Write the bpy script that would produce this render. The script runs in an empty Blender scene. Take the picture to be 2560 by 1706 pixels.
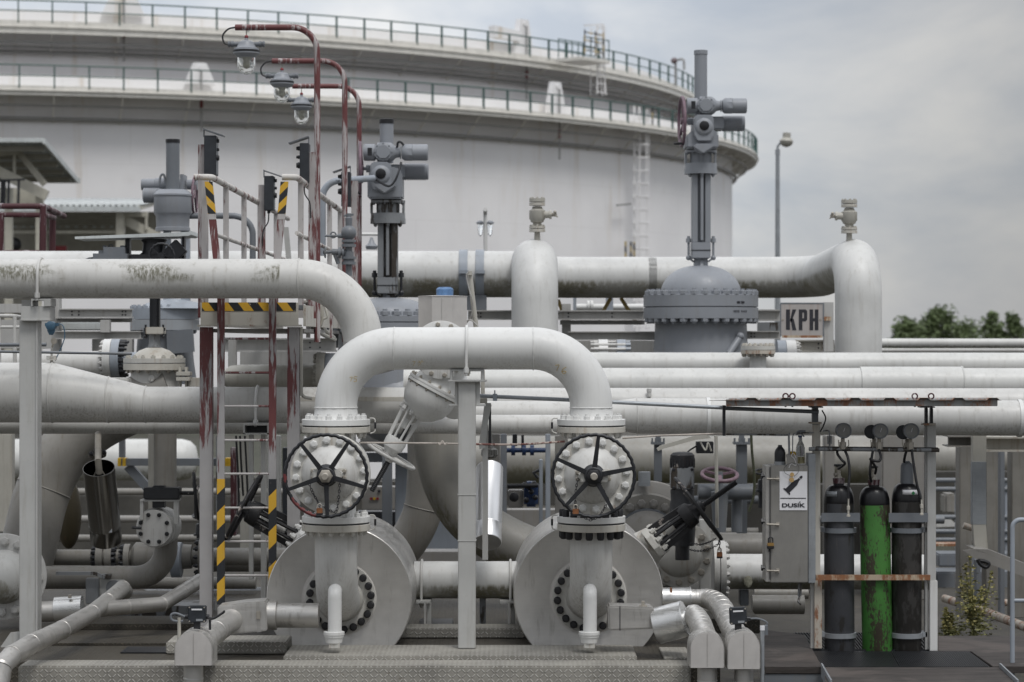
import bpy, bmesh, math, random
from mathutils import Vector, Matrix, Quaternion
random.seed(7)
sc = bpy.context.scene; COL = sc.collection
PI = math.pi; R = math.radians
# ---------------------------------------------------------------- camera, sky, sun, exposure
F = 2560*85/36; CZ = 3.2                       # focal length in photo pixels, camera height
cd = bpy.data.cameras.new("Camera"); cam = bpy.data.objects.new("Camera", cd); COL.objects.link(cam)
cd.lens = 85; cd.sensor_width = 36; cd.clip_start = .5; cd.clip_end = 3000
cam.location = (0, 0, CZ); cam.rotation_euler = (PI/2, 0, 0)
cd.dof.use_dof = True; cd.dof.focus_distance = 18.6; cd.dof.aperture_fstop = 3.0
sc.camera = cam
SUN_EL, SUN_AZ = 60, 152                       # degrees; azimuth from +Y clockwise
wd = bpy.data.worlds.new("World"); sc.world = wd; wd.use_nodes = True
wn, wl = wd.node_tree.nodes, wd.node_tree.links; wn.clear()
def wnode(t, **k):
    n = wn.new(t)
    for a, b in k.items(): setattr(n, a, b)
    return n
def wm(op, a, b=None, c=None):
    n = wnode('ShaderNodeMath', operation=op)
    for i, v in enumerate((a, b, c)):
        if v is None: continue
        if isinstance(v, (int, float)): n.inputs[i].default_value = v
        else: wl.new(v, n.inputs[i])
    return n.outputs[0]
wo = wnode('ShaderNodeOutputWorld'); bg = wnode('ShaderNodeBackground'); wl.new(bg.outputs[0], wo.inputs[0])
sky = wnode('ShaderNodeTexSky', sky_type='NISHITA', sun_disc=False, sun_elevation=R(SUN_EL), sun_rotation=R(SUN_AZ))
tc = wnode('ShaderNodeTexCoord'); sep = wnode('ShaderNodeSeparateXYZ'); wl.new(tc.outputs['Generated'], sep.inputs[0])
mp = wnode('ShaderNodeMapping'); mp.inputs['Scale'].default_value = (1, 1, 2.2); wl.new(tc.outputs['Generated'], mp.inputs[0])
n1 = wnode('ShaderNodeTexNoise'); n1.inputs['Scale'].default_value = 7; n1.inputs['Detail'].default_value = 7; n1.inputs['Roughness'].default_value = .55; n1.inputs['Distortion'].default_value = .35
wl.new(mp.outputs[0], n1.inputs['Vector'])
rmp = wnode('ShaderNodeValToRGB'); wl.new(n1.outputs['Fac'], rmp.inputs[0])
e = rmp.color_ramp.elements; e[0].position = .36; e[0].color = (5.1, 5.5, 6.15, 1); e[1].position = .66; e[1].color = (8.2, 8.1, 7.95, 1)
mixw = wnode('ShaderNodeMixRGB'); mixw.inputs[0].default_value = .9; wl.new(sky.outputs[0], mixw.inputs[1]); wl.new(rmp.outputs[0], mixw.inputs[2])
zen = wm('MULTIPLY_ADD', wm('MAXIMUM', sep.outputs[2], 0.0), 1.05, .88)       # overcast sky: brighter towards the zenith
def wstep(v, a, b):
    n = wnode('ShaderNodeMapRange', interpolation_type='SMOOTHSTEP'); wl.new(v, n.inputs[0]); n.inputs[1].default_value = a; n.inputs[2].default_value = b; return n.outputs[0]
bank = wm('MULTIPLY', wstep(sep.outputs[0], -.03, .26), wm('SUBTRACT', 1.0, wstep(sep.outputs[0], .32, .6)))
side = wm('MULTIPLY_ADD', wm('MULTIPLY', bank, wm('GREATER_THAN', sep.outputs[1], 0.0)), -.46, 1.0)   # darker cloud bank ahead to the right
low = wm('MAXIMUM', sep.outputs[2], 0.0)                                     # unseen low sky behind and beside dimmed to cut frontal light, full ahead
back = wm('SUBTRACT', 1.0, wm('MULTIPLY', wm('MULTIPLY_ADD', wstep(sep.outputs[1], -.1, .75), -1.0, 1.0), wm('SUBTRACT', .52, wm('MULTIPLY', wm('MINIMUM', low, 1.0), .4))))
front = wm('MULTIPLY', wm('MULTIPLY', zen, side), back)
mul = wnode('ShaderNodeMixRGB', blend_type='MULTIPLY'); mul.inputs[0].default_value = 1
wl.new(mixw.outputs[0], mul.inputs[1]); cmb = wnode('ShaderNodeCombineXYZ')
for i in range(3): wl.new(front, cmb.inputs[i])
wl.new(cmb.outputs[0], mul.inputs[2]); wl.new(mul.outputs[0], bg.inputs[0]); bg.inputs[1].default_value = .1
sd = bpy.data.lights.new("Sun", 'SUN'); sun = bpy.data.objects.new("Sun", sd); COL.objects.link(sun)
sd.energy = 1.35; sd.angle = R(18); sd.color = (1, .98, .95)
az = R(SUN_AZ); el = R(SUN_EL)
sdir = Vector((math.sin(az)*math.cos(el), math.cos(az)*math.cos(el), math.sin(el)))
sun.rotation_euler = sdir.to_track_quat('Z', 'Y').to_euler(); sun.location = sdir*60
vs = sc.view_settings; vs.view_transform = 'Standard'; vs.look = 'None'; vs.gamma = 1; vs.use_curve_mapping = False; vs.exposure = .22
sc.cycles.max_bounces = 9; sc.cycles.transmission_bounces = 9; sc.cycles.transparent_max_bounces = 8
# ---------------------------------------------------------------- helpers
def W(px, py, Y): return Vector(((px-1280)/F*Y, Y, CZ-(py-853)/F*Y))      # a point of the place seen at that pixel of the photo, Y metres away
def M_(px, Y): return px/F*Y                                              # pixels to metres at that distance
def V(*a): return Vector(a)
def frame(ax):
    ax = ax.normalized(); up = Vector((0, 0, 1)) if abs(ax.z) < .9 else Vector((0, 1, 0))
    x = up.cross(ax).normalized(); return x, ax.cross(x), ax
def path(pts, rad, seg=10):
    """polyline with its corners rounded to radius rad"""
    pts = [Vector(p) for p in pts]; out = [pts[0]]
    rads = rad if isinstance(rad, (list, tuple)) else [rad]*(len(pts)-2)
    for i in range(1, len(pts)-1):
        p, a, b = pts[i], (pts[i-1]-pts[i]).normalized(), (pts[i+1]-pts[i]).normalized()
        ang = a.angle(b)
        if PI-ang < .02: out.append(p); continue
        d = rads[i-1]/math.tan(ang/2); d = min(d, (pts[i-1]-p).length*.98, (pts[i+1]-p).length*.98); r = d*math.tan(ang/2)
        c = p+(a+b).normalized()*(r/math.sin(ang/2)); s0 = p+a*d-c; s1 = p+b*d-c; ax = s0.cross(s1).normalized(); th = s0.angle(s1)
        for k in range(seg+1): out.append(c+Quaternion(ax, th*k/seg) @ s0)
    out.append(pts[-1]); return out
def spline(pts, n=8):
    pts = [Vector(p) for p in pts]; P = [pts[0]*2-pts[1]]+pts+[pts[-1]*2-pts[-2]]; out = []
    for i in range(1, len(P)-2):
        for k in range(n):
            t = k/n; a, b, c, d = P[i-1:i+3]
            out.append(.5*((2*b)+(c-a)*t+(2*a-5*b+4*c-d)*t*t+(3*b-a-3*c+d)*t**3))
    out.append(pts[-1]); return out
ORG = {}
class MB:
    def __init__(s): s.bm = bmesh.new(); s.uv = s.bm.loops.layers.uv.new('UVMap')
    def face(s, vs, uv=None):
        try: f = s.bm.faces.new(vs)
        except ValueError: return
        if uv:
            for l, q in zip(f.loops, uv): l[s.uv].uv = q
        return f
    def box(s, a, b):
        a, b = Vector(a), Vector(b); c = (a+b)/2; return s.obox(c, (abs(b.x-a.x), abs(b.y-a.y), abs(b.z-a.z)))
    def obox(s, c, size, rot=None):
        x, y, z = [q/2 for q in size]; c = Vector(c)
        P = [Vector((i, j, k)) for i in (-x, x) for j in (-y, y) for k in (-z, z)]
        v = [s.bm.verts.new(c+(rot @ p if rot else p)) for p in P]
        for q in ((0, 1, 3, 2), (4, 6, 7, 5), (0, 4, 5, 1), (2, 3, 7, 6), (0, 2, 6, 4), (1, 5, 7, 3)): s.face([v[i] for i in q])
        return s
    def bpx(s, x0, y0, x1, y1, Y, d):                                       # box seen at that pixel rectangle, d metres deep
        return s.box(W(x0, y0, Y), W(x1, y1, Y)+V(0, d, 0))
    def bar(s, p0, p1, w, h=None, roll=0):                                  # bar of section w (sideways) x h
        p0, p1 = Vector(p0), Vector(p1); x, y, z = frame(p1-p0); h = h or w
        m = Matrix((x, y, z)).transposed()
        if roll: m = m @ Matrix.Rotation(roll, 3, 'Z')
        return s.obox((p0+p1)/2, (w, h, (p1-p0).length), m)
    def ibeam(s, p0, p1, w, h, t=.012, roll=0):
        p0, p1 = Vector(p0), Vector(p1); x, y, z = frame(p1-p0); m = Matrix((x, y, z)).transposed()
        if roll: m = m @ Matrix.Rotation(roll, 3, 'Z')
        L = (p1-p0).length; c = (p0+p1)/2
        s.obox(c, (t*.7, h-2*t, L), m)
        for k in (-1, 1): s.obox(c+m @ Vector((0, k*(h-t)/2, 0)), (w, t, L), m)
        return s
    def ring(s, c, x, y, r, n, ph=0): return [s.bm.verts.new(c+x*(r*math.cos(ph+2*PI*i/n))+y*(r*math.sin(ph+2*PI*i/n))) for i in range(n)]
    def lathe(s, o, ax, prof, n=32, ph=0):                                  # prof: (distance along the axis, radius)
        o = Vector(o); x, y, z = frame(Vector(ax)); rings = []
        for h, r in prof:
            rings.append([s.bm.verts.new(o+z*h)] if r < 1e-6 else s.ring(o+z*h, x, y, r, n, ph))
        for a, b, (h0, r0), (h1, r1) in zip(rings, rings[1:], prof, prof[1:]):
            for i in range(n):
                j = (i+1) % n
                q = [a[0] if len(a) == 1 else a[i]]+([] if len(a) == 1 else [a[j]])+[b[0] if len(b) == 1 else b[j]]+([] if len(b) == 1 else [b[i]])
                f = s.face(q)
                if f:
                    nz = (x*math.cos(ph+2*PI*(i+.5)/n)+y*math.sin(ph+2*PI*(i+.5)/n)).z
                    for l in f.loops: l[s.uv].uv = (h0, .5-.5*nz)
        for rg in (rings[0], rings[-1]):
            if len(rg) > 2: s.face(rg)
        return s
    def cyl(s, p0, p1, r0, r1=None, n=24, ph=0):
        p0, p1 = Vector(p0), Vector(p1); return s.tube([p0, p1], r0, n, radii=[r0, r0 if r1 is None else r1]) if not ph else s.lathe(p0, p1-p0, [(0, r0), ((p1-p0).length, r0 if r1 is None else r1)], n, ph)
    def tube(s, pts, r, n=16, radii=None, caps=True):
        pts = [Vector(p) for p in pts]; q = [pts[0]]
        for p in pts[1:]:
            if (p-q[-1]).length > 1e-5 or radii: q.append(p)
        pts = q; N = len(pts); T = []
        for i in range(N):
            t = (pts[min(i+1, N-1)]-pts[max(i-1, 0)])
            T.append(t.normalized() if t.length > 1e-9 else (T[-1] if T else Vector((0, 0, 1))))
        x, y, _ = frame(T[0]); prev = None; L = 0; pn = None
        for i in range(N):
            if i:
                L += (pts[i]-pts[i-1]).length
                qt = T[i-1].rotation_difference(T[i]); x = qt @ x; y = qt @ y
            rr = radii[i] if radii else r
            nor = [x*math.cos(2*PI*k/n)+y*math.sin(2*PI*k/n) for k in range(n)]
            cur = [s.bm.verts.new(pts[i]+v*rr) for v in nor]; cn = [(L, .5-.5*v.z) for v in nor]
            if prev:
                for k in range(n):
                    j = (k+1) % n; s.face([prev[k], prev[j], cur[j], cur[k]], [pn[k], pn[j], cn[j], cn[k]])
            elif caps: s.face(cur[::-1])
            prev, pn = cur, cn
        if caps: s.face(prev)
        return s
    def torus(s, c, ax, Rr, r, n=40, m=10, wav=0, wn=30, arc=(0, 2*PI)):
        c = Vector(c); x, y, z = frame(Vector(ax)); full = abs(arc[1]-arc[0]-2*PI) < 1e-6; rings = []
        K = n if full else n+1
        for i in range(K):
            a = arc[0]+(arc[1]-arc[0])*i/n; d = x*math.cos(a)+y*math.sin(a); rr = Rr+wav*math.sin(wn*a)
            rings.append([s.bm.verts.new(c+d*(rr+r*math.cos(2*PI*k/m))+z*(r*math.sin(2*PI*k/m))) for k in range(m)])
        for i in range(n):
            a, b = rings[i], rings[(i+1) % K]
            for k in range(m): s.face([a[k], b[k], b[(k+1) % m], a[(k+1) % m]])
        if not full: s.face(rings[0][::-1]); s.face(rings[-1])
        return s
    def ball(s, c, r, sx=(1, 1, 1), n=20, m=12):
        c = Vector(c); rg = []
        for i in range(m+1):
            t = PI*i/m; q = math.sin(t)*r; h = -math.cos(t)*r
            rg.append([s.bm.verts.new(c+Vector((0, 0, h*sx[2])))] if i in (0, m) else [s.bm.verts.new(c+Vector((q*math.cos(2*PI*k/n)*sx[0], q*math.sin(2*PI*k/n)*sx[1], h*sx[2]))) for k in range(n)])
        for a, b in zip(rg, rg[1:]):
            for k in range(n):
                j = (k+1) % n
                s.face(([a[0]] if len(a) == 1 else [a[k], a[j]])+([b[0]] if len(b) == 1 else [b[j], b[k]]))
        return s
    def prism(s, poly, ext):
        ext = Vector(ext); a = [s.bm.verts.new(Vector(p)) for p in poly]; b = [s.bm.verts.new(Vector(p)+ext) for p in poly]; n = len(a)
        s.face(a[::-1]); s.face(b)
        for i in range(n): s.face([a[i], a[(i+1) % n], b[(i+1) % n], b[i]])
        return s
    def ppx(s, poly, Y, d): return s.prism([W(x, y, Y) for x, y in poly], (0, d, 0))
    def build(s, name, mat, parent=None, ang=38, bev=0, kind=None, flat=False):
        bmesh.ops.recalc_face_normals(s.bm, faces=s.bm.faces)
        if bev: bmesh.ops.bevel(s.bm, geom=[e for e in s.bm.edges if len(e.link_faces) == 2 and e.calc_face_angle(0) > .6], offset=bev, segments=2, affect='EDGES', clamp_overlap=True)
        me = bpy.data.meshes.new(name)
        if parent is None:
            xs = [v.co for v in s.bm.verts]
            o_ = Vector(((min(v.x for v in xs)+max(v.x for v in xs))/2, (min(v.y for v in xs)+max(v.y for v in xs))/2, min(v.z for v in xs)))
        else: o_ = ORG[parent.name]
        for v in s.bm.verts: v.co -= o_
        s.bm.to_mesh(me); s.bm.free()
        if not flat:
            me.polygons.foreach_set('use_smooth', [True]*len(me.polygons)); me.set_sharp_from_angle(angle=R(ang))
        me.materials.append(mat); ob = bpy.data.objects.new(name, me); COL.objects.link(ob)
        if parent is None: ob.location = o_
        else: ob.parent = parent
        ORG[ob.name] = o_
        if kind: ob['kind'] = kind
        return ob
def tag(o, label, cat, group=None):
    o['label'] = label; o['category'] = cat; o['kind'] = 'thing'
    if group: o['group'] = group
    return o
def T(name, label, cat, base, group=None):                                   # a thing: an Empty at its base
    o = bpy.data.objects.new(name, None); COL.objects.link(o); o.location = base; o.empty_display_size = .1
    ORG[o.name] = Vector(base); return tag(o, label, cat, group)
def dup(root, d, label, group=None):                                         # a copy of a thing with its parts and sub-parts
    def cp(o, par):
        c = o.copy(); COL.objects.link(c); c.parent = par
        for ch in [q for q in KIDS.get(o.name, [])]: cp(ch, c)
        return c
    KIDS = {}
    for o in bpy.data.objects:
        if o.parent: KIDS.setdefault(o.parent.name, []).append(o)
    c = cp(root, None); c.location = root.location+Vector(d); c['label'] = label
    if group: c['group'] = group
    ORG[c.name] = ORG[root.name]+Vector(d); return c
BOLT = {}
def bolt_mesh(r, h, mat, kind):
    k = (round(r, 4), round(h, 4), mat.name, kind)
    if k not in BOLT:
        b = MB()
        if kind == 'cap': b.lathe((0, 0, 0), (0, 0, 1), [(0, r), (h*.75, r), (h*.95, r*.75), (h, 0)], 12)
        else:
            b.lathe((0, 0, 0), (0, 0, 1), [(0, r), (h*.62, r), (h*.7, r*.85)], 6); b.lathe((0, 0, h*.6), (0, 0, 1), [(0, r*.55), (h*.4, r*.55)], 8)
        me = bpy.data.meshes.new('bolt'); bmesh.ops.recalc_face_normals(b.bm, faces=b.bm.faces); b.bm.to_mesh(me); b.bm.free()
        me.materials.append(mat); BOLT[k] = me
        if kind == 'cap': me.polygons.foreach_set('use_smooth', [True]*len(me.polygons)); me.set_sharp_from_angle(angle=R(40))
    return BOLT[k]
def bolts(parent, c, ax, Rr, n, r, h, mat, ph=0, kind='nut', keep=-.25, name='bolt'):
    """bolts round a flange; only those on the side that is not hidden by the flange's own pipe"""
    c = Vector(c); ax = Vector(ax).normalized(); x, y, z = frame(ax); me = bolt_mesh(r, h, mat, kind); q = ax.to_track_quat('Z', 'Y')
    for i in range(n):
        a = ph+2*PI*i/n; d = x*math.cos(a)+y*math.sin(a)
        if abs(ax.y) < .75 and d.y > -keep: continue
        o = bpy.data.objects.new(name, me); COL.objects.link(o); o.parent = parent
        o.location = c+d*Rr-ORG[parent.name]; o.rotation_mode = 'QUATERNION'; o.rotation_quaternion = q @ Quaternion((0, 0, 1), random.random()*3)
# ---------------------------------------------------------------- materials
class NT:
    def __init__(s, name):
        s.m = bpy.data.materials.new(name); s.m.use_nodes = True; s.n = s.m.node_tree.nodes; s.l = s.m.node_tree.links
        s.b = s.n['Principled BSDF']; s.tc = s.n.new('ShaderNodeTexCoord'); s.oc = s.tc.outputs['Object']; s.uv = s.tc.outputs['UV']
    def set(s, k, v):
        if hasattr(v, 'is_linked') or isinstance(v, bpy.types.NodeSocket): s.l.new(v, s.b.inputs[k])
        else: s.b.inputs[k].default_value = v
        return s
    def put(s, sock, v):
        if isinstance(v, bpy.types.NodeSocket): s.l.new(v, sock)
        elif isinstance(v, (tuple, list)) and len(v) == 3 and len(sock.default_value) == 4: sock.default_value = (*v, 1)
        else: sock.default_value = v
    def math(s, op, *a, clamp=False):
        n = s.n.new('ShaderNodeMath'); n.operation = op; n.use_clamp = clamp
        for i, v in enumerate(a): s.put(n.inputs[i], v)
        return n.outputs[0]
    def map(s, scale=(1, 1, 1), loc=(0, 0, 0), rot=(0, 0, 0), src=None):
        n = s.n.new('ShaderNodeMapping'); s.l.new(src or s.oc, n.inputs[0]); n.inputs['Scale'].default_value = scale; n.inputs['Location'].default_value = loc; n.inputs['Rotation'].default_value = rot; return n.outputs[0]
    def noise(s, vec, scale, det=4, ro=.55, dist=0):
        n = s.n.new('ShaderNodeTexNoise'); s.l.new(vec, n.inputs['Vector']); n.inputs['Scale'].default_value = scale; n.inputs['Detail'].default_value = det; n.inputs['Roughness'].default_value = ro; n.inputs['Distortion'].default_value = dist; return n.outputs['Fac']
    def step(s, v, a, b, lo=0., hi=1.):
        n = s.n.new('ShaderNodeMapRange'); n.interpolation_type = 'SMOOTHSTEP'; s.put(n.inputs['Value'], v)
        for k, q in (('From Min', a), ('From Max', b), ('To Min', lo), ('To Max', hi)): n.inputs[k].default_value = q
        return n.outputs[0]
    def mix(s, f, a, b, mode='MIX'):
        n = s.n.new('ShaderNodeMixRGB'); n.blend_type = mode; s.put(n.inputs[0], f); s.put(n.inputs[1], a); s.put(n.inputs[2], b); return n.outputs[0]
    def sep(s, v):
        n = s.n.new('ShaderNodeSeparateXYZ'); s.l.new(v, n.inputs[0]); return n.outputs
    def bump(s, h, st=.2, d=.01):
        n = s.n.new('ShaderNodeBump'); n.inputs['Strength'].default_value = st; n.inputs['Distance'].default_value = d; s.l.new(h, n.inputs['Height']); s.l.new(n.outputs[0], s.b.inputs['Normal']); return s
    def fin(s, col, rough=.5, metal=0.):
        s.put(s.b.inputs['Base Color'], col); s.put(s.b.inputs['Roughness'], rough); s.put(s.b.inputs['Metallic'], metal); return s.m
    def rnd(s):
        n = s.n.new('ShaderNodeObjectInfo'); return n.outputs['Random']
def paint(name, col, rough=.45, grime=.35, gcol=(.20, .17, .12), mott=.10, rust=0., algae=0., spots=.3, metal=0., bump=.12, patch=0., drip=0.):
    t = NT(name); c = tuple(col)
    mo = t.noise(t.oc, 2.3, 5, .6); c1 = t.mix(t.step(mo, .3, .7), tuple(q*(1-mott) for q in c), tuple(min(1, q*(1+mott*.5)) for q in c))
    st = t.noise(t.map((9, 9, .8)), 2.2, 6, .62); c1 = t.mix(t.math('MULTIPLY', t.step(st, .50, .78), grime), c1, gcol)
    fi = t.noise(t.map((1, 1, 1), (3, 1, 7)), 26, 4, .7); c1 = t.mix(t.math('MULTIPLY', t.step(fi, .60, .78), spots*.6), c1, tuple(q*.7 for q in gcol))
    if rust:
        ru = t.noise(t.map((3, 3, 1.2), (5, 2, 1)), 3.2, 7, .68); ru2 = t.noise(t.oc, 30, 3, .6)
        c1 = t.mix(t.math('MULTIPLY', t.step(ru, .71-.28*rust, .79-.25*rust), .9), c1, t.mix(ru2, (.10, .028, .010), (.33, .13, .045)))
    if algae:
        v = t.sep(t.uv)[1]; s1 = t.noise(t.map((14, 14, 1.6)), 2.0, 6, .65); s2 = t.noise(t.oc, .9, 3, .5); s3 = t.noise(t.oc, 40, 3, .6)
        k = t.math('ADD', v, t.math('MULTIPLY', t.math('SUBTRACT', s1, .5), .95)); k = t.math('ADD', k, t.math('MULTIPLY', t.math('SUBTRACT', s2, .5), .38))
        al = t.math('MULTIPLY', t.math('MULTIPLY', t.step(k, .92-.34*algae, 1.2-.30*algae), t.step(v, .53, .66)), t.step(s3, .15, .6, .6, 1.))
        c1 = t.mix(t.math('MULTIPLY', al, t.step(t.noise(t.oc, 2.2, 4, .6), .35, .62, .55, .9)), c1, t.mix(s3, (.05, .045, .02), (.17, .15, .075)))
    if drip:                                                                # run marks down the lower flank of a pipe
        v = t.sep(t.uv)[1]; s3 = t.noise(t.map((34, 34, 1.6)), 2., 5, .65); s4 = t.noise(t.oc, 1.3, 4, .6)
        k = t.math('MULTIPLY', t.math('MULTIPLY', t.step(s3, .46, .74), t.step(s4, .36, .62)), t.step(v, .38, .95)); c1 = t.mix(t.math('MULTIPLY', k, drip), c1, gcol)
    if patch:                                                               # soft brushed patches of lichen on the weather side of a pipe
        v = t.sep(t.uv)[1]; s1 = t.noise(t.map((1.1, 1, 2.2), (patch, 0, 0)), 1.7, 5, .6); s2 = t.noise(t.map((18, 18, 5)), 2.5, 5, .7)
        k = t.math('MULTIPLY', t.step(s1, .47, .57), t.math('MULTIPLY', t.math('MULTIPLY', t.step(v, .08, .25), t.step(v, .45, .70, 1., 0.)), t.step(t.sep(t.oc)[0], 1.814, 1.829, 1., 0.)))
        c1 = t.mix(t.math('MULTIPLY', k, t.step(s2, .35, .62, .1, .95)), c1, (.115, .11, .072))
        s3 = t.noise(t.map((30, 30, 1.5)), 2., 4, .6); c1 = t.mix(t.math('MULTIPLY', t.step(s3, .5, .75), t.step(v, .45, .95, 0., .5)), c1, (.22, .19, .14))
    t.bump(t.noise(t.oc, 9, 6, .6), bump, .01)
    return t.fin(c1, t.step(fi, .3, .8, rough-.06, rough+.15), metal)
def worn(name, top, under, amt=.5, stretch=(16, 16, 2.), scale=2.2, rough=.6, third=None, grime=(.12, .10, .09), fade=None):
    """coat of paint worn through to what lies under it, in long scratches"""
    t = NT(name); s1 = t.noise(t.map(stretch), scale, 7, .68); s2 = t.noise(t.map((3, 3, .7), (4, 1, 2)), 1.7, 4, .6)
    k = t.math('ADD', t.math('MULTIPLY', s1, .55), t.math('MULTIPLY', s2, .75))
    if fade: k = t.math('ADD', k, t.step(t.sep(t.oc)[2], fade[0], fade[1], .22, 0.))
    m = t.step(k, .65-.25*(amt-.5)-.03, .65-.25*(amt-.5)+.03)
    hue = t.noise(t.oc, 7, 3, .5)
    c = t.mix(m, t.mix(hue, tuple(q*.75 for q in top), tuple(q*1.2 for q in top)), t.mix(hue, tuple(q*.8 for q in under), tuple(min(1, q*1.1) for q in under)))
    sc_ = t.noise(t.map((40, 40, 3)), 2.5, 4, .7); c = t.mix(t.math('MULTIPLY', t.step(sc_, .6, .72), .65), c, third or grime)
    t.bump(s1, .25, .004); return t.fin(c, rough)
def metal(name, col, rough=.38, str_=(1, 1, 12), dent=.4, dirt=.3, mt=.85):
    t = NT(name); s1 = t.noise(t.map(str_), 6, 4, .6); s2 = t.noise(t.oc, 2.0, 5, .6); s3 = t.noise(t.map((6, 6, 1)), 3, 5, .65)
    c = t.mix(t.step(s2, .3, .7), tuple(q*.82 for q in col), tuple(min(1, q*1.08) for q in col)); c = t.mix(t.math('MULTIPLY', t.step(s3, .55, .75), dirt), c, (.10, .085, .06))
    t.bump(t.math('ADD', t.math('MULTIPLY', t.noise(t.oc, 3.5, 2, .5), 1.), t.math('MULTIPLY', s1, .06)), dent, .03)
    return t.fin(c, t.step(s1, .3, .7, rough-.06, rough+.14), mt)
def hazard(name, k=6.0, sx=1, sz=1, worn_=.25, yel=(.62, .36, .03)):
    t = NT(name); o = t.sep(t.oc); q = t.math('ADD', t.math('MULTIPLY', o[0], sx), t.math('MULTIPLY', o[2], sz))
    fr = t.math('FRACT', t.math('MULTIPLY', q, k)); m = t.math('GREATER_THAN', fr, .5); n = t.noise(t.oc, 14, 5, .65)
    c = t.mix(m, yel, (.018, .02, .024)); c = t.mix(t.math('MULTIPLY', t.step(n, .62, .7), worn_*2), c, (.5, .46, .4)); return t.fin(c, .55)
def plain(name, col, rough=.5, metal=0., mott=.25, scale=12, bump=.1):
    t = NT(name); n = t.noise(t.oc, scale, 5, .62); c = t.mix(t.step(n, .3, .72), tuple(q*(1-mott) for q in col), tuple(min(1, q*(1+mott)) for q in col))
    t.bump(n, bump, .005); return t.fin(c, rough, metal)
M = {}
M['white'] = paint('white_paint', (.54, .535, .515), gcol=(.17,.14,.10), drip=.8)
M['white_clean'] = paint('white_paint_clean', (.66, .66, .645), drip=.5, grime=.16, mott=.05, spots=.15)
M['white_algae'] = paint('white_paint_algae', (.58, .58, .565), algae=1.45, grime=.25)
M['white_spot'] = paint('white_paint_light_algae', (.58, .58, .56), algae=.5, grime=.25, drip=.6)
M['cream'] = paint('cream_paint', (.43, .415, .37), grime=.45)
M['dull'] = paint('shaded_grimy_white', (.23, .22, .20), grime=.6, gcol=(.13, .105, .07), mott=.18, drip=.8)  # white paint darkened in colour for the shade low down, grime on top
M['dull_algae'] = paint('shaded_mossy_white', (.27, .26, .235), grime=.5, algae=1.1, mott=.15)  # the same white with shade put into its colour, moss on the underside
M['cream_rust'] = paint('cream_paint_rusty', (.50, .48, .43), grime=.5, rust=.35, gcol=(.22, .13, .06))
M['flange'] = paint('flange_paint', (.53, .52, .485), grime=.6, rust=.22, gcol=(.24, .15, .07))
M['post'] = paint('post_paint', (.46, .46, .445), grime=.3)
M['grey'] = paint('actuator_grey', (.255, .27, .295), grime=.2, mott=.06, spots=.12)
M['grey_oily'] = worn('oily_grey', (.22, .23, .24), (.045, .036, .028), .40, (7, 7, 1.4), 2.2, .45, (.03, .024, .018))
M['bluegrey'] = paint('blue_grey_paint', (.30, .33, .37), grime=.3, rust=.12)
M['steelgrey'] = paint('steel_grey_paint', (.155, .168, .185), grime=.25, mott=.1)
M['beam'] = paint('shaded_beam_paint', (.25, .24, .225), grime=.45, rust=.08)  # beam grey darkened to stand in for shade in the low background
def tank_mat(z_rim):
    t = NT('tank_paint'); o = t.sep(t.oc); ang = t.math('ARCTAN2', o[1], o[0]); u = t.math('MULTIPLY', ang, 49.); z = o[2]
    row = t.math('FLOOR', t.math('DIVIDE', z, 2.4)); fz = t.math('FRACT', t.math('DIVIDE', z, 2.4)); fu = t.math('FRACT', t.math('ADD', t.math('DIVIDE', u, 9.), t.math('MULTIPLY', row, .37)))
    cv = t.n.new('ShaderNodeCombineXYZ'); t.l.new(t.math('MULTIPLY', u, .9), cv.inputs[0]); t.l.new(t.math('MULTIPLY', z, .06), cv.inputs[1])
    st = t.noise(cv.outputs[0], 1.0, 5, .65); n = t.noise(t.oc, .25, 4, .55); n2 = t.noise(t.oc, 1.2, 5, .6)
    c = t.mix(t.step(n, .3, .7), (.80, .79, .795), (.86, .85, .85)); c = t.mix(t.math('MULTIPLY', t.step(n2, .58, .75), .10), c, (.5, .46, .4))
    c = t.mix(t.math('MULTIPLY', t.step(st, .55, .75), t.step(z, z_rim-7., z_rim, .08, .6)), c, (.50, .40, .27))
    seam = t.math('MAXIMUM', t.step(fz, .0, .016, 1., 0.), t.step(fu, .0, .006, 1., 0.)); c = t.mix(t.math('MULTIPLY', seam, .24), c, (.35, .32, .28))
    t.bump(t.math('ADD', t.math('MULTIPLY', seam, .3), t.noise(t.oc, .5, 2, .5)), .12, .06); return t.fin(c, .55)
M['tank'] = tank_mat(CZ+11.)
M['rack'] = paint('rack_paint', (.43, .425, .41), grime=.4, rust=.06)
M['tank_girder'] = paint('tank_girder_paint', (.74, .72, .67), grime=.3, mott=.1, spots=.1, gcol=(.25, .19, .11))
M['railgreen'] = plain('rail_green', (.045, .10, .09))
M['white_stain'] = paint('white_paint_stained', (.56, .553, .53), grime=.45, patch=2.3)
M['shadewall'] = plain('shade_toned_wall', (.06, .057, .05), .8, scale=2)  # wall colour made dark to stand in for shade in the gaps
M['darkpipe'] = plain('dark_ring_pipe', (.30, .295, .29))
M['beige'] = paint('beige_shed_paint', (.50, .48, .41), grime=.4, mott=.12)
M['beige_dark'] = paint('beige_shed_shaded', (.30, .285, .24), grime=.4, mott=.12)  # shed beige darkened in colour for the shade under the roofs
M['roofsheet'] = paint('roof_sheet_paint', (.55, .58, .58), grime=.35, mott=.15)
M['red'] = worn('worn_red_paint', (.130, .038, .038), (.42, .395, .39), .42, (20, 20, 1.7), 2.3, .6, (.33, .30, .30))
M['redpole'] = worn('worn_red_pole', (.135, .040, .040), (.42, .39, .385), .30, (22, 22, 1.6), 2.4, .55, (.36, .33, .33))
M['redwhite'] = worn('worn_white_over_red', (.12, .035, .035), (.46, .44, .43), .86)
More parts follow.
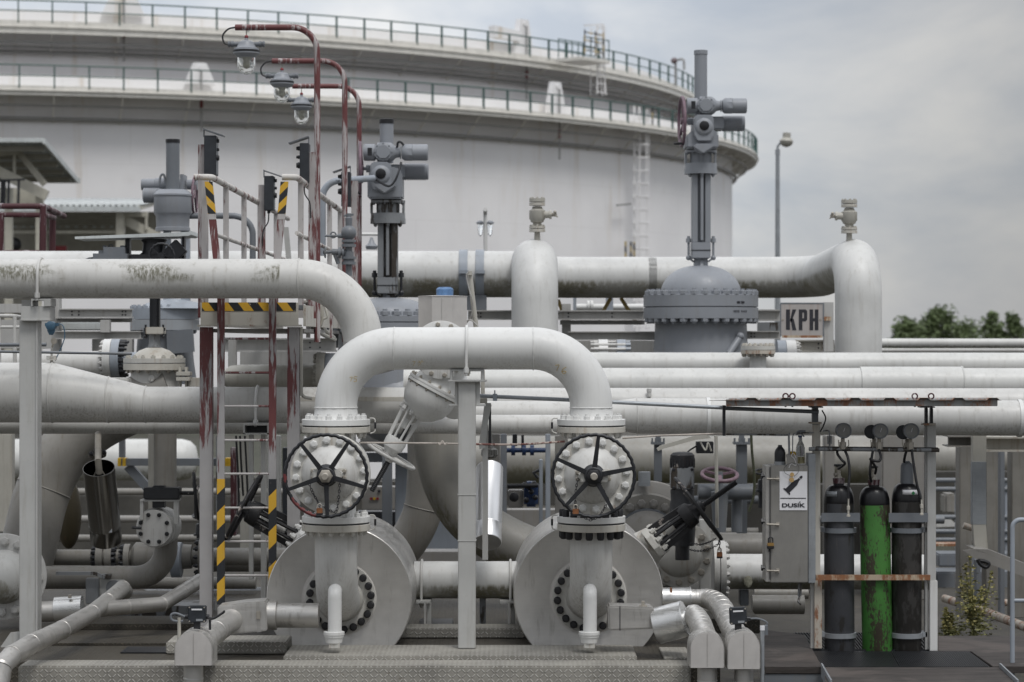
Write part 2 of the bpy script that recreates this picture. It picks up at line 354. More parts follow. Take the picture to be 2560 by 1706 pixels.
M['whitered'] = worn('worn_white_rail', (.56, .54, .51), (.14, .045, .04), .28)
M['redrail'] = worn('worn_dark_red_rail', (.06, .014, .018), (.30, .26, .27), .3)
M['redlow'] = worn('worn_red_paint_bare_foot', (.130, .038, .038), (.36, .35, .35), .36, (20, 20, 1.7), 2.3, .6, (.31, .29, .29), fade=(1.1, 2.2))
M['hazard'] = hazard('hazard_tape', 7.8, 1, 1)
M['hazard_b'] = hazard('hazard_tape_back', 7.8, -1, 1)
M['hazard_low'] = hazard('hazard_tape_low', 3.5, -1, 1, .1)
M['hazard_beam'] = hazard('hazard_tape_beam', 6.3, 1, .75, .5)
M['hazard_far'] = hazard('hazard_far', 2.4, .6, .6, .05, (.42, .31, .12))
M['black'] = plain('black_paint', (.016, .017, .02), .42)
M['blackworn'] = worn('black_paint_peeling', (.010, .010, .012), (.36, .32, .29), .10, (9, 9, 9), 2.2, .6, (.06, .03, .02))
M['rubber'] = plain('black_rubber', (.012, .012, .014), .5)
M['darkbox'] = plain('dark_box_paint', (.022, .026, .032), .5)
M['steel'] = metal('steel_jacket', (.62, .605, .58), .38, dent=.16, dirt=.3, mt=.75)
M['steel_dirty'] = metal('steel_jacket_dirty', (.52, .505, .48), .42, dent=.18, dirt=.45, mt=.75)
M['alu'] = metal('bright_jacket', (.72, .72, .71), .3, dent=.15, dirt=.3, mt=.8)
M['ss_dark'] = plain('stainless_dark_reflection', (.16, .155, .145), .2, 1., .06, 3, 0)  # stainless coloured dark for the dark surroundings it mirrors
M['ss_bright'] = plain('bright_stainless', (.66, .66, .66), .34, 1., .03, 3, 0)
M['drum'] = metal('drum_cover', (.62, .595, .57), .42, (14, 14, 14), .08, .05, .35)
M['galv'] = metal('galvanised', (.34, .36, .38), .5, dirt=.2, mt=.5)
M['nut'] = metal('nut_steel', (.42, .39, .34), .5, dirt=.6, mt=.5)
M['cabinet'] = metal('cabinet_steel', (.32, .31, .29), .42, (40, 40, 1), .05, .25, .6)
M['rustbar'] = paint('rust_bar', (.46, .38, .28), grime=.6, rust=1.1, gcol=(.2, .08, .03))
M['rustpost'] = paint('rust_post', (.46, .42, .36), grime=.5, rust=.8, gcol=(.3, .14, .05))
M['roofrust'] = paint('rusty_gutter', (.24, .245, .24), grime=.6, rust=.8, gcol=(.16, .07, .03))
M['green'] = worn('green_bottle_paint', (.062, .205, .042), (.05, .042, .028), .50, (15, 15, 7), 4.0, .5, (.02, .03, .01))
M['greybottle'] = worn('grey_bottle_paint', (.05, .052, .058), (.03, .028, .026), .3, (5, 5, 2), 3, .5)
M['darkbottle'] = worn('dark_bottle_paint', (.042, .04, .038), (.018, .016, .014), .62, (6, 6, 2.5), 3.4, .55)
M['blackgloss'] = plain('black_bottle_shoulder', (.010, .010, .012), .3)
M['sign'] = plain('sign_white', (.74, .74, .76), .4, mott=.03)
M['ink'] = plain('sign_black', (.02, .02, .026), .5)
M['signold'] = paint('old_enamel_sign', (.38, .355, .34), grime=.5, rust=.25, gcol=(.28, .18, .14))
M['brass'] = metal('brass', (.45, .28, .10), .4, mt=.8)
M['padlock'] = plain('padlock_copper', (.30, .13, .06), .4, .5)
M['bluecap'] = plain('blue_plastic', (.10, .20, .38), .45)
M['bluevalve'] = plain('blue_valve_paint', (.02, .045, .12), .45)
M['bluetx'] = plain('blue_transmitter', (.05, .11, .17), .45)
M['purple'] = plain('faded_purple_wheel', (.17, .11, .135), .5)
M['redpart'] = plain('red_paint', (.20, .02, .025), .45)
M['yellow'] = plain('yellow_paint', (.55, .34, .02), .5)
M['rope'] = plain('pale_rope', (.42, .38, .34), .8)
M['leaf'] = plain('weed_leaf', (.15, .15, .05), .6, mott=.5, scale=6)
M['leaf'].node_tree.nodes['Principled BSDF'].inputs['Subsurface Weight'].default_value = 0
M['flower'] = plain('weed_flower', (.42, .37, .14), .6, mott=.5, scale=6)
M['crown'] = plain('tree_leaves', (.115, .155, .065), .6, mott=.5, scale=1.5)
M['bark'] = plain('bark', (.06, .045, .03), .8)
def glass(name, tint, rough=.03):
    t = NT(name); t.set('Transmission Weight', 1.); t.b.inputs['IOR'].default_value = 1.25; return t.fin(tint, rough)
M['glass'] = glass('lamp_glass', (.97, .98, .97), .01); M['glass'].node_tree.nodes['Principled BSDF'].inputs['IOR'].default_value = 1.46; M['plastic'] = glass('clear_plastic', (.8, .83, .85), .12)
M['dial'] = plain('gauge_dial', (.20, .20, .19), .25, mott=.15)
M['bulb'] = plain('lamp_inner', (.45, .44, .38), .35)
def checker(name, col, top):
    t = NT(name); o = t.sep(t.oc); k = 1/.036
    u = t.math('MULTIPLY', o[0], k); v = t.math('MULTIPLY', t.math('ADD', o[1], o[2]), k)
    fu = t.math('FLOOR', u); fv = t.math('FLOOR', v); par = t.math('FLOORED_MODULO', t.math('ADD', fu, fv), 2.)
    lu = t.math('SUBTRACT', t.math('SUBTRACT', u, fu), .5); lv = t.math('SUBTRACT', t.math('SUBTRACT', v, fv), .5)
    sg = t.math('MULTIPLY_ADD', par, 2., -1.)
    a = t.math('ADD', lu, t.math('MULTIPLY', lv, sg)); b = t.math('SUBTRACT', lu, t.math('MULTIPLY', lv, sg))
    m = t.math('MULTIPLY', t.step(t.math('ABSOLUTE', a), .09, .24, 1., 0.), t.step(t.math('ABSOLUTE', b), .42, .68, 1., 0.))
    n = t.noise(t.oc, 1.6, 6, .65); n2 = t.noise(t.oc, 22, 4, .6)
    c = t.mix(t.step(n, .35, .7), col, tuple(q*.62 for q in col)); c = t.mix(t.math('MULTIPLY', m, t.step(n2, .35, .6, .25, .75)), c, top)
    c = t.mix(t.math('MULTIPLY', t.step(n2, .6, .75), .5), c, (.10, .075, .045))
    h = t.math('ADD', m, t.math('MULTIPLY', n2, .15)); t.bump(h, .9, .006); return t.fin(c, .6)
M['checker'] = checker('checker_plate', (.32, .305, .27), (.58, .56, .52))
M['checker_dirty'] = checker('checker_plate_dirty', (.055, .048, .036), (.12, .106, .08))
def wood():
    t = NT('weathered_board'); n = t.noise(t.map((1.2, 9, 9)), 2.2, 7, .65); n2 = t.noise(t.oc, 1.3, 5, .6, .8); n3 = t.noise(t.map((5, 5, 5)), 8, 5, .7)
    c = t.mix(t.step(n, .3, .7), (.022, .018, .016), (.062, .052, .047)); c = t.mix(t.math('MULTIPLY', t.step(n2, .48, .62), .5), c, (.11, .09, .08)); c = t.mix(t.math('MULTIPLY', t.step(n3, .62, .72), .4), c, (.02, .016, .014))
    t.bump(n, .3, .006); return t.fin(c, .75)
M['wood'] = wood()
def ground():
    t = NT('yard_ground'); n = t.noise(t.oc, .35, 6, .6); n2 = t.noise(t.oc, 5, 6, .65); n3 = t.noise(t.oc, .06, 3, .5)
    c = t.mix(t.step(n, .35, .65), (.033, .030, .025), (.066, .06, .05)); c = t.mix(t.math('MULTIPLY', t.step(n2, .5, .7), .5), c, (.09, .08, .055)); c = t.mix(t.math('MULTIPLY', t.step(n3, .5, .6), .6), c, (.04, .045, .025))
    t.bump(n2, .5, .03); return t.fin(c, .9)
M['ground'] = ground(); M['void'] = plain('pit_dark', (.03, .028, .025), .9)
# ================================================================ setting
m = MB(); v = [m.bm.verts.new(p) for p in ((-900, 22.6, 0), (900, 22.6, 0), (900, 2500, 0), (-900, 2500, 0))]; m.face(v)
v = [m.bm.verts.new(p) for p in ((-900, -400, -.35), (900, -400, -.35), (900, 22.6, -.35), (-900, 22.6, -.35))]; m.face(v)
v = [m.bm.verts.new(p) for p in ((-900, 22.6, -.35), (900, 22.6, -.35), (900, 22.6, 0), (-900, 22.6, 0))]; m.face(v)
m.build('ground', M['ground'], kind='structure')
ZD = CZ-2.425                                                    # deck level
X = lambda px, Y: (px-1280)/F*Y
def slab(name, x0, x1, Y0, Y1, z, t, mat, bev=.006): return MB().box((x0, Y0, z-t), (x1, Y1, z)).build(name, mat, bev=bev, kind='structure')
slab('pavement', X(-700, 18.3), X(1800, 18.3), 18.275, 23.5, ZD, .3, M['checker_dirty'])
tag(MB().box((X(45, 17.93), 17.93, CZ-2.409-.55), (X(1728, 17.93), 18.268, CZ-2.409)).build('checker_plate_beam', M['checker'], bev=.012), 'long beige tread plate curb along the front edge of the deck', 'curb')
tag(MB().box((X(709, 18.3), 18.272, CZ-2.43), (X(1592, 18.3), 18.93, CZ-2.379)).build('base_plate', M['checker'], bev=.008), 'low tread plate plinth carrying the centre post between both drums', 'plinth')
tag(MB().box((X(1000, 19.7), 19.70, CZ-2.42), (X(1312, 19.7), 20.03, CZ-2.343)).build('step_plate', M['checker'], bev=.008), 'narrow tread plate step under the short pipe between both drums', 'step')
tag(MB().box((X(417, 18.75), 18.70, CZ-2.42), (X(718, 18.75), 19.15, CZ-2.33)).build('step_plate', M['checker'], bev=.008), 'tread plate step beside the left drum behind the capped duct', 'step')
# ---------------------------------------------------------------- the storage tank: outer shell, inner shell, walkways
TC = Vector((-34.2, 167.5, 0))
def on_tank(px, Rr):
    k = (px-1280)/F; a = 1+k*k; b = -2*(k*TC.x+TC.y); c = TC.x**2+TC.y**2-Rr*Rr; d = b*b-4*a*c
    Y = (-b-math.sqrt(max(d, 0)))/(2*a); return math.atan2(Y-TC.y, k*Y-TC.x)
def tp(th, Rr, z): return Vector((TC.x+Rr*math.cos(th), TC.y+Rr*math.sin(th), z))
tank = T('storage_tank', 'huge white double walled oil storage tank with green railed walkways filling the background', 'storage tank', (TC.x, TC.y, 0))
def arc(Rr, z, n=220): return [tp(2*PI*i/n, Rr, z) for i in range(n+1)]
def shell(name, Rr, z0, z1, mat):
    m = MB(); N = 240
    a = [m.bm.verts.new(tp(2*PI*i/N, Rr, z0)) for i in range(N)]; b = [m.bm.verts.new(tp(2*PI*i/N, Rr, z1)) for i in range(N)]
    c = [m.bm.verts.new(tp(2*PI*i/N, Rr-.05, z1)) for i in range(N)]; d = [m.bm.verts.new(tp(2*PI*i/N, Rr-.05, z0)) for i in range(N)]
    for i in range(N):
        j = (i+1) % N
        m.face([a[i], a[j], b[j], b[i]]); m.face([b[i], b[j], c[j], c[i]]); m.face([c[i], c[j], d[j], d[i]])
    return m.build(name, mat, tank)
def annulus(m, r0, r1, z0, z1, N=240):
    q = [[m.bm.verts.new(tp(2*PI*i/N, r, z)) for i in range(N)] for r, z in ((r0, z0), (r1, z0), (r1, z1), (r0, z1))]
    for a, b in zip(q, q[1:]+q[:1]):
        for i in range(N): m.face([a[i], a[(i+1) % N], b[(i+1) % N], b[i]])
ths = []
def ring_walk(wallR, railR, h, shell_top, z0, fascia, pipes, tone):
    zf = CZ+h-1.1
    shell('outer_wall' if tone else 'inner_wall', wallR, z0, zf+shell_top, M['tank'])
    m = MB(); annulus(m, wallR+.02, railR-.12, zf-.06, zf); wk = m.build('walkway', M['tank_girder'], tank)
    m = MB(); annulus(m, railR-.10, railR+.02, zf-fascia, zf+.10); annulus(m, railR-.04, railR+.12, zf-fascia*.45, zf-fascia*.35); m.build('girder_edge', M['tank_girder'], tank)
    rl = MB(); rl.tube(arc(railR, zf+1.1), .04, 6, caps=False); rl.tube(arc(railR, zf+.58), .033, 6, caps=False); rl = rl.build('railing', M['railgreen'], tank)
    t0 = on_tank(-40, railR); t1 = math.atan2(-TC.y, -TC.x)+math.acos(railR/math.hypot(TC.x, TC.y))+.22
    k = 0; th = t0
    me = None
    while th < t1 and k < 75:
        if me is None:
            b = MB(); b.obox(tp(th, railR, zf+.55), (.11, .07, 1.12), Matrix.Rotation(th, 3, 'Z')); p = b.build('railing_post', M['railgreen'], rl)
            me = p; me0 = th
            for vv in p.data.vertices: vv.co = Matrix.Rotation(-th, 3, 'Z') @ (vv.co+ORG[rl.name]-tp(th, railR, zf))
        o = me if k == 0 else me.copy()
        if k: COL.objects.link(o); o.parent = rl
        o.location = tp(th, railR, zf)-ORG[rl.name]; o.rotation_euler = (0, 0, th); k += 1; th += 1.68/railR
    # raking braces under the walkway and the pipes hung below it
    th = t0
    while th < t1:
        br = MB(); br.bar(tp(th, railR-.2, zf-fascia*.8), tp(th, wallR+.03, zf-1.55), .07, .09); br.bar(tp(th, wallR+.03, zf-.2), tp(th, railR-.15, zf-.2), .08, .12); br.build('girder_brace', M['tank_girder'], tank); th += 3.36/railR
    for dr, dz, r in pipes: MB().tube(arc(wallR+dr, zf-dz), r, 8, caps=False).build('ring_pipe', M['darkpipe'], tank)
    return zf
zo = ring_walk(49.25, 50.9, 13.45, .80, -1, .36, ((.95, .80, .05), (.25, 1.38, .10)), 1)
zi = ring_walk(45.5, 47.15, 17.11, .86, 8, .55, ((1.2, .95, .07), (.35, 1.35, .10), (.8, 1.15, .05)), 0)
def shield(px, Rr, z0, z1, wb, wt, box=False):
    th = on_tank(px, Rr); tx = Vector((-math.sin(th), math.cos(th), 0)); c = tp(th, Rr, 0); up = Vector((0, 0, 1)); nrm = Vector((math.cos(th), math.sin(th), 0))
    m = MB(); m.prism([c+tx*a+up*b for a, b in ((-wb/2, z0), (wb/2, z0), (wt/2, z1), (-wt/2, z1))], nrm*.35)
    m.cyl(c+nrm*.36+up*(z1-.25), c+nrm*.42+up*(z1-.25), .13)
    if box: m.prism([c+tx*a+up*b for a, b in ((-wb*1.6, z1-1.3), (-wb*.3, z1-1.3), (-wb*.3, z1-.75), (-wb*1.6, z1-.62))], nrm*.5)
    s_ = m.build('foam_shield', M['tank'], tank)
    p = MB(); p.tube([c+nrm*.5+up*(z1-.4), c+nrm*.5+up*(z0-2.4)], .055, 8); p.build('foam_pipe', M['darkpipe'], s_)
    p = MB(); p.tube([c+nrm*.5+up*(z0-.75), c+nrm*.5+up*(z0-1.2)], .085, 8); p.build('pipe_clamp', M['redpart'], s_)
shield(497, 49.4, zo+.55, zo+1.62, 1.55, .62); shield(1382, 49.4, zo+.1, zo+2.0, 1.55, .62)
shield(306, 45.6, zi+.7, zi+2.2, 2.2, .8); shield(1300, 45.6, zi+.1, zi+2.3, 1.7, .7, True)
def cage_ladder(px, Rr, z0, z1, w, name, top_mark=True):
    th = on_tank(px, Rr); tx = Vector((-math.sin(th), math.cos(th), 0)); c = tp(th, Rr, 0); up = Vector((0, 0, 1)); nrm = Vector((math.cos(th), math.sin(th), 0))
    m = MB()
    for k in (-1, 1): m.bar(c+tx*(k*w/2)+up*z0, c+tx*(k*w/2)+up*(z1+1.2), .09, .09)
    z = z0
    while z < z1: m.bar(c-tx*w/2+up*z, c+tx*w/2+up*z, .03, .03); z += .3
    l = m.build(name, M['tank'], tank); m = MB(); z = z0+.6; pts = [(-.38, 0), (-.38, .45), (-.15, .72), (.15, .72), (.38, .45), (.38, 0)]
    while z < z1+1: m.tube([c+tx*a+nrm*b+up*z for a, b in pts], .04, 5); z += .75
    for a, b in pts[1:-1]: m.bar(c+tx*a+nrm*b+up*(z0+.5), c+tx*a+nrm*b+up*(z1+1), .035, .02)
    m.build('ladder_cage', M['tank'], l)
    if top_mark:
        m = MB()
        for k in (-1, 1): m.bar(c+tx*(k*.5)+nrm*.75+up*(z1+.05), c+tx*(k*.5)+nrm*.75+up*(z1+1.15), .09, .09)
        m.build('striped_post', M['hazard_far'], l)
    return th
cage_ladder(1592, 50.0, 3.4, zo, .55, 'ladder')
th = on_tank(1570, 50.0); m = MB(); tx = Vector((-math.sin(th), math.cos(th), 0))
for k in (-.42, .15, .5): m.bar(tp(th, 50.1, 7.3)+tx*k, tp(th, 50.1, 8.9)+tx*k, .11, .11)
m.build('striped_gate', M['hazard_far'], tank)
th = on_tank(1545, 49.4); m = MB(); tx = Vector((-math.sin(th), math.cos(th), 0)); m.bar(tp(th, 49.8, CZ+7.75)-tx*.75, tp(th, 49.8, CZ+7.9)+tx*.75, .1, .1); m.bar(tp(th, 49.8, CZ+4.6)-tx*.75, tp(th, 49.8, CZ+4.6)+tx*.75, .08, .08); m.build('wall_bracket', M['darkpipe'], tank)
# access platform on the inner shell
th = on_tank(1462, 48.6); tx = Vector((-math.sin(th), math.cos(th), 0)); c = tp(th, 48.6, zi); nrm = Vector((math.cos(th), math.sin(th), 0)); up = Vector((0, 0, 1)); rot = Matrix.Rotation(th, 3, 'Z')
ap = MB().obox(c+up*(-.1)-tx*.2, (2.0, 2.6, .18), rot).build('access_platform', M['tank_girder'], tank)
m = MB()
for a in (-1.3, -.65, 0, .6, 1.1):
    for b in (-.9, .9): m.bar(c+tx*a+nrm*b, c+tx*a+nrm*b+up*(1.15), .06, .06)
for b in (-.9, .9):
    for z in (.55, 1.12): m.tube([c-tx*1.3+nrm*b+up*z, c+tx*1.1+nrm*b+up*z], .035, 6)
m.build('platform_railing', M['railgreen'], ap)
m = MB()
for a in (-1.45, -.4, .35): m.bar(c+tx*a+nrm*1.05+up*.1, c+tx*a+nrm*1.05+up*1.5, .07, .07)
for z in (.35, .9, 1.35): m.bar(c-tx*1.45+nrm*1.05+up*z, c+tx*.2+nrm*1.05+up*z, .06, .06)
m.build('striped_gate', M['hazard_far'], ap)
m = MB()
for a, b in ((.9, .2), (1.25, .5), (1.25, -.5), (.55, .5), (1.7, .3), (2.0, -.2)): m.bar(c+tx*a+nrm*b-up*1.9, c+tx*a+nrm*b+up*2.0 if a < 1.6 else c+tx*(a-.35)+nrm*b+up*.2, .055, .055)
for z in (-1.8, -1.3, -.8, -.3, .4, .9, 1.4, 1.9): m.bar(c+tx*.55+nrm*.5+up*z, c+tx*1.25+nrm*.5+up*z, .04, .04); m.bar(c+tx*1.25+nrm*-.5+up*z, c+tx*1.25+nrm*.5+up*z, .03, .03)
m.bar(c-tx*.3+nrm*.2+up*1.9, c+tx*1.5+nrm*.2+up*2.15, .09, .09); m.bar(c+tx*1.5+nrm*.2-up*.1, c+tx*1.5+nrm*.2+up*2.15, .12, .12)
m.build('stair_tower', M['tank'], ap)
th = on_tank(1683, 47.15); c = tp(th, 47.3, zi); m = MB(); m.tube(path([c, c+V(0, 0, 1.55), c+V(.5, -.5, 1.6), c+V(.5, -.5, .9)], .2), .07, 8); m.build('monitor_nozzle', M['darkpipe'], tank); MB().ball(c+V(-.1, -.2, 1.5), .2).build('nozzle_head', M['redrail'], tank)
# ---------------------------------------------------------------- open sheds at the left
def shed_one():
    t = T('pump_shelter', 'open beige shelter with a high corrugated canopy, at the left edge behind the red railing', 'shelter', (X(-60, 72), 72, 0))
    Y1, Y2 = 70., 75.3; a = W(-150, 350, Y1); b = W(107, 350, Y1); c_ = W(188, 447, Y2); d = W(-150, 447, Y2)
    m = MB(); n = 46
    for i in range(n):                                                       # corrugated sheet
        x0 = a.x+(b.x-a.x)*i/n; x1 = a.x+(b.x-a.x)*(i+1)/n; h = .05*(i % 2)
        q0 = [m.bm.verts.new((x, y, z)) for x, y, z in ((x0, Y1, a.z+h), (x1, Y1, a.z+h), (x1+(c_.x-b.x)*0+.0, Y2, c_.z+h), (x0, Y2, c_.z+h))]; m.face(q0)
        if i: m.face([q0[0], q0[3], pq[2], pq[1]])
        pq = q0
    ex = m.bm.faces[:] if False else None
    rf = m.build('roof', M['roofsheet'], t)
    md = rf.modifiers.new('thick', 'SOLIDIFY'); md.thickness = .02
    MB().bar(a+V(0, 0, -.02), b+V(0, 0, -.02), .10, .10).build('fascia', M['roofsheet'], rf)
    MB().bar(b+V(.03, 0, -.04), V(b.x+.03, Y2, c_.z-.04), .06, .16).build('verge_board', M['roofsheet'], rf)
    MB().box((W(110, 457, Y2).x, Y2-.1, W(0, 458, Y2).z), (W(200, 447, Y2).x, Y2+.1, W(0, 446, Y2).z)).build('gutter', M['roofsheet'], rf)
    for k in range(5):
        f = .1+.2*k; p = a.lerp(d, f); q = V(b.x-.08, p.y, p.z)
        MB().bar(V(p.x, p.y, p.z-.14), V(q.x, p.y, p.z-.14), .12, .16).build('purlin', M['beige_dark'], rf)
    for px in (98, 20, -60): MB().bpx(px-9, 470, px+9, 1010, Y1+1.2, .22).build('column', M['beige'], t)
    m = MB(); m.bar(W(-60, 400, Y1+1), W(118, 490, Y1+1), .12, .3); m.bar(W(40, 372, Y1+1.5), W(112, 462, Y1+1.5), .1, .18); m.bar(W(-60, 386, Y1+1.2), W(45, 376, Y1+1.2), .12, .25); m.bar(W(36, 380, Y1+1.2), W(36, 440, Y1+1.2), .08, .08); m.build('truss', M['beige'], t)
    m = MB(); m.bar(W(-20, 452, Y1-.5), W(62, 449, Y1-.5), .1, .05)
    for x in (5, 12, 22, 47): m.tube([W(x, 450, Y1-.5), W(x-2, 520, Y1-.5)], .04, 6)
    m.build('hose_rack', M['black'], t)
    MB().bpx(-60, 470, 90, 520, Y2+.5, .1).build('back_wall', M['beige'], t)
    return t
shed_one()
def shed_two():
    Y1, Y2 = 80., 86.
    t = T('pump_shelter', 'low open beige shelter with ribbed pale roof between the canopy and the grey actuator', 'shelter', (X(240, 83), 83, 0))
    a = W(-100, 516, Y1); b = W(355, 516, Y1); top = W(0, 500, Y2).z
    m = MB(); n = 60
    for i in range(n):
        x0 = a.x+(b.x-a.x)*i/n; x1 = a.x+(b.x-a.x)*(i+1)/n; h = .06*(i % 2)
        q0 = [m.bm.verts.new(p) for p in ((x0, Y1, a.z+h), (x1, Y1, a.z+h), (x1, Y2, top+h), (x0, Y2, top+h))]; m.face(q0)
        if i: m.face([q0[0], q0[3], pq[2], pq[1]])
        pq = q0
    rf = m.build('roof', M['roofsheet'], t); rf.modifiers.new('thick', 'SOLIDIFY').thickness = .02
    MB().bpx(-100, 517, 350, 529, Y1-.12, .12).build('gutter', M['roofsheet'], rf)
    MB().bar(W(350, 520, Y1), W(400, 505, Y2), .12, .12).build('verge_board', M['beige'], rf)
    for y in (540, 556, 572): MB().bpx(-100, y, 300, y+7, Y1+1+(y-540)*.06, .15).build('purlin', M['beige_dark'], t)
    m = MB()
    for x in range(10, 300, 22): m.bpx(x, 565, x+9, 570, Y1+3.1, .02)
    m.build('bright_gap_strip', M['roofsheet'], t)  # pale plates standing in for bright gaps under the roof
    MB().bpx(-100, 577, 295, 584, Y1+.8, .2).build('beam', M['beige'], t)
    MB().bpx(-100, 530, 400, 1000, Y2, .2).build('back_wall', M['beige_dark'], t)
    for px in (104, 300): MB().bpx(px-10, 530, px+10, 980, Y1+.3, .25).build('column', M['beige'], t)
    m = MB(); m.bar(W(308, 548, Y1+.6), W(400, 596, Y1+.6), .12, .3); m.bar(W(300, 537, Y1+.5), W(370, 537, Y1+.5), .1, .14); m.bar(W(366, 530, Y1+.5), W(366, 575, Y1+.5), .08, .08); m.build('truss', M['beige'], t)
    m = MB(); m.ball(W(33, 612, Y1+1), .28, (1, .6, .9)); m.build('hose_reel', M['black'], t); MB().bpx(137, 615, 165, 628, Y1+1, .2).build('fire_box', M['redpart'], t)
shed_two()
tag(MB().bpx(105, 700, 470, 1075, 60, .3).build('bund_wall', M['tank'], bev=.02), 'pale low wall behind the steel pipe rack at the left', 'wall')
tag(MB().bpx(940, 735, 1560, 880, 75, .3).build('bund_wall', M['tank'], bev=.02), 'pale low wall seen under the mossy pipe at the centre', 'wall')
# ---------------------------------------------------------------- trees beyond the pipes, far lamp post
def tree(cx, top, base_w, Y, label, seed, n=7000):
    rng = random.Random(seed); zt = W(0, top, Y).z; wid = base_w/F*Y; x0 = X(cx, Y)
    t = T('tree', label, 'tree', (x0, Y, 0), 'trees beyond the pipes')
    m = MB(); m.tube([(x0, Y, 0), (x0+.1, Y, zt*.45), (x0, Y, zt*.85)], .2, 8, radii=[.22, .14, .05])
    blobs = []
    for k in range(48):
        h = rng.uniform(.12, .97); rr = wid/2*(1.12-h)*.95; blobs.append((x0+rng.uniform(-rr, rr), Y+rng.uniform(-rr, rr), zt*h*.97, rng.uniform(.05, .26)*wid*(1.25-h*.55)))
    for bx, by, bz, br in blobs[:8]: m.tube([(x0, Y, bz*.5), (bx, by, bz)], .05, 5, radii=[.08, .02])
    m.build('trunk', M['bark'], t)
    m = MB()
    for k in range(n):
        bx, by, bz, br = rng.choice(blobs); d = Vector((rng.gauss(0, 1), rng.gauss(0, 1), rng.gauss(0, 1))).normalized()*br*rng.random()**.35
        c = Vector((bx, by, bz))+d; s = rng.uniform(.09, .2); a = Vector((rng.gauss(0, 1), rng.gauss(0, 1), rng.gauss(0, 1))).normalized(); x, y, _ = frame(a)
        m.face([m.bm.verts.new(c+x*s*p+y*s*q*.7) for p, q in ((-1, 0), (0, -.8), (1, 0), (0, .8))])
    m.build('crown', M['crown'], t, flat=True)
tree(2345, 766, 175, 205, 'broad green tree with the highest top beside the big white vertical pipe', 3)
tree(2268, 800, 150, 200, 'lower rounded tree close to the big white vertical pipe', 4, 6000)
tree(2476, 778, 105, 210, 'narrow dark tree right of the gap in the tree line', 5, 5500)
tree(2535, 784, 115, 206, 'dark tree at the right edge of the picture', 6, 5500)
tree(2415, 808, 170, 215, 'small low tree filling the gap in the tree line', 8, 6000)
t = T('street_lamp', 'tall slim grey lamp post with a drum shaped head, standing alone against the sky', 'lamp post', W(1944, 853, 60)*1); t.location.z = 0; ORG[t.name] = V(t.location.x, 60, 0)
MB().tube([V(X(1944, 60), 60, 0), W(1944, 378, 60)], .05, 10, radii=[.09, .05]).build('pole', M['galv'], t)
MB().tube([W(1944, 388, 60), W(1944, 374, 60)], .06, 10).build('collar', M['galv'], t)
MB().tube(path([W(1944, 376, 60), W(1944, 366, 60), W(1955, 352, 60)], .08), .03, 8).build('bracket_arm', M['galv'], t)
lh = MB().lathe(W(1965, 369, 60), (.06, 0, 1), [(0, .0), (.03, .09), (.08, .15), (.16, .17), (.20, .15), (.24, .10), (.36, .10), (.37, 0)], 20).build('lamp_head', M['cream'], t)
# ================================================================ long pipes and what stands among them
def pipe(name, label, pts, r, mat, rad=0, n=32, welds=(), cat='pipe', group=None, seg=12, caps=True, radii=None):
    m = MB(); p = path(pts, rad, seg) if rad else [Vector(q) for q in pts]
    m.tube(p, r, n, radii=radii, caps=caps)
    for c, ax in [(p[w], p[w+1]-p[w-1]) if isinstance(w, int) else w for w in welds]: m.torus(c, ax, r+.001, .006, 40, 6, .0015, 37)
    return tag(m.build(name, mat), label, cat, group)
def hpipe(label, px0, px1, y, rpx, Y, mat, cat='pipe', group=None, y1=None, **k):
    return pipe('pipe', label, [W(px0, y, Y), W(px1, y if y1 is None else y1, Y)], M_(rpx, Y), mat, cat=cat, group=group, **k)
def ubolt(parent, c, ax, r, w, zb, mat):                                      # round bar strap over a pipe down to zb
    m = MB(); c = Vector(c); x = Vector((0, 1, 0)); pts = [V(c.x, c.y-r, zb)]+[c+V(0, -r*math.cos(a), r*math.sin(a)) for a in [PI*i/18 for i in range(19)]]+[V(c.x, c.y+r, zb)]
    m.tube(pts, w, 8); m.cyl(V(c.x, c.y-r, zb+.02), V(c.x, c.y-r, zb+.06), w*1.8, n=6, ph=.1); return m.build('u_bolt', mat, parent)
def disc(m, c, ax, r, t, hole=0): return m.lathe(Vector(c), ax, [(0, r), (t*.0+.0001, r), (t-.002, r), (t, r-.003)] if t > 0 else [(0, r), (t, r)], 40)
YH1, YH2, YA = 26.85, 29.5, 26.0
ra = M_(59, YA)
# arched pipes and the pipes behind them
def arch(label, px, ytop, side, label_h, pxh):
    x = X(px, YA); zc = CZ+(853-ytop)/F*YA-ra+.0
    zh = CZ+(853-694)/F*YH2; r = ra
    pts = [V(x, YA, CZ-.62), V(x, YA, zh+.10), V(x, YH2, zh), V(X(pxh, YH2), YH2, zh)]
    return pipe('pipe', label, pts, r*.99, M['white_algae'], rad=[.42, .52], n=40, seg=18, welds=[(V(x, YA, CZ-(820-853)/F*YA*-1), (0, 0, 1))] if side else [])
arch('arched white pipe beside the sign rising into a bend and running back to the left', 2146, 600, 1, '', 1620)
arch('arched white pipe behind the bright front pipe with a small valve on its crown', 1337, 598, 0, '', 1640)
h1 = hpipe('thick white pipe with dark moss on its underside, behind the lamp poles and grey actuator', -900, 1300, 686, 58, YH1, M['white_algae'], n=40)
sdl = T('pipe_saddle', 'pair of grey steel bands clamping the mossy white pipe', 'pipe clamp', W(1188, 775, YH1))
for px in (1159, 1200):
    MB().lathe(W(px-10.5, 686, YH1), (1, 0, 0), [(0, M_(58, YH1)+.004), (0, M_(58, YH1)+.016), (M_(21, YH1), M_(58, YH1)+.016), (M_(21, YH1), M_(58, YH1)+.004)], 40).build('clamp_band', M['bluegrey'], sdl)
    MB().bpx(px-12, 676, px+12, 684, YH1-.33, .08).build('clamp_lug', M['bluegrey'], sdl)
MB().bpx(1165, 738, 1216, 775, YH1-.15, .3).build('saddle_block', M['steelgrey'], sdl)
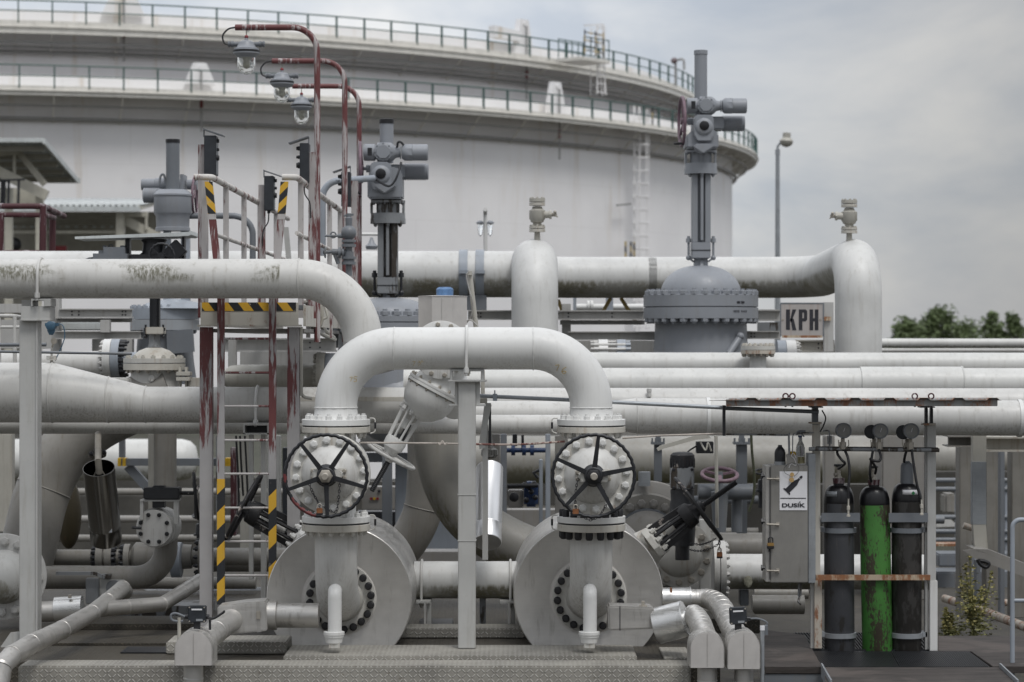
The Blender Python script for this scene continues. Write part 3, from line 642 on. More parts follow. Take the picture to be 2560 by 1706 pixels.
# ---- small vent valves on the arches
def vent(px, y0, y1, side, label):
    Y = YA+.3; t = T('vent_valve', label, 'valve', W(px, y1, Y), 'vent valves on the arched pipes'); s = (y1-y0)/104; q = lambda a: M_(a, Y)
    def L(name, prof, mat): return MB().lathe(W(px, y1, Y), (0, 0, 1), [(q((y1-y)*1.0), q(r)) for y, r in prof], 28).build(name, mat, t)
    yy = lambda f: y0+(y1-y0)*f
    L('stub_pipe', [(y1+26, 9), (yy(.86), 7), (yy(.80), 8)], M['cream'])
    f = L('flange', [(yy(.84), 5), (yy(.84), 20), (yy(.77), 20), (yy(.77), 5)], M['cream_rust']); f = L('flange', [(yy(.755), 5), (yy(.755), 20), (yy(.70), 20), (yy(.70), 5)], M['cream_rust'])
    bolts(f, W(px, yy(.70), Y), (0, 0, 1), q(16), 8, q(3), q(4), M['cream'])
    L('valve_body', [(yy(.70), 10), (yy(.62), 11), (yy(.60), 16), (yy(.56), 17), (yy(.52), 20), (yy(.32), 20), (yy(.29), 15), (yy(.22), 11)], M['cream'])
    f = L('flange', [(yy(.20), 10), (yy(.20), 20), (yy(.13), 20), (yy(.13), 6)], M['cream_rust']); f = L('flange', [(yy(.11), 6), (yy(.11), 20), (yy(.03), 20), (yy(.025), 0)], M['cream'])
    bolts(f, W(px, yy(.03), Y), (0, 0, 1), q(16), 8, q(3), q(3.5), M['cream'])
    m = MB(); c = W(px, yy(.42), Y); m.tube([c, c+V(side*q(32), -.02, 0)], q(9), 14); m.tube([c+V(side*q(30), -.02, 0), c+V(side*q(36), -.02, 0)], q(11), 8); m.build('side_outlet', M['cream'], t)
    m = MB(); m.tube([c+V(side*q(34), -.03, 0), c+V(side*q(47), -.06, -q(1))], q(5), 10); m.bar(c+V(side*q(38), -.06, q(2)), c+V(side*q(51), -.06, -q(7)), q(4), q(3)); m.ball(c+V(side*q(44), -.08, q(6)), q(4)); m.build('drain_cock', M['nut'], t)
vent(1343, 494, 597, 1, 'small cream vent valve on the arched pipe in front of the tank')
vent(2123, 498, 600, -1, 'small cream vent valve against the sky on the arched pipe beside the sign')
# ---- rack pipes running to the right
hpipe('uppermost of the parallel white pipes, carrying the rusty blind flange', 1040, 3700, 912, 31, 25.2, M['white_spot'], y1=914)
pc = hpipe('white pipe with a wider wrapped section, second of the parallel pipes from the top', 1010, 3700, 960, 40, 23.8, M['white_spot'], y1=961)
m = MB().tube([W(2150, 960, 23.8), W(2404, 960, 23.8)], M_(43, 23.8), 40); m.torus(W(2404, 960, 23.8), (1, 0, 0), M_(43, 23.8), .008, 40, 6); m.build('wrapped_section', M['white_spot'], pc)
m = MB(); m.cyl(W(1491, 992, 22.5), W(1491, 974, 22.5), M_(7, 22.5), n=12); 
pd = hpipe('third parallel white pipe from the top, partly hidden by the shelter roof', 1190, 3700, 1010, 40, 22.6, M['white'], y1=1012)
m2 = MB().cyl(W(1623, 975, 22.45), W(1623, 992, 22.45), M_(5.5, 22.45), n=10); m2.cyl(W(1623, 972, 22.45), W(1623, 980, 22.45), M_(6.5, 22.45), n=10); m2.build('plug', M['white'], pd); m.bm.free()
Ye = 21.4
pe = pipe('pipe', 'widest of the parallel white pipes, passing behind the gas bottles under the rusty roof', [W(1150, 1036, Ye), W(1520, 1038, Ye), W(1592, 1040, Ye), W(3700, 1053, Ye)], 0, M['white'], radii=[M_(34, Ye), M_(34, Ye), M_(44.5, Ye), M_(44.5, Ye)], n=40, welds=[])
for px, y in ((1592, 1040), (1520, 1038)): MB().torus(W(px, y, Ye), (1, 0, 0), M_(44.5 if px > 1550 else 34, Ye), .006, 40, 6, .0015, 31).build('weld', M['white'], pe)
for px in (1770, 2548):
    y = 1040+(px-1592)*7/1108; rr = M_(45.5, Ye); MB().lathe(W(px-4.5, y, Ye), (1, 0, 0), [(0, rr-.004), (0, rr+.006), (.032, rr+.006), (.032, rr-.004)], 40).build('pipe_strap', M['white_clean'], pe)
# left header with its reducer
Yl = 20.4
pl = pipe('pipe', 'white header pipe tapering behind the red and white ladder', [W(-900, 982, Yl), W(132, 982, Yl), W(365, 1012, Yl), W(1045, 1014, Yl)], 0, M['white'], radii=[M_(75, Yl), M_(75, Yl), M_(45, Yl), M_(45, Yl)], n=44)
for px, y, rr in ((132, 982, 75), (272, 1000, 57), (365, 1012, 45)): MB().torus(W(px, y, Yl), (1, 0, 0), M_(rr+.2, Yl), .007, 48, 6, .002, 41).build('weld', M['white'], pl)
ubolt(pl, W(644, 1013, Yl), (1, 0, 0), M_(47, Yl), .012, W(0, 1066, Yl).z, M['white_clean'])
pf = hpipe('slim polished pipe passing under the tapering header and behind both handwheels', -900, 1425, 1062, 23.5, 20.95, M['white'], y1=1061)
br = T('pipe_support', 'small black mouthed steel bracket under the header pipe, between the ladder stiles', 'bracket', W(640, 1200, 20.1))
m = MB(); m.bpx(608, 1059, 672, 1064, 20.1, .3); m.bpx(608, 1064, 612, 1086, 20.1, .3); m.bpx(668, 1064, 672, 1086, 20.1, .3); m.bpx(608, 1083, 672, 1087, 20.1, .3); m.build('saddle', M['post'], br)
MB().bpx(613, 1065, 667, 1082, 20.25, .1).build('black_pad', M['black'], br)  # plain black pad in the mouth of the bracket
MB().bpx(622, 1087, 632, 1450, 20.2, .08).build('leg', M['post'], br); MB().bpx(652, 1087, 664, 1560, 20.25, .1).build('leg', M['post'], br)
# shelf angle with a rusty lip beside the slanted valve
tag(MB().bpx(748, 993, 1040, 1004, Yl-.26, .05).build('angle_bar', M['cream_rust'], bev=.003), 'rust streaked angle bar laid along the header pipe behind the left bend', 'bar')
# ---------------------------------------------------------------- motor driven gate valves
def actuated(label, cx, Y, k, ys, dx, mat, oily, capmat, wheelmat, upto=960):
    t = T('motor_valve', label, 'valve', W(cx, upto, Y)); q = lambda a: M_(a*k, Y)
    w = lambda x, y, d=0: W(cx+x*k, y, Y)+V(0, d, 0)
    yt0, yh0, yh1, yw, yb0, yb1, yr1, yg0, yg1, yd0, yf0, yf1, yf2 = ys
    h = (yh0+yh1)/2
    tb = MB().tube([w(dx*.2, yh1), w(dx*.2, yt0+4)], q(16), 28).build('stem_cover', mat, t)
    MB().lathe(w(dx*.2, yt0+9*k), (0, 0, 1), [(0, q(16)), (0, q(17.2)), (q(10), q(17.2)), (q(11), q(15)), (q(11), 0)], 28).build('cap', capmat, tb)
    def hx(name, prof, y, d, par=t, n=28, mt=mat): return MB().lathe(w(dx, y, d), (1, 0, 0), [(q(a), q(r)) for a, r in prof], n, PI/n).build(name, mt, par)
    hd = hx('control_housing', [(-38, 0), (-38, 18), (-36, 19.5), (-12, 19.5), (-10, 16), (-8, 16), (-6, 23), (24, 23), (30, 19), (36, 13), (46, 11), (46, 15), (48, 15), (48, 0)], h, -.18)
    MB().lathe(w(dx+8, h, -.18), (0, -1, 0), [(0, q(24)), (q(22), q(22)), (q(24), q(17)), (q(27), q(16)), (q(27.5), 0)], 8, PI/8).build('round_cover', mat, hd)
    for a in range(6): pass
    bolts(hd, w(dx+8, h, -.18-q(22)), (0, -1, 0), q(19.5), 8, q(2.2), q(3), mat)
    MB().box(w(dx-28, h-10, -.18)-V(0, q(19.9), 0), w(dx-18, h+9, -.18)-V(0, q(10), 0)).build('name_plate', M['black'], hd)
    m = MB(); m.lathe(w(dx+50, h, -.18), (1, 0, 0), [(0, 0), (0, q(15)), (q(6), q(20)), (q(24), q(20.5)), (q(25), q(19))], 8, PI/8); m.lathe(w(dx+75, h, -.18), (1, 0, 0), [(0, q(18.8)), (q(33), q(19)), (q(35.5), q(17)), (q(35.5), 0)], 28); m.build('plug_cover', mat, hd)
    pr = [(52, 0), (52, 17)]
    for a in range(56, 106, 5): pr += [(a, 20), (a+2.6, 20), (a+2.6, 18.2), (a+5, 18.2)]
    pr += [(108, 19.5), (110, 17), (110, 0)]
    ym = (yh1+yb0)/2-4*k; ym = yh1+20*k
    mo = hx('motor', pr, ym, .02); m = MB(); m.box(w(dx+20, ym-15*k, -.13), w(dx+56, ym+17*k, .17)); m.build('motor_block', mat, mo, bev=q(3))
    m = MB(); m.prism([w(dx+a, yw+b*k, -.30) for a, b in ((-16, -28), (20, -28), (27, -20), (28, 22), (20, 38), (-14, 38), (-22, 22), (-21, -20))], (0, .55, 0)); gb = m.build('gearbox', mat, t, bev=q(2.5))
    m = MB(); m.lathe(w(dx+3, yw+2*k, -.30), (0, -1, 0), [(0, q(22)), (q(3), q(20)), (q(6), q(14)), (q(6), 0)], 28); m.build('window_bezel', mat, gb)
    MB().lathe(w(dx+3, yw, -.30-q(6)), (0, -1, 0), [(0, q(12)), (q(1.5), q(12)), (q(2.5), q(10)), (q(2.5), 0)], 28).build('sight_window', M['blackgloss'], gb)
    sh = MB(); sh.tube([w(dx-20, yw-16*k, -.05), w(dx-48, yw-16*k, -.05)], q(4), 12); sh.tube([w(dx-20, yw-16*k, -.05), w(dx-34, yw-16*k, -.05)], q(9), 8); sh.build('wheel_shaft', mat, gb)
    hw = MB(); c = w(dx-48, yw-16*k, -.05); hw.torus(c, (1, .06, 0), q(60), q(4), 48, 10)
    for a in range(3):
        an = PI/2+2*PI*a/3; hw.bar(c-V(q(-5), 0, 0), c+V(0, math.cos(an)*q(59), math.sin(an)*q(59)), q(7), q(3))
    hw.tube([c+V(q(8), 0, 0), c-V(q(3), 0, 0)], q(9), 14); hw = hw.build('handwheel', wheelmat, t)
    MB().tube([c+V(q(2), -.1, -q(57)), c+V(-q(22), -.12, -q(57))], q(3.6), 10).build('crank_handle', M['black'], hw)
    m = MB(); m.prism([w(a+dx*.3, b, -.24) for a, b in ((-26, yb0-34*k), (-40, yb0-20*k), (-40, yb1-2), (40, yb1-2), (40, yb0-26*k), (26, yb0-38*k))], (0, .48, 0)); bd = m.build('drive_housing', mat, t, bev=q(4))
    m = MB(); m.prism([w(a+dx*.3, b, -.32) for a, b in ((-20, yb0), (-24, yb0+10*k), (0, yb0+26*k), (26, yb0+10*k), (24, yb0))], (0, .2, 0)); m.build('housing_rib', mat, bd, bev=q(3))
    # adapter with ribs
    cyl = lambda nm, prof, mt, n=40: MB().lathe(w(0, yr1), (0, 0, 1), [(M_(yr1-y, Y), q(r)) for y, r in prof], n).build(nm, mt, t)
    yr0 = yb1; ymid = yr0+(yr1-yr0)*.55
    ad = cyl('adapter', [(ymid+2, 20), (ymid+2, 38), (yr0+7*k, 36), (yr0+7*k, 40), (yr0, 40), (yr0, 10)] if False else [(yr1, 10), (yr1, 41), ((yr1+ymid)/2, 41), ((yr1+ymid)/2, 40), (ymid, 40), (ymid, 27), (yr0+6*k, 27), (yr0+6*k, 40), (yr0, 40), (yr0, 10)], oily)
    for a in (-38, -2, 36): MB().box(w(a-2.5, yr0+6*k, -q(33) if a == -2 else -.06), w(a+2.5, ymid, q(0) if a == -2 else .06)).build('adapter_rib', oily, ad)
    bolts(ad, w(0, yr1), (0, 0, -1), q(33), 6, q(5), q(8), oily, .5); bolts(ad, w(0, yr0+6*k), (0, 0, -1), q(34), 12, q(3.5), q(4), oily, .2)
    yk = MB()
    for s in (-1, 1): yk.box(w(s*23, yr1, -.10), w(s*9, yg0, .10)); 
    yk.box(w(-9, yr1, -.05), w(9, yg0, .04)); yk.box(w(-3, yr1, -.15), w(4, yg0-4, -.04)); yk.build('yoke', oily, t, bev=q(1))
    gl = MB().box(w(-24, yg0, -.14), w(22, yg1, .14)).build('gland', oily, t, bev=q(1.5))
    MB().box(w(-24.5, (yg0+yg1)/2-1, -.145), w(22.5, (yg0+yg1)/2+1, .145)).build('gland_joint', M['black'], gl)
    for a in (-20, 17): bolts(gl, w(a*.8, yg0, -.05), (0, 0, 1), 0, 1, q(6), q(7), oily, keep=-2)
    for s in (-1, 1):
        m = MB(); c = w(s*31, yg1-2, -.02); m.tube([c, w(s*31, yg0-8*k, -.02)], q(3), 8); m.ball(c, q(6.5)); m.lathe(w(s*31, yg0, -.02), (0, 0, 1), [(0, q(6.5)), (q(10), q(6.5)), (q(10), q(4)), (q(16), q(4))], 8); m.bar(c, w(s*18, yg1+8*k, -.02), q(6), q(5)); m.build('eye_bolt', oily if oily is mat else M['black'], gl)
    nk = MB().lathe(w(0, yd0+10*k), (0, 0, 1), [(0, q(24)), (q(6), q(19)), (M_(yd0+10*k-yg1, Y), q(17))], 24).build('neck', oily, t)
    H = yf0-yd0
    prof = [(M_(yf2-yf0, Y), q(101))]+[(M_(yf2-yf0+H*math.sin(a), Y), q(101*math.cos(a)**.85)) for a in [PI/2*i/14 for i in range(1, 14)]]+[(M_(yf2-yd0, Y), q(8))]
    dm = MB().lathe(w(0, yf2), (0, 0, 1), prof, 56).build('bonnet_dome', mat, t)
    MB().prism([w(-3, yg1+4, -.0), w(-3, yd0+48*k*.9, -q(40)), w(-3, yg1+4, -q(20))], V(q(8), 0, 0)).build('dome_rib', mat, dm)
    g = 1.2
    f1 = cyl2 = MB().lathe(w(0, yf1), (0, 0, 1), [(0, q(60)), (0, q(142)), (.004, q(143)), (M_(yf1-yf0-1, Y), q(143)), (M_(yf1-yf0, Y), q(141)), (M_(yf1-yf0, Y), q(80))], 72).build('flange', mat, t)
    bolts(f1, w(0, yf0), (0, 0, 1), q(134), 32, q(11), q(14), mat, keep=.05)
    f2 = MB().lathe(w(0, yf2), (0, 0, 1), [(0, q(60)), (0, q(142)), (.004, q(143)), (M_(yf2-yf1-2, Y), q(143)), (M_(yf2-yf1-1.5, Y), q(139)), (M_(yf2-yf1, Y), q(138))], 72).build('flange', mat, t)
    bolts(f2, w(0, yf2), (0, 0, -1), q(134), 32, q(10.5), q(12), mat, keep=.05)
    m = MB(); m.lathe(w(0, upto), (0, 0, 1), [(0, q(125)), (M_(upto-yf2-50, Y), q(116)), (M_(upto-yf2, Y), q(114))], 56); m.lathe(w(0, upto-70, 0), (1, 0, 0), [(-q(130), q(70)), (-q(122), q(92)), (q(122), q(92)), (q(130), q(70))], 40) if False else None; bo = m.build('valve_body', mat, t)
    return t, w, q, bo
va, w, q, bo = actuated('tall grey motor valve with domed bonnet beside the sign', 1752, 27.2, 1.0, (128, 249, 289, 321, 365, 377, 436, 607, 647, 664, 738, 768, 798), 0, M['grey'], M['grey'], M['grey'], M['purple'])
m = MB(); m.tube([w(60, 885, -q(110)), w(90, 843, -q(88)), w(88, 840, -q(80))], q(9), 14); m.ball(w(90, 841, -q(90)), q(10)); m.build('bypass_stub', M['grey'], bo)
for a0, a1, y in ((80, 98, 758), (72, 104, 780)):
    m = MB()
    for i in range(9):
        xx = a0+(a1-a0)*i/8
        if i == 4: continue
        rr = q(143)+.002; dxx = q(xx); c = V(X(1752, 27.2)+dxx, 27.2-math.sqrt(rr*rr-dxx*dxx), W(0, y, 27.2).z); m.obox(c, (q(2.4), .004, q(random.choice((4, 5, 6)))))
    m.build('stencil_marking', M['ink'], va)
vb, w, q, bo = actuated('oil stained grey motor valve behind the lamp poles at the centre', 970, 25.3, 1.075, (300, 362, 408, 440, 462, 502, 560, 694, 735, 744, 790, 806, 822), -16, M['grey'], M['grey_oily'], M['rubber'], M['purple'], 980)
m = MB(); m.ball(W(985, 1015, 25.0), M_(95, 25), (1.1, .8, 1)); m.build('body_bulge', M['grey'], bo)
cb = MB(); c = lambda x, y, d: W(x, y, 25.3)+V(0, d, 0)
cb.tube(spline([c(930, 446, -.3), c(944, 455, -.36), c(975, 472, -.42), c(990, 462, -.42), c(1000, 440, -.4), c(1006, 412, -.3)]), .012, 6); cb.tube(spline([c(995, 372, -.2), c(998, 362, -.26), c(1005, 361, -.26), c(1012, 368, -.2)]), .012, 6); cb.build('control_cable', M['black'], vb)
pipe('conduit', 'bent grey cable conduit reaching from the lamp pole to the oily valve actuator', [W(806, 640, 24.6), W(806, 452, 24.6), W(850, 452, 24.6), W(934, 446, 24.9)], .035, M['bluegrey'], rad=[.2, .1], n=10, cat='conduit')
# left actuator, seen from behind
Yv = 25.5; t = T('motor_valve', 'grey motor valve seen from behind, above the small tilted canopy', 'valve', W(434, 960, Yv)); qq = lambda a: M_(a, Yv)
tb = MB().tube([W(432, 480, Yv), W(432, 352, Yv)], qq(17), 28).build('stem_cover', M['grey_oily'] if False else M['steelgrey'], t)
MB().lathe(W(432, 358, Yv), (0, 0, 1), [(0, qq(17)), (0, qq(18)), (qq(9), qq(18)), (qq(9), 0)], 28).build('cap', M['rubber'], tb)
MB().lathe(W(432, 535, Yv), (0, 0, 1), [(0, qq(40)), (0, qq(46)), (qq(2), qq(47)), (qq(42), qq(47)), (qq(44), qq(49)), (qq(48), qq(49)), (qq(50), qq(46)), (qq(57), qq(40)), (qq(60), qq(34)), (qq(60), 0)], 48).build('drive_housing', M['grey'], t, ang=30)
MB().lathe(W(432, 578, Yv), (0, 0, 1), [(0, 0), (0, qq(43)), (qq(8), qq(43)), (qq(9), qq(41)), (qq(36), qq(42)), (qq(43), qq(46)), (qq(43), 0)], 40).build('adapter', M['grey'], t)
m = MB(); m.lathe(W(354, 462, Yv+.3), (1, 0, 0), [(0, 0), (0, qq(14)), (qq(2), qq(15)), (qq(34), qq(15)), (qq(36), qq(17)), (qq(64), qq(17)), (qq(66), qq(14)), (qq(100), qq(14)), (qq(100), 0)], 28); m.box(W(450, 436, Yv+.1), W(468, 482, Yv+.4)); m.lathe(W(468, 462, Yv+.3), (1, 0, 0), [(0, qq(12)), (qq(14), qq(14)), (qq(26), qq(14)), (qq(26), 0)], 20); m.build('control_housing', M['grey'], t)
pr = [(0, 0), (0, 15)]
for a in range(2, 42, 5): pr += [(a, 19), (a+2.8, 19), (a+2.8, 17.3), (a+5, 17.3)]
MB().lathe(W(358, 489, Yv+.15), (1, 0, 0), [(qq(a), qq(r)) for a, r in pr+[(50, 16), (50, 0)]], 28).build('motor', M['grey'], t)
m = MB(); m.torus(W(487, 492, Yv+.2), (1, 0, 0), qq(48), qq(3.4), 40, 8); m.tube([W(462, 492, Yv+.2), W(490, 492, Yv+.2)], qq(5), 10)
for a in range(3): m.bar(W(487, 492, Yv+.2), W(487, 492, Yv+.2)+V(0, math.cos(1.2+2.1*a)*qq(47), math.sin(1.2+2.1*a)*qq(47)), qq(5), qq(3))
m.build('handwheel', M['purple'], t)
MB().tube(spline([W(398, 462, Yv), W(402, 440, Yv), W(410, 438, Yv), W(414, 460, Yv)]), .012, 6).build('control_cable', M['steelgrey'], t)
m = MB(); m.bpx(408, 578, 425, 765, Yv, .1); m.bpx(452, 578, 473, 765, Yv, .1); m.build('yoke', M['bluegrey'], t)
MB().lathe(W(434, 772, Yv), (0, 0, 1), [(0, qq(90)), (qq(14), qq(66)), (qq(22), qq(30)), (qq(26), 0)], 40).build('bonnet_dome', M['bluegrey'], t)
f = MB().lathe(W(412, 799, Yv), (0, 0, 1), [(0, 0), (0, qq(86)), (qq(27), qq(86)), (qq(27), 0)], 56).build('flange', M['bluegrey'], t); bolts(f, W(412, 772, Yv), (0, 0, 1), qq(79), 24, qq(7.5), qq(9), M['bluegrey'], keep=.05)
f = MB().lathe(W(412, 826, Yv), (0, 0, 1), [(0, 0), (0, qq(86)), (qq(26), qq(86)), (qq(26), 0)], 56).build('flange', paint('rusty_bluegrey', (.33, .35, .37), grime=.5, rust=.4, gcol=(.25, .14, .05)), t); bolts(f, W(412, 826, Yv), (0, 0, -1), qq(79), 24, qq(7), qq(9), M['steelgrey'], keep=.05)
m = MB(); m.lathe(W(412, 960, Yv), (0, 0, 1), [(0, qq(80)), (qq(60), qq(72)), (qq(134), qq(66))], 40); m.prism([W(a, b, Yv-.4) for a, b in ((416, 828), (480, 823), (484, 880), (418, 886))], (0, .1, 0)); m.build('valve_body', M['steelgrey'], t)
pipe('conduit', 'grey conduit bending down behind the walkway rail beside the left actuator', [W(470, 540, 25.6), W(596, 540, 25.6), W(632, 560, 25.6), W(632, 660, 25.6)], .034, M['steelgrey'], rad=[.3, .2], n=10, cat='conduit')
# black electric actuator under its canopy, on the white valve
Yc = 21.8; t = T('motor_valve', 'white valve with a black motor drive under a small tilted canopy', 'valve', W(386, 975, Yc)); qq = lambda a: M_(a, Yc)
m = MB(); m.bpx(374, 640, 398, 820, Yc-.02, .08); m.bpx(381, 640, 391, 822, Yc-.07, .05); m.build('stem_column', M['black'], t)
g = MB(); g.bpx(364, 818, 408, 836, Yc-.09, .18); g = g.build('gland', M['cream_rust'], t, bev=.006)
for px in (364, 408): 
    m = MB(); m.tube([W(px, 845, Yc-.05), W(px, 812, Yc-.05)], qq(2.6), 8); m.ball(W(px, 842, Yc-.05), qq(5)); m.lathe(W(px, 828, Yc-.05), (0, 0, 1), [(0, qq(5)), (qq(8), qq(5))], 6); m.build('eye_bolt', M['black'], g)
MB().lathe(W(386, 868, Yc), (0, 0, 1), [(0, qq(16)), (qq(10), qq(14)), (qq(32), qq(13))], 20).build('neck', M['grey_oily'], t)
MB().lathe(W(386, 897, Yc), (0, 0, 1), [(0, qq(56)), (qq(10), qq(50)), (qq(20), qq(38)), (qq(27), qq(20)), (qq(29), 0)], 44).build('bonnet_dome', M['cream_rust'], t)
f = MB().lathe(W(386, 907, Yc), (0, 0, 1), [(0, qq(30)), (0, qq(77)), (qq(11), qq(77)), (qq(11), qq(40))], 56).build('flange', M['flange'], t); bolts(f, W(386, 896, Yc), (0, 0, 1), qq(66), 16, qq(6), qq(8), M['cream'], .1)
f = MB().lathe(W(386, 925, Yc), (0, 0, 1), [(0, qq(30)), (0, qq(77)), (qq(16), qq(77)), (qq(16), qq(70))], 56).build('flange', M['cream_rust'], t); bolts(f, W(386, 925, Yc), (0, 0, -1), qq(66), 16, qq(5.5), qq(8), M['nut'], .1)
m = MB(); m.lathe(W(386, 985, Yc), (0, 0, 1), [(0, qq(62)), (qq(60), qq(57))], 40); m.lathe(W(379, 946, Yc-qq(60)), (0, -1, 0), [(0, qq(8.5)), (.012, qq(8)), (.012, 0)], 20); m.build('valve_body', M['white'], t)
m = MB(); m.prism([W(a, b, Yc-.18) for a, b in ((187, 592), (473, 580), (476, 577), (474, 583), (455, 591), (187, 598))], (0, .5, 0)); m.prism([W(a, b, Yc-.2) for a, b in ((455, 590), (476, 577), (478, 587), (470, 590))], (0, .54, 0)); cn = m.build('canopy', M['roofsheet'], t)
m = MB(); m.bpx(313, 595, 324, 652, Yc-.05, .1); m.bpx(455, 588, 461, 660, Yc-.05, .1); m.build('canopy_post', M['black'], cn)
m = MB(); m.bpx(232, 634, 318, 655, Yc-.18, .3); m.bpx(258, 618, 312, 640, Yc-.16, .26); m.bpx(246, 626, 262, 640, Yc-.12, .2); m.bpx(256, 614, 264, 620, Yc-.1, .1); m.bpx(300, 614, 312, 622, Yc-.1, .15); m.torus(W(277, 617, Yc-.03), (0, 1, 0), qq(5), qq(1.8), 16, 6); m.lathe(W(212, 656, Yc-.02), (1, 0, 0), [(0, 0), (0, qq(8)), (qq(10), qq(12)), (qq(30), qq(14)), (qq(30), 0)], 20); m.build('motor', M['steelgrey'], t, bev=.008)
m = MB(); m.bpx(326, 636, 450, 660, Yc-.12, .3); m.lathe(W(385, 640, Yc), (0, 0, 1), [(0, qq(35)), (qq(6), qq(35)), (qq(6), qq(30)), (qq(34), qq(27)), (qq(36), qq(33)), (qq(40), qq(33)), (qq(42), qq(25)), (qq(42), 0)], 28); m.bar(W(420, 618, Yc-.1), W(448, 648, Yc-.1), .09, .2); m.build('gearbox', M['black'], t, bev=.006)
m = MB(); c = W(404, 640, Yc-.28); m.torus(c, (0, 1, 0), qq(30), qq(3.2), 40, 8, .004, 22)
for a in range(5): m.bar(c, c+V(math.cos(a*1.257)*qq(30), 0, math.sin(a*1.257)*qq(30)), qq(5), qq(3))
m.tube([c-V(0, .03, 0), c+V(0, .2, 0)], qq(8), 14); m.build('handwheel', M['black'], t)
# ---------------------------------------------------------------- walkway, ladder, lamps, control stations
Yw = 19.5; XL, XR = X(530, Yw), X(742, Yw); ZF = CZ+.29; Yend = 26.1
t = T('walkway', 'raised steel walkway with worn red and white rails and a striped front edge', 'walkway', (X(640, Yw), Yw, ZD))
fl = MB()
for i in range(44): fl.box((XL-.05, Yw+.05+.15*i, ZF-.03), (XR+.05, Yw+.07+.15*i, ZF))
for i in range(9): fl.box((XL-.05+i*.085, Yw, ZF-.028), (XL-.043+i*.085, Yend, ZF-.002))
fl.build('grating', M['steelgrey'], t)
fb = MB().box(W(501, 757, Yw), W(746, 813, Yw)+V(0, .012, 0)); fb.box(W(494, 812, Yw)-V(0, .02, 0), W(752, 817, Yw)+V(0, .1, 0)); fb = fb.build('front_beam', M['cream_rust'], t)
m = MB(); m.box(W(505, 756.5, Yw)-V(0, .004, 0), W(740, 778, Yw)-V(0, .001, 0)); m.build('hazard_tape', M['hazard_beam'], fb)
for x, y1 in ((XL-.07, Yend), (XR+.05, 23.8)): MB().box((x, Yw+.02, ZF-.17), (x+.02, y1, ZF)).build('side_beam', M['cream_rust'], t)
MB().box((XL-.05, Yw+.1, ZF-.22), (XR+.05, 23.6, ZF-.19)).build('underside_tray', M['beam'], t)
for px0, px1, y1, mt in ((499, 530, 1512, 'redlow'), (718, 748, 1512, 'redlow')): MB().bpx(px0, 818, px1, 1618, Yw+.03, .10).build('support_post', M[mt], t)
m = MB(); m.bpx(750, 818, 756, 990, Yw+.06, .05); m.tube(path([W(753, 960, Yw+.08), W(753, 992, Yw+.08), W(780, 997, Yw+.1)], .05), .014, 8); m.build('drain_pipe', M['cream'], t)
def rail(x, xs, name):
    zt = CZ+1.32; m = MB(); m.tube(path([V(xs, Yw-.02, zt), V(x, Yw-.02, zt), V(x, Yend, zt)], .06), .026, 12); rl = m.build(name, M['whitered'], t)
    MB().tube([V(x, Yw, CZ+.87), V(x, Yend, CZ+.87)], .018, 10).build('mid_rail', M['whitered'], rl)
    return rl
rl = rail(XL, X(486, Yw), 'handrail'); rr = rail(XR, X(706, Yw), 'handrail')
for px in (565, 610, 650, 690):
    y = XL*F/(px-1280); MB().bar(V(XL, y, ZF-.1), V(XL, y, CZ+1.31), .045, .03).build('railing_post', M['redwhite'], rl)
for px in (752, 824, 850):
    y = XR*F/(px-1280); MB().bar(V(XR, y, ZF-.1), V(XR, y, CZ+1.31), .045, .03).build('railing_post', M['redwhite'], rr)
MB().bpx(504, 450, 520, 757, Yw+.1, .03).build('railing_post', M['redwhite'], rl)
MB().ppx([(708, 568), (720, 568), (728, 660), (716, 660)], Yend-1.2, .08).build('striped_bracket', M['post'], t)
m = MB()
for pts in ([(753, 752), (790, 770), (800, 812), (835, 846)], [(765, 800), (800, 832), (835, 850)]): m.tube(spline([W(a, b, Yw+.5+(a-750)*.03) for a, b in pts]), .02, 8)
m.tube(spline([W(796, 750, 21), W(806, 755, 21), W(818, 790, 21), W(805, 795, 21), W(800, 765, 21)]), .012, 6); m.tube(spline([W(780, 800, 21), W(800, 760, 21), W(806, 800, 21), (W(790, 826, 21)), W(770, 815, 21)]), .014, 6); m.build('hung_cable', M['cream'], t)
for px in (770, 793, 826): MB().bpx(px-5, 700, px+5, 845, Yw+.9+(px-770)*.03, .05).build('hanger', M['redwhite'], t)
MB().bpx(800, 846, 836, 852, 23.2, .3).build('shelf', M['cream_rust'], t)
ld = T('ladder', 'upright steel ladder with worn red stiles and striped lower ends, flaring out above the walkway', 'ladder', (X(616, 19.4), 19.4, ZD))
Yd = 19.42
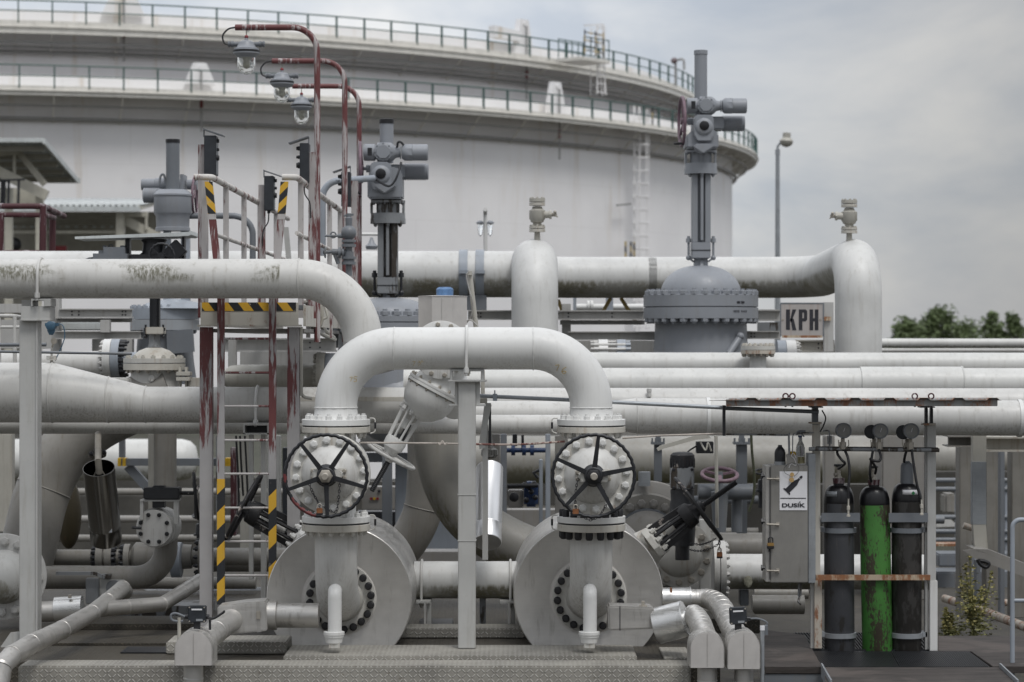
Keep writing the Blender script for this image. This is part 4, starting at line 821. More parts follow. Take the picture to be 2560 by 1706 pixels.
for s, a, b, c, e in ((-1, 552, 541, 521, 1), (1, 681, 693, 711, 0)):
    up = MB(); up.prism([W(x, y, Yd) for x, y in ((a-9, 694), (a+9, 694), (b+9, 646), (c+9, 455), (c-9, 455), (b-9, 646))], (0, .03, 0)); st = up.build('stile', M['red'], ld)
    MB().bpx(a-9, 694, a+9, 1512 if s < 0 else 1470, Yd, .03).build('stile', M['redlow'], ld)
    tp_ = MB(); tp_.prism([W(x, y, Yd)-V(0, .003, 0) for x, y in ((c-9.5+(b-c)*.41, 535), (c+9.5+(b-c)*.41, 535), (c+9.5, 454.5), (c-9.5, 454.5))], (0, .036, 0)); tp_.build('hazard_tape', M['hazard_b' if s > 0 else 'hazard'], st)
    tp_ = MB(); tp_.prism([W(x, y, Yd)-V(0, .002, 0) for x, y in ((c-9.3+(b-c)*.48, 549), (c+9.3+(b-c)*.48, 549), (c+9.3+(b-c)*.41, 535), (c-9.3+(b-c)*.41, 535))], (0, .034, 0)); tp_.build('white_band', M['redwhite'], st)
    MB().box(W(a-9.5, 1198, Yd)-V(0, .003, 0), W(a+9.5, 1512 if s < 0 else 1470, Yd)+V(0, .033, 0)).build('hazard_tape', M['hazard_low'], ld)
for y in (847, 932, 1016, 1101, 1185, 1270, 1354, 1439): MB().tube([W(560, y, Yd+.015), W(673, y, Yd+.015)], .0095, 8).build('rung', M['redwhite'] if y > 1000 else M['red'], ld)
def lamp(label, px, y, Y, glen):
    t = T('lamp_post', label, 'lamp', (X(px, Y), Y, ZF-.3), 'lamps on bent red poles'); k = Y/20.6; q = lambda a: a/F*20.6
    x = X(px, Y); z = CZ+(853-y)/F*Y; pts = path([V(x, Y, ZF-.3), V(x, Y, z), V(x-q(205), Y, z)], q(62), 14)
    MB().tube(pts, q(7.8), 14).build('pole', M['redpole'], t)
    hx, hz = x-q(177), z
    MB().tube([V(hx, Y, hz-q(8)), V(hx, Y, hz-q(30))], q(1.3), 6).build('hanging_hook', M['nut'], t)
    L = lambda nm, prof, mt, n=32: MB().lathe(V(hx, Y, hz), (0, 0, -1), [(q(a), q(r)) for a, r in prof], n).build(nm, mt, t)
    hs = L('lamp_housing', [(26, 0), (26, 4), (32, 5), (33, 11), (37, 19), (44, 22), (50, 25), (53, 31), (57, 31.5), (58, 33), (66, 33), (70, 28), (75, 23), (75, 0)], M['grey'])
    L('gasket', [(58, 32), (57.5, 34), (62, 34), (62, 32)], M['rubber']).parent = hs; 
    MB().ball(V(hx, Y, hz-q(24)), q(5)).build('hook_ball', M['redpart'], hs)
    for s in (-1, 1):
        m = MB(); m.tube([V(hx+s*q(20), Y, hz-q(42)), V(hx+s*q(46), Y, hz-q(42))], q(6), 10); m.lathe(V(hx+s*q(32), Y, hz-q(42)), (s, 0, 0), [(0, q(8)), (q(6), q(8)), (q(6), q(6)), (q(9), q(6)), (q(9), q(8)), (q(13), q(8))], 10); m.build('cable_gland', M['steelgrey'], hs)
    g = MB(); pr = [(74, 20.4), (74, 22.5), (95, 22.5), (103, 21), (111, 16), (116, 9), (118, .3), (115.5, .3), (113.5, 8), (109, 14.5), (102, 19), (95, 20.4), (74, 20.4)]; g.lathe(V(hx, Y, hz), (0, 0, -1), [(q(a), q(r)) for a, r in pr], 32); g.build('lamp_glass', M['glass'], t)
    L('lamp_inner', [(75, 12), (80, 9), (84, 8), (90, 9.5), (98, 8), (103, 4), (104, 0)], M['bulb'])
    pt = [V(x-q(205), Y, z), V(x-q(222), Y, z-q(4)), V(x-q(236), Y, z-q(20)), V(x-q(233), Y, z-q(38)), V(hx-q(46), Y, hz-q(43))]
    MB().tube(spline(pt), q(2.2), 8).build('cable', M['rubber'], t)
lamp('nearest and highest of the three lamps on bent red poles', 793, 69, 20.6, 0)
lamp('middle of the three lamps on bent red poles', 862, 153, 23.2, 0)
lamp('lowest of the three lamps on bent red poles, third pole from the ladder', 898, 216, 25.3, 0)
def station(label, x0, x1, y0, y1, Y, side, post):
    t = T('control_station', label, 'control box', V(X(post, Y), Y, ZF), 'black control boxes on red posts'); q = lambda a: M_(a, Y); h = y1-y0
    MB().box(V(X(post, Y)-.032, Y+.02, ZF-.1), V(X(post, Y)+.032, Y+.06, W(0, y0+22, Y).z)).build('post', M['red'], t)
    bx = MB().box(W(x0, y0, Y-.06), W(x1, y1, Y-.06)+V(0, .16, 0)).build('housing', M['darkbox'], t, bev=.004)
    xs = x1 if side > 0 else x0
    for f, r in ((.14, 5.5), (.36, 4.5), (.57, 8)):
        MB().lathe(W(xs, y0+h*f, Y), (side, 0, 0), [(-.004, q(r)), (q(4), q(r)), (q(4), q(r*.8)), (q(8), q(r*.8)), (q(8), 0)], 14).build('knob', M['black'], bx)
    if side > 0: 
        MB().box(W(x1, y0+h*.15, Y-.02), W(x1, y1-h*.02, Y-.02)+V(.006, .06, 0)).build('face_plate', M['galv'], bx)
    xb = x0 if side > 0 else x1
    m = MB(); m.bar(W(xb, y0-h*.15, Y), W(xb+side*h*.5, y0+h*.02, Y), .16, .008); m.bar(W(xb, y0+4, Y+.02), W(xb, y0-h*.17, Y+.02), .006, .05); m.build('sun_shield', M['steelgrey'], t)
    m = MB(); xc = (x0+x1)/2; m.tube([W(xc, y1, Y), W(xc, y1+8, Y)], q(4), 10); m.tube(spline([W(xc, y1+8, Y), W(xc-side*2, y1+30, Y), W(xc-side*14, y1+52, Y), W(xc-side*16, y1+90, Y)]), q(1.6), 6); m.build('cable', M['rubber'], t)
station('tallest black control box, on the red post at the top of the ladder', 510, 540, 339, 438, 19.75, 1, 504)
station('black control box left of the nearest lamp pole, knobs facing left', 749, 772, 358, 456, 20.3, -1, 780)
station('small black control box beyond the left rail, under its own sun shield', 660, 684, 440, 526, 22.9, 1, 654)
station('black control box half hidden behind the middle lamp pole', 853, 876, 430, 516, 23.6, -1, 886)
# grey needle valves between the lamp poles
t = T('valve_manifold', 'stack of small grey isolating valves standing between the lamp poles', 'valve', W(872, 690, 22.2)); q = lambda a: M_(a, 22.2)
L = lambda nm, prof, mt: MB().lathe(W(872, 690, 22.2), (0, 0, 1), [(q(690-y), q(r)) for y, r in prof], 20).build(nm, mt, t)
L('valve_body', [(690, 8), (662, 8), (662, 18), (655, 18), (655, 14), (648, 14), (648, 18), (642, 18), (642, 12), (630, 12), (628, 9), (618, 9), (618, 18), (611, 18), (611, 13), (606, 13), (606, 18), (600, 18), (600, 10), (594, 10), (590, 14), (570, 14), (566, 8), (546, 9), (543, 6), (534, 6), (534, 0)], M['steelgrey'])
def branch(f):
    m = MB(); f(m); m.build('branch', M['steelgrey'], t)
def b1(m): m.ball(W(872, 582, 22.2), q(19)); m.tube([W(872, 590, 22.2), W(845, 590, 22.2)], q(6), 10); m.tube([W(845, 590, 22.2), W(812, 590, 22.2)], q(3), 8); m.torus(W(833, 588, 22.2), (0, 1, 0), q(7), q(2), 14, 6)
def b2(m): m.tube([W(868, 632, 22.2), W(830, 630, 22.2)], q(8), 12); m.tube([W(830, 630, 22.2), W(808, 632, 22.2)], q(4), 8); m.torus(W(813, 632, 22.2), (1, 0, 0), q(12), q(2.2), 16, 6); m.tube([W(836, 634, 22.2), W(846, 660, 22.2)], q(5), 8); m.lathe(W(846, 632, 22.2), (1, 0, 0), [(0, q(14)), (q(6), q(14)), (q(6), q(8)), (q(10), q(8)), (q(10), q(13)), (q(15), q(13))], 14)
branch(b1); branch(b2); MB().bar(W(860, 540, 22.2), W(884, 537, 22.2), q(5), q(5)).build('lever', M['steelgrey'], t)
# ================================================================ the front row: bridge pipe, gate valves, drums
from mathutils.bvhtree import BVHTree
Y0 = 18.7; q0 = lambda a: M_(a, Y0)
def text(body, x0, y0, x1, y1, Y, mat, parent, name='lettering', t=.002, weight=.0):
    cu = bpy.data.curves.new(name, 'FONT'); cu.body = body; cu.offset = weight; cu.extrude = .01; cu.resolution_u = 4
    ob = bpy.data.objects.new(name, cu); COL.objects.link(ob); bpy.context.view_layer.update()
    me = bpy.data.meshes.new_from_object(ob.evaluated_get(bpy.context.evaluated_depsgraph_get())); bpy.data.objects.remove(ob)
    xs = [v.co.x for v in me.vertices]; ys = [v.co.y for v in me.vertices]; a, b = W(x0, y1, Y), W(x1, y0, Y)
    for v in me.vertices:
        fx = (v.co.x-min(xs))/(max(xs)-min(xs)); fy = (v.co.y-min(ys))/(max(ys)-min(ys))
        v.co = V(a.x+(b.x-a.x)*fx, Y-t/2+(-t/2 if v.co.z > 0 else t/2), a.z+(b.z-a.z)*fy)-ORG[parent.name]
    me.materials.clear(); me.materials.append(mat); o = bpy.data.objects.new(name, me); COL.objects.link(o); o.parent = parent; ORG[o.name] = ORG[parent.name]; return o
chalk_m = plain('yellow_chalk', (.50, .36, .10), .8, mott=.4, scale=60)
def chalk(ob, strokes, w=.0022):
    o_ = ORG[ob.name]; bv = BVHTree.FromPolygons([v.co+o_ for v in ob.data.vertices], [list(p.vertices) for p in ob.data.polygons]); m = MB(); e = V(0, 0, CZ)
    for st in strokes:
        pts = []
        for x, y in st:
            d = (W(x, y, 10)-e).normalized(); h = bv.ray_cast(e, d)[0]
            if h: pts.append(h-d*.001)
        if len(pts) > 1: m.tube(spline(pts, 4), w, 5)
    return m.build('chalk_mark', chalk_m, ob)
seven = lambda x, y, s: [(x, y), (x+s, y-s*.1), (x+s*.55, y+s*.8), (x+s*.4, y+s*1.4)]
six = lambda x, y, s: [(x+s, y), (x+s*.3, y+s*.45), (x+s*.05, y+s*1.05), (x+s*.5, y+s*1.4), (x+s*.95, y+s*1.05), (x+s*.5, y+s*.85), (x+s*.1, y+s)]
five = lambda x, y, s: [(x+s, y), (x+s*.2, y), (x+s*.15, y+s*.55), (x+s*.8, y+s*.7), (x+s*.7, y+s*1.3), (x, y+s*1.3)]
bp = T('bridge_pipe', 'bright white pipe bridging the two handwheel valves in an upside down U', 'pipe', W(1159, 1064, Y0))
pp = [W(840, 1048, Y0), W(840, 871.5, Y0), W(1478, 871.5, Y0), W(1478, 1048, Y0)]
m = MB().tube(path(pp, q0(146), 22), q0(53), 48)
for c, ax in ((W(840, 1019, Y0), (0, 0, 1)), (W(1478, 1019, Y0), (0, 0, 1)), (W(986, 871.5, Y0), (1, 0, 0)), (W(1333, 871.5, Y0), (1, 0, 0))): m.torus(c, ax, q0(53.2), .005, 56, 6, .002, 43)
brp = m.build('bend', M['white_clean'], bp)
chalk(brp, [seven(1388, 914, 10), six(1404, 918, 12)]); chalk(brp, [seven(874, 944, 7), five(884, 942, 9)], .0018); chalk(brp, [seven(1031, 905, 7), [(1047, 902), (1053, 912)], [(1056, 900), (1046, 914)], [(1044, 906), (1058, 905)]], .0016)
def flange_plate(parent, cx, y0, y1, mat, rpx=85.5, hole=54, groove=True):
    return MB().lathe(W(cx, y1, Y0), (0, 0, 1), [(0, q0(hole)), (0, q0(rpx-.8)), (.003, q0(rpx)), (q0(y1-y0)-.003, q0(rpx)), (q0(y1-y0), q0(rpx-.8)), (q0(y1-y0), q0(hole))], 64).build('flange', mat, parent)
for cx in (840, 1478):
    f = flange_plate(bp, cx, 1048, 1063, M['white_clean']); bolts(f, W(cx, 1048, Y0), (0, 0, 1), q0(70), 16, q0(8), q0(14), M['white_clean'], .2)
    MB().lathe(W(cx, 1048, Y0), (0, 0, 1), [(0, q0(62)), (q0(10), q0(55)), (q0(24), q0(53.3))], 48).build('weld_neck', M['white_clean'], bp)
ub = ubolt(bp, W(1167, 871.5, Y0), (1, 0, 0), q0(56), .011, W(0, 938, Y0).z, M['white_clean'])
def gate_valve(cx, label, caps, bx, by, wx, wy, ang0, red):
    t = T('gate_valve', label, 'valve', W(cx, 1304, Y0), 'handwheel gate valves under the bridge pipe')
    f = flange_plate(t, cx, 1066.5, 1081, M['cream_rust']); bolts(f, W(cx, 1081, Y0), (0, 0, -1), q0(70), 16, q0(8), q0(15), M['flange'], .1)
    MB().lathe(W(cx, 1066, Y0), (0, 0, 1), [(-q0(.6), q0(83)), (q0(3.4), q0(83))], 48).build('gasket', M['black'], f)
    f = flange_plate(t, cx, 1290, 1305, M['white_clean'])
    bolts(f, W(cx, 1290, Y0), (0, 0, 1), q0(72), 16, q0(9 if caps else 8), q0(19 if caps else 14), M['rubber'] if caps else M['white_clean'], .1, 'cap' if caps else 'nut')
    zc = W(0, 1172, Y0).z; xc = X(cx, Y0)
    m = MB(); m.tube([W(cx, 1066, Y0), W(cx, 1292, Y0)], q0(50), 40); m.lathe(V(xc, Y0, zc), (0, -1, 0), [(-.16, 0), (-.16, q0(60)), (-.05, q0(84)), (.30, q0(84)), (.52, q0(86)), (.555, q0(89))], 48); m.build('valve_body', M['white_clean'], t)
    Yb = 18.13; r = .30; cb = V(X(bx, Yb), Yb, W(0, by, Yb).z)
    fl = MB().lathe(cb, (0, -1, 0), [(-.055, .0), (-.055, r-.005), (-.05, r), (-.012, r), (-.010, r-.006), (-.006, r-.006), (-.004, r), (.032, r), (.036, r-.004), (.036, .16)], 64).build('bonnet_flange', M['flange'], t)
    bolts(fl, cb+V(0, -.036, 0), (0, -1, 0), .255, 16, .030, .034, M['white_clean'], .1)
    d = MB().lathe(cb, (0, -1, 0), [(.036, .215), (.040, .213), (.07, .195), (.10, .165), (.125, .12), (.14, .085), (.16, .062), (.24, .055), (.24, 0)], 56).build('bonnet_dome', M['white'], t)
    g = MB()
    for s in (-1, 1): g.obox(cb+V(s*.10, -.16, .01), (.075, .05, .085)); g.obox(cb+V(s*.095, -.27, .01), (.03, .22, .045))
    g.obox(cb+V(0, -.37, .01), (.2, .06, .09)); g = g.build('yoke', M['flange'], d, bev=.008)
    for s in (-1, 1):
        for dz in (.03, -.02): bolts(g, cb+V(s*.115, -.185, dz), (0, -1, 0), 0, 1, .019, .022, M['nut'], keep=-2)
    Yh = 17.72; c = V(X(wx, Yh), Yh, W(0, wy, Yh).z); Rw = .300
    w = MB(); w.torus(c, (0, -1, 0), Rw, .0132, 96, 12, .0036, 34)
    for i in range(5):
        a = ang0+2*PI*i/5; dd = V(math.cos(a), 0, math.sin(a)); n = V(-dd.z, 0, dd.x)
        w.prism([c+dd*.05+n*.019+V(0, .012, 0), c+dd*.05-n*.019+V(0, .012, 0), c+dd*(Rw-.004)-n*.0125, c+dd*(Rw-.004)+n*.0125], (0, -.022, 0))
    w.lathe(c+V(0, .05, 0), (0, -1, 0), [(0, 0), (0, .082), (.02, .085), (.03, .075), (.05, .066), (.075, .064), (.08, .058), (.08, 0)], 20)
    w = w.build('handwheel', M['black'], t)
    if red:
        MB().torus(c, (0, -1, 0), Rw+.0008, .0142, 30, 12, 0, 1, (PI*1.18, PI*1.42)).build('worn_rim', worn('red_worn_rim', (.15, .03, .03), (.02, .02, .02), .4, (8, 8, 8), 3, .5), w)
        MB().torus(c, (0, -1, 0), Rw+.0008, .0142, 12, 12, 0, 1, (PI*.985, PI*1.05)).build('worn_rim', bpy.data.materials['red_worn_rim'], w)
    MB().lathe(c+V(0, -.03, 0), (0, -1, 0), [(0, .052), (.028, .052), (.032, .044), (.032, 0)], 6).build('hub_nut', M['nut'] if red else M['rubber'], w)
    m = MB(); pr = [(0, .026)]
    for i in range(10): pr += [(.01+i*.007, .0265), (.0135+i*.007, .0235)]
    m.lathe(c+V(0, -.055, 0), (0, -1, 0), pr+[(.082, .022), (.082, 0)], 16); m.build('stem', M['nut'], w)
    return t, c
def chain(label, pts, lock, padlock_label):
    P_ = spline(pts, 10); L = [0]
    for a, b in zip(P_, P_[1:]): L.append(L[-1]+(b-a).length)
    m = MB(); n = int(L[-1]/.021)
    for i in range(n):
        s = L[-1]*(i+.5)/n; k = max(j for j in range(len(L)) if L[j] <= s); k = min(k, len(P_)-2); tg = (P_[k+1]-P_[k]).normalized(); c = P_[k].lerp(P_[k+1], (s-L[k])/max(1e-6, L[k+1]-L[k]))
        x, y, _ = frame(tg); ax = x if i % 2 else y; o = tg.cross(ax)
        pl_ = [c+tg*(.014*math.cos(u))+o*(.0075*math.sin(u)) for u in [2*PI*k/8 for k in range(9)]]; m.tube(pl_, .0028, 5, caps=False)
    tag(m.build('lock_chain', M['ink']), label, 'chain')
    if lock:
        lock = Vector(lock); t = T('padlock', padlock_label, 'padlock', lock)
        MB().obox(lock, (.045, .022, .05)).build('lock_body', M['padlock'], t, bev=.004); MB().obox(lock-V(0, 0, .018), (.047, .024, .018)).build('rubber_guard', M['rubber'], t, bev=.003)
        MB().tube(path([lock+V(-.014, 0, .02), lock+V(-.014, 0, .055), lock+V(.014, 0, .055), lock+V(.014, 0, .02)], .013, 5), .0045, 8).build('shackle', M['nut'], t)
gl_, cl = gate_valve(840, 'white gate valve behind the handwheel with red worn rim, above the left drum', False, 826, 1185, 815, 1190, R(56), True)
gr_, cr = gate_valve(1478, 'white gate valve behind the all black handwheel, with black capped lower bolts', True, 1481, 1188, 1484, 1190, R(11), False)
Yk = 17.8; w17 = lambda x, y, d=0: W(x, y, Yk)+V(0, d, 0)
chain('thin black chain hanging from the spoke of the red worn handwheel', [w17(772, 1208), w17(782, 1232), w17(795, 1255, -.02), w17(801, 1266, -.04), w17(812, 1268, -.02), w17(838, 1281), w17(846, 1250), w17(850, 1203)], W(799, 1279, 17.66), 'copper padlock locked on the rim of the red worn handwheel')
chain('dark chain looped below the all black handwheel', [w17(1445, 1196), w17(1440, 1225), w17(1438, 1262, -.04), w17(1446, 1275, -.06), w17(1470, 1298, -.08), w17(1496, 1290, -.04), w17(1512, 1268), w17(1520, 1250), w17(1500, 1212)], W(1439, 1281, 17.62), 'copper padlock hanging at the bottom of the all black handwheel')
def earth(label, cx, y0, y1, side):
    Y = 18.6; m = MB(); x = cx+side*88
    m.tube(path([W(x-side*4, y0-2, Y), W(x+side*10, y0-2, Y), W(x+side*10, y1, Y), W(x-side*2, y1+4, Y)], .02, 5), .005, 8); o = m.build('earth_strap', M['flange']); tag(o, label, 'strap')
    MB().tube([W(x+side*10, y0+8, Y), W(x+side*10, y1-8, Y)], .0085, 8).build('sleeve', M['rubber'], o)
earth('small earthing strap on the upper flange right of the red worn handwheel', 840, 1048, 1080, 1)
earth('small earthing strap on the lower flange right of the red worn handwheel', 840, 1290, 1322, 1)
earth('small earthing strap on the upper flange left of the all black handwheel', 1478, 1048, 1080, -1)
earth('small earthing strap on the lower flange left of the all black handwheel', 1478, 1290, 1322, -1)
# ---- drums with the lower bends
Yd0, Yd1 = 19.2, 20.7
def drum(cx, cy, rpx, pipex, ring_r, label, label2, caps):
    r = M_(rpx, Yd0); c = W(cx, cy, Yd0)
    t = T('insulated_drum', label, 'drum', V(c.x, 20, ZD), 'round sheet metal covers on the deck')
    m = MB(); m.lathe(c, (0, 1, 0), [(.004, r-.012), (0, r-.006), (.004, r), (.02, r+.002), (1.48, r+.002), (1.5, r-.01), (1.5, 0)], 96); m.build('jacket', M['steel'], t)
    m = MB(); m.lathe(c, (0, 1, 0), [(.0045, M_(ring_r, Yd0)), (.0045, r-.011)], 96); m.lathe(c, (0, 1, 0), [(.3, M_(ring_r, Yd0)), (.0045, M_(ring_r, Yd0)), (.001, M_(ring_r+2, Yd0))], 72); m.build('front_cover', M['drum'], t)
    b = T('bend_pipe', label2, 'pipe', W(pipex, 1326, Y0), 'pipe bends entering the drums')
    zz = W(0, cy, Yd0).z; m = MB(); m.tube(path([W(pipex, 1309, Y0), V(X(pipex, Y0), Y0, zz), V(X(pipex, Y0), 19.6, zz)], .40, 18), q0(53), 48); m.build('bend', M['white'], b)
    f = flange_plate(b, pipex, 1309, 1326, M['cream_rust']); bolts(f, W(pipex, 1326, Y0), (0, 0, -1), q0(72), 16, q0(9 if caps else 7.5), q0(21 if caps else 12), M['rubber'] if caps else M['flange'], .1, 'cap' if caps else 'nut')
    MB().lathe(W(pipex, 1309, Y0), (0, 0, 1), [(-q0(.5), q0(83)), (q0(4.2), q0(83))], 48).build('gasket', M['black'], f)
    cf = V(X(pipex, Y0), Yd0-.012, zz); fr = MB().lathe(cf, (0, -1, 0), [(-.05, q0(50)), (-.05, M_(ring_r-3, Yd0)), (-.004, M_(ring_r-3, Yd0)), (0, M_(ring_r-4, Yd0)), (0, q0(60)), (.02, q0(58)), (.06, q0(54))], 64).build('flange', M['grey_oily'] if False else M['flange'], b)
    bolts(fr, cf, (0, -1, 0), M_(ring_r-15, Yd0), 20, .030, .05, M['rubber'], .12, 'cap')
    dp = MB(); dx = pipex-3; dp.tube(path([W(dx, 1582, Y0-.25), W(dx, 1478, Y0-.25), W(dx, 1478, Y0)+V(0, .1, 0)], .05, 8), q0(17), 24); dp.build('drain_pipe', M['white_clean'], b)
    m = MB(); m.lathe(W(dx-2, 1607, Y0-.25), (0, 0, 1), [(0, q0(20)), (q0(13), q0(22)), (q0(14), q0(24)), (q0(20), q0(24)), (q0(20), q0(26)), (q0(27), q0(26)), (q0(28), q0(17))], 28); m.build('drain_flange', M['white_clean'], b)
    MB().box(W(dx-15, 1622, Y0-.3), W(dx+12, 1606, Y0-.3)+V(0, .1, 0)).build('drain_foot', M['flange'], b, bev=.004)
    return t, b
drum(848, 1497, 182, 840, 92, 'big steel covered drum standing on the deck under the red worn handwheel', 'white pipe bend entering the drum under the red worn handwheel', False)
drum(1471, 1491, 187, 1478, 95, 'big steel covered drum standing on the deck under the all black handwheel', 'white pipe bend with black capped bolts entering the drum under the all black handwheel', True)
sp = hpipe('short white pipe with mossy underside lying between the two drums', 1036, 1300, 1450, 46.5, 20.25, M['white_algae'], n=40)
for px in (1055, 1276): ubolt(sp, W(px, 1450, 20.25), (1, 0, 0), M_(49.5, 20.25), .011, W(0, 1515, 20.25).z, M['white'])
for px, lab in ((1062, 'left'), (1272, 'right')):
    t = T('pipe_stand', 'small grey stand under the mossy short pipe, beside the %s drum' % lab, 'stand', W(px, 1570, 20.1)); m = MB(); m.bpx(px-22, 1504, px+14, 1509, 20.0, .3); m.build('top_plate', M['post'], t)
    MB().bpx(px-2, 1509, px+3, 1568, 20.0, .05).build('leg', M['post'], t); MB().bpx(px+5, 1509, px+16, 1568, 20.1, .1).build('leg', M['post'], t)
tag(MB().bpx(1199, 1495, 1214, 1560, 20.3, .2).build('pipe_stand', M['grey_oily'], bev=.004), 'dark stained stub stand under the middle of the mossy short pipe', 'stand')
# ---- centre post and its bits
t = T('pipe_support', 'white steel post carrying the middle of the bridge pipe', 'post', W(1167, 1622, Y0))
pm = MB(); pm.box(W(1145, 1622, Y0-.03), W(1189, 952, Y0-.03)+V(0, .15, 0)); pm = pm.build('post', M['post'], t, bev=.006)
for y in (1238, 1353): MB().box(W(1143.5, y+1.5, Y0-.034), W(1190.5, y-1.5, Y0-.034)+V(0, .158, 0)).build('weld', M['post'], pm, bev=.003)
m = MB(); m.bpx(1125, 924, 1210, 929, Y0-.07, .2); m.bpx(1125, 929, 1131, 953, Y0-.07, .2); m.bpx(1203, 929, 1210, 953, Y0-.07, .2); m.bpx(1120, 951, 1217, 955, Y0-.08, .22); m.build('saddle', M['post'], t, bev=.003)
for x0, x1, a, b in ((1137, 1144.5, 1122, 1145), (1189.5, 1200, 1189, 1214)): m = MB(); m.bpx(x0, 955, x1, 1012, Y0, .09); m.bpx(a, 1011, b, 1016, Y0-.02, .13); m.build('gusset', M['post'], t, bev=.003)
MB().lathe(W(1168, 929, Y0-.05), (0, 0, -1), [(0, .025), (.02, .025), (.02, .018), (.035, .018)], 8).build('clamp_nut', M['cream_rust'], t)
t = T('conduit_bracket', 'bent pale strut with black strap standing right of the white centre post', 'bracket', W(1213, 1405, 19.0))
MB().prism([W(x, y, 19.0) for x, y in ((1213, 1008), (1227, 1008), (1229, 1014), (1219, 1060), (1213, 1120), (1199, 1124), (1197, 1112), (1206, 1050), (1210, 1018))], (0, .04, 0)).build('strut', M['post'], t)
MB().bpx(1206, 1062, 1220, 1400, 19.06, .04).build('upright', M['post'], t); MB().bpx(1222, 1012, 1228, 1112, 19.05, .015).build('strap', M['black'], t)
m = MB(); m.bpx(1196, 996, 1218, 1009, 18.95, .06); m.bpx(1202, 925, 1212, 992, 19.1, .03); m.build('bracket_arm', M['cream_rust'], t, bev=.003)
cdt = pipe('conduit', 'long thin grey conduit sloping from the centre post to the rusty shelter roof', [W(1196, 990, 18.85), W(1420, 1000, 18.85), W(1815, 1020, 18.95)], M_(5, 18.85), M['galv'], n=12, cat='conduit')
m = MB(); m.bpx(1232, 985, 1243, 1003, 18.82, .03); m.tube([W(1237, 985, 18.83), W(1237, 976, 18.83)], .005, 6); m.build('clamp', M['bluegrey'], cdt)
rp = pipe('tie_rod', 'thin pale rod stretched from the red worn wheel valve to the centre post', [W(897, 1107, 18.6), W(1100, 1109, 18.6), W(1146, 1110, 18.6)], M_(2.2, 18.6), M['rope'], n=8, cat='rod')
m = MB(); m.tube(spline([W(1094, 1107, 18.57), W(1100, 1112, 18.57), W(1106, 1103, 18.57), W(1112, 1112, 18.57), W(1118, 1106, 18.57)]), .006, 6); m.build('knot', M['rope'], rp)
pipe('rope', 'twisted red and white rope strung from the centre post to the all black wheel valve', spline([W(1190, 1111, 18.6), W(1260, 1112, 18.6), W(1330, 1110, 18.6), W(1412, 1104, 18.6)]), M_(2.6, 18.6), worn('twisted_rope', (.40, .33, .29), (.16, .07, .06), .45, (12, 12, 12), 3, .9), n=8, cat='rope')
pipe('tie_rod', 'thin rod running from the all black wheel valve towards the shelter', [W(1556, 1096, 18.9), W(1640, 1090, 18.9), W(1815, 1084, 18.95)], M_(2.4, 18.9), M['rope'], n=8, cat='rod')
# ---- upper left pipe on its post
Yu = 19.15; qu = lambda a: M_(a, Yu)
ulp = pipe('pipe', 'large white pipe with dark moss stains crossing in front of the ladder and bending down', [W(-700, 698, Yu), W(907, 697, Yu), W(907, 895, Yu), V(X(907, Yu), 22.6, W(0, 895, Yu).z)], qu(49.5), M['white_stain'], rad=[qu(160), qu(60)], n=44, seg=20, welds=[(W(748, 697, Yu), (1, 0, 0))])
ubolt(ulp, W(103, 698, Yu), (1, 0, 0), qu(52), .012, W(0, 752, Yu).z, M['white'])
mossm = plain('moss', (.24, .235, .185), .95, mott=.5, scale=30)
t = T('pipe_support', 'white steel post with boxed head carrying the upper left pipe', 'post', W(70, 1610, Yu))
pm = MB().box(W(48, 1612, Yu-.06), W(92, 795, Yu-.06)+V(0, .14, 0)).build('post', M['post'], t, bev=.006)
MB().box(W(90, 1612, Yu-.075), W(93.5, 795, Yu-.075)+V(0, .17, 0)).build('post_flange', M['post'], pm)
m = MB(); m.box(W(52, 800, Yu-.11), W(124, 766, Yu-.11)+V(0, .24, 0)); m.box(W(50, 803, Yu-.12), W(126, 798, Yu-.12)+V(0, .26, 0)); m.build('head', M['post'], t, bev=.004)
m = MB(); m.box(W(78, 752, Yu-.13), W(126, 747, Yu-.13)+V(0, .24, 0)); m.box(W(78, 766, Yu-.13), W(81, 752, Yu-.13)+V(0, .24, 0)); m.box(W(109, 766, Yu-.13), W(126, 752, Yu-.13)+V(0, .24, 0)); m.box(W(54, 766, Yu-.02), W(80, 750, Yu-.02)+V(0, .1, 0)); m.build('saddle', M['post'], t)
for pl_ in (((92, 1580), (112, 1622), (128, 1648), (92, 1648)), ((48, 1580), (26, 1582), (0, 1620), (-10, 1648), (48, 1648))): MB().prism([W(x, y, Yu) for x, y in pl_], (0, .02, 0)).build('foot_gusset', M['post'], t)
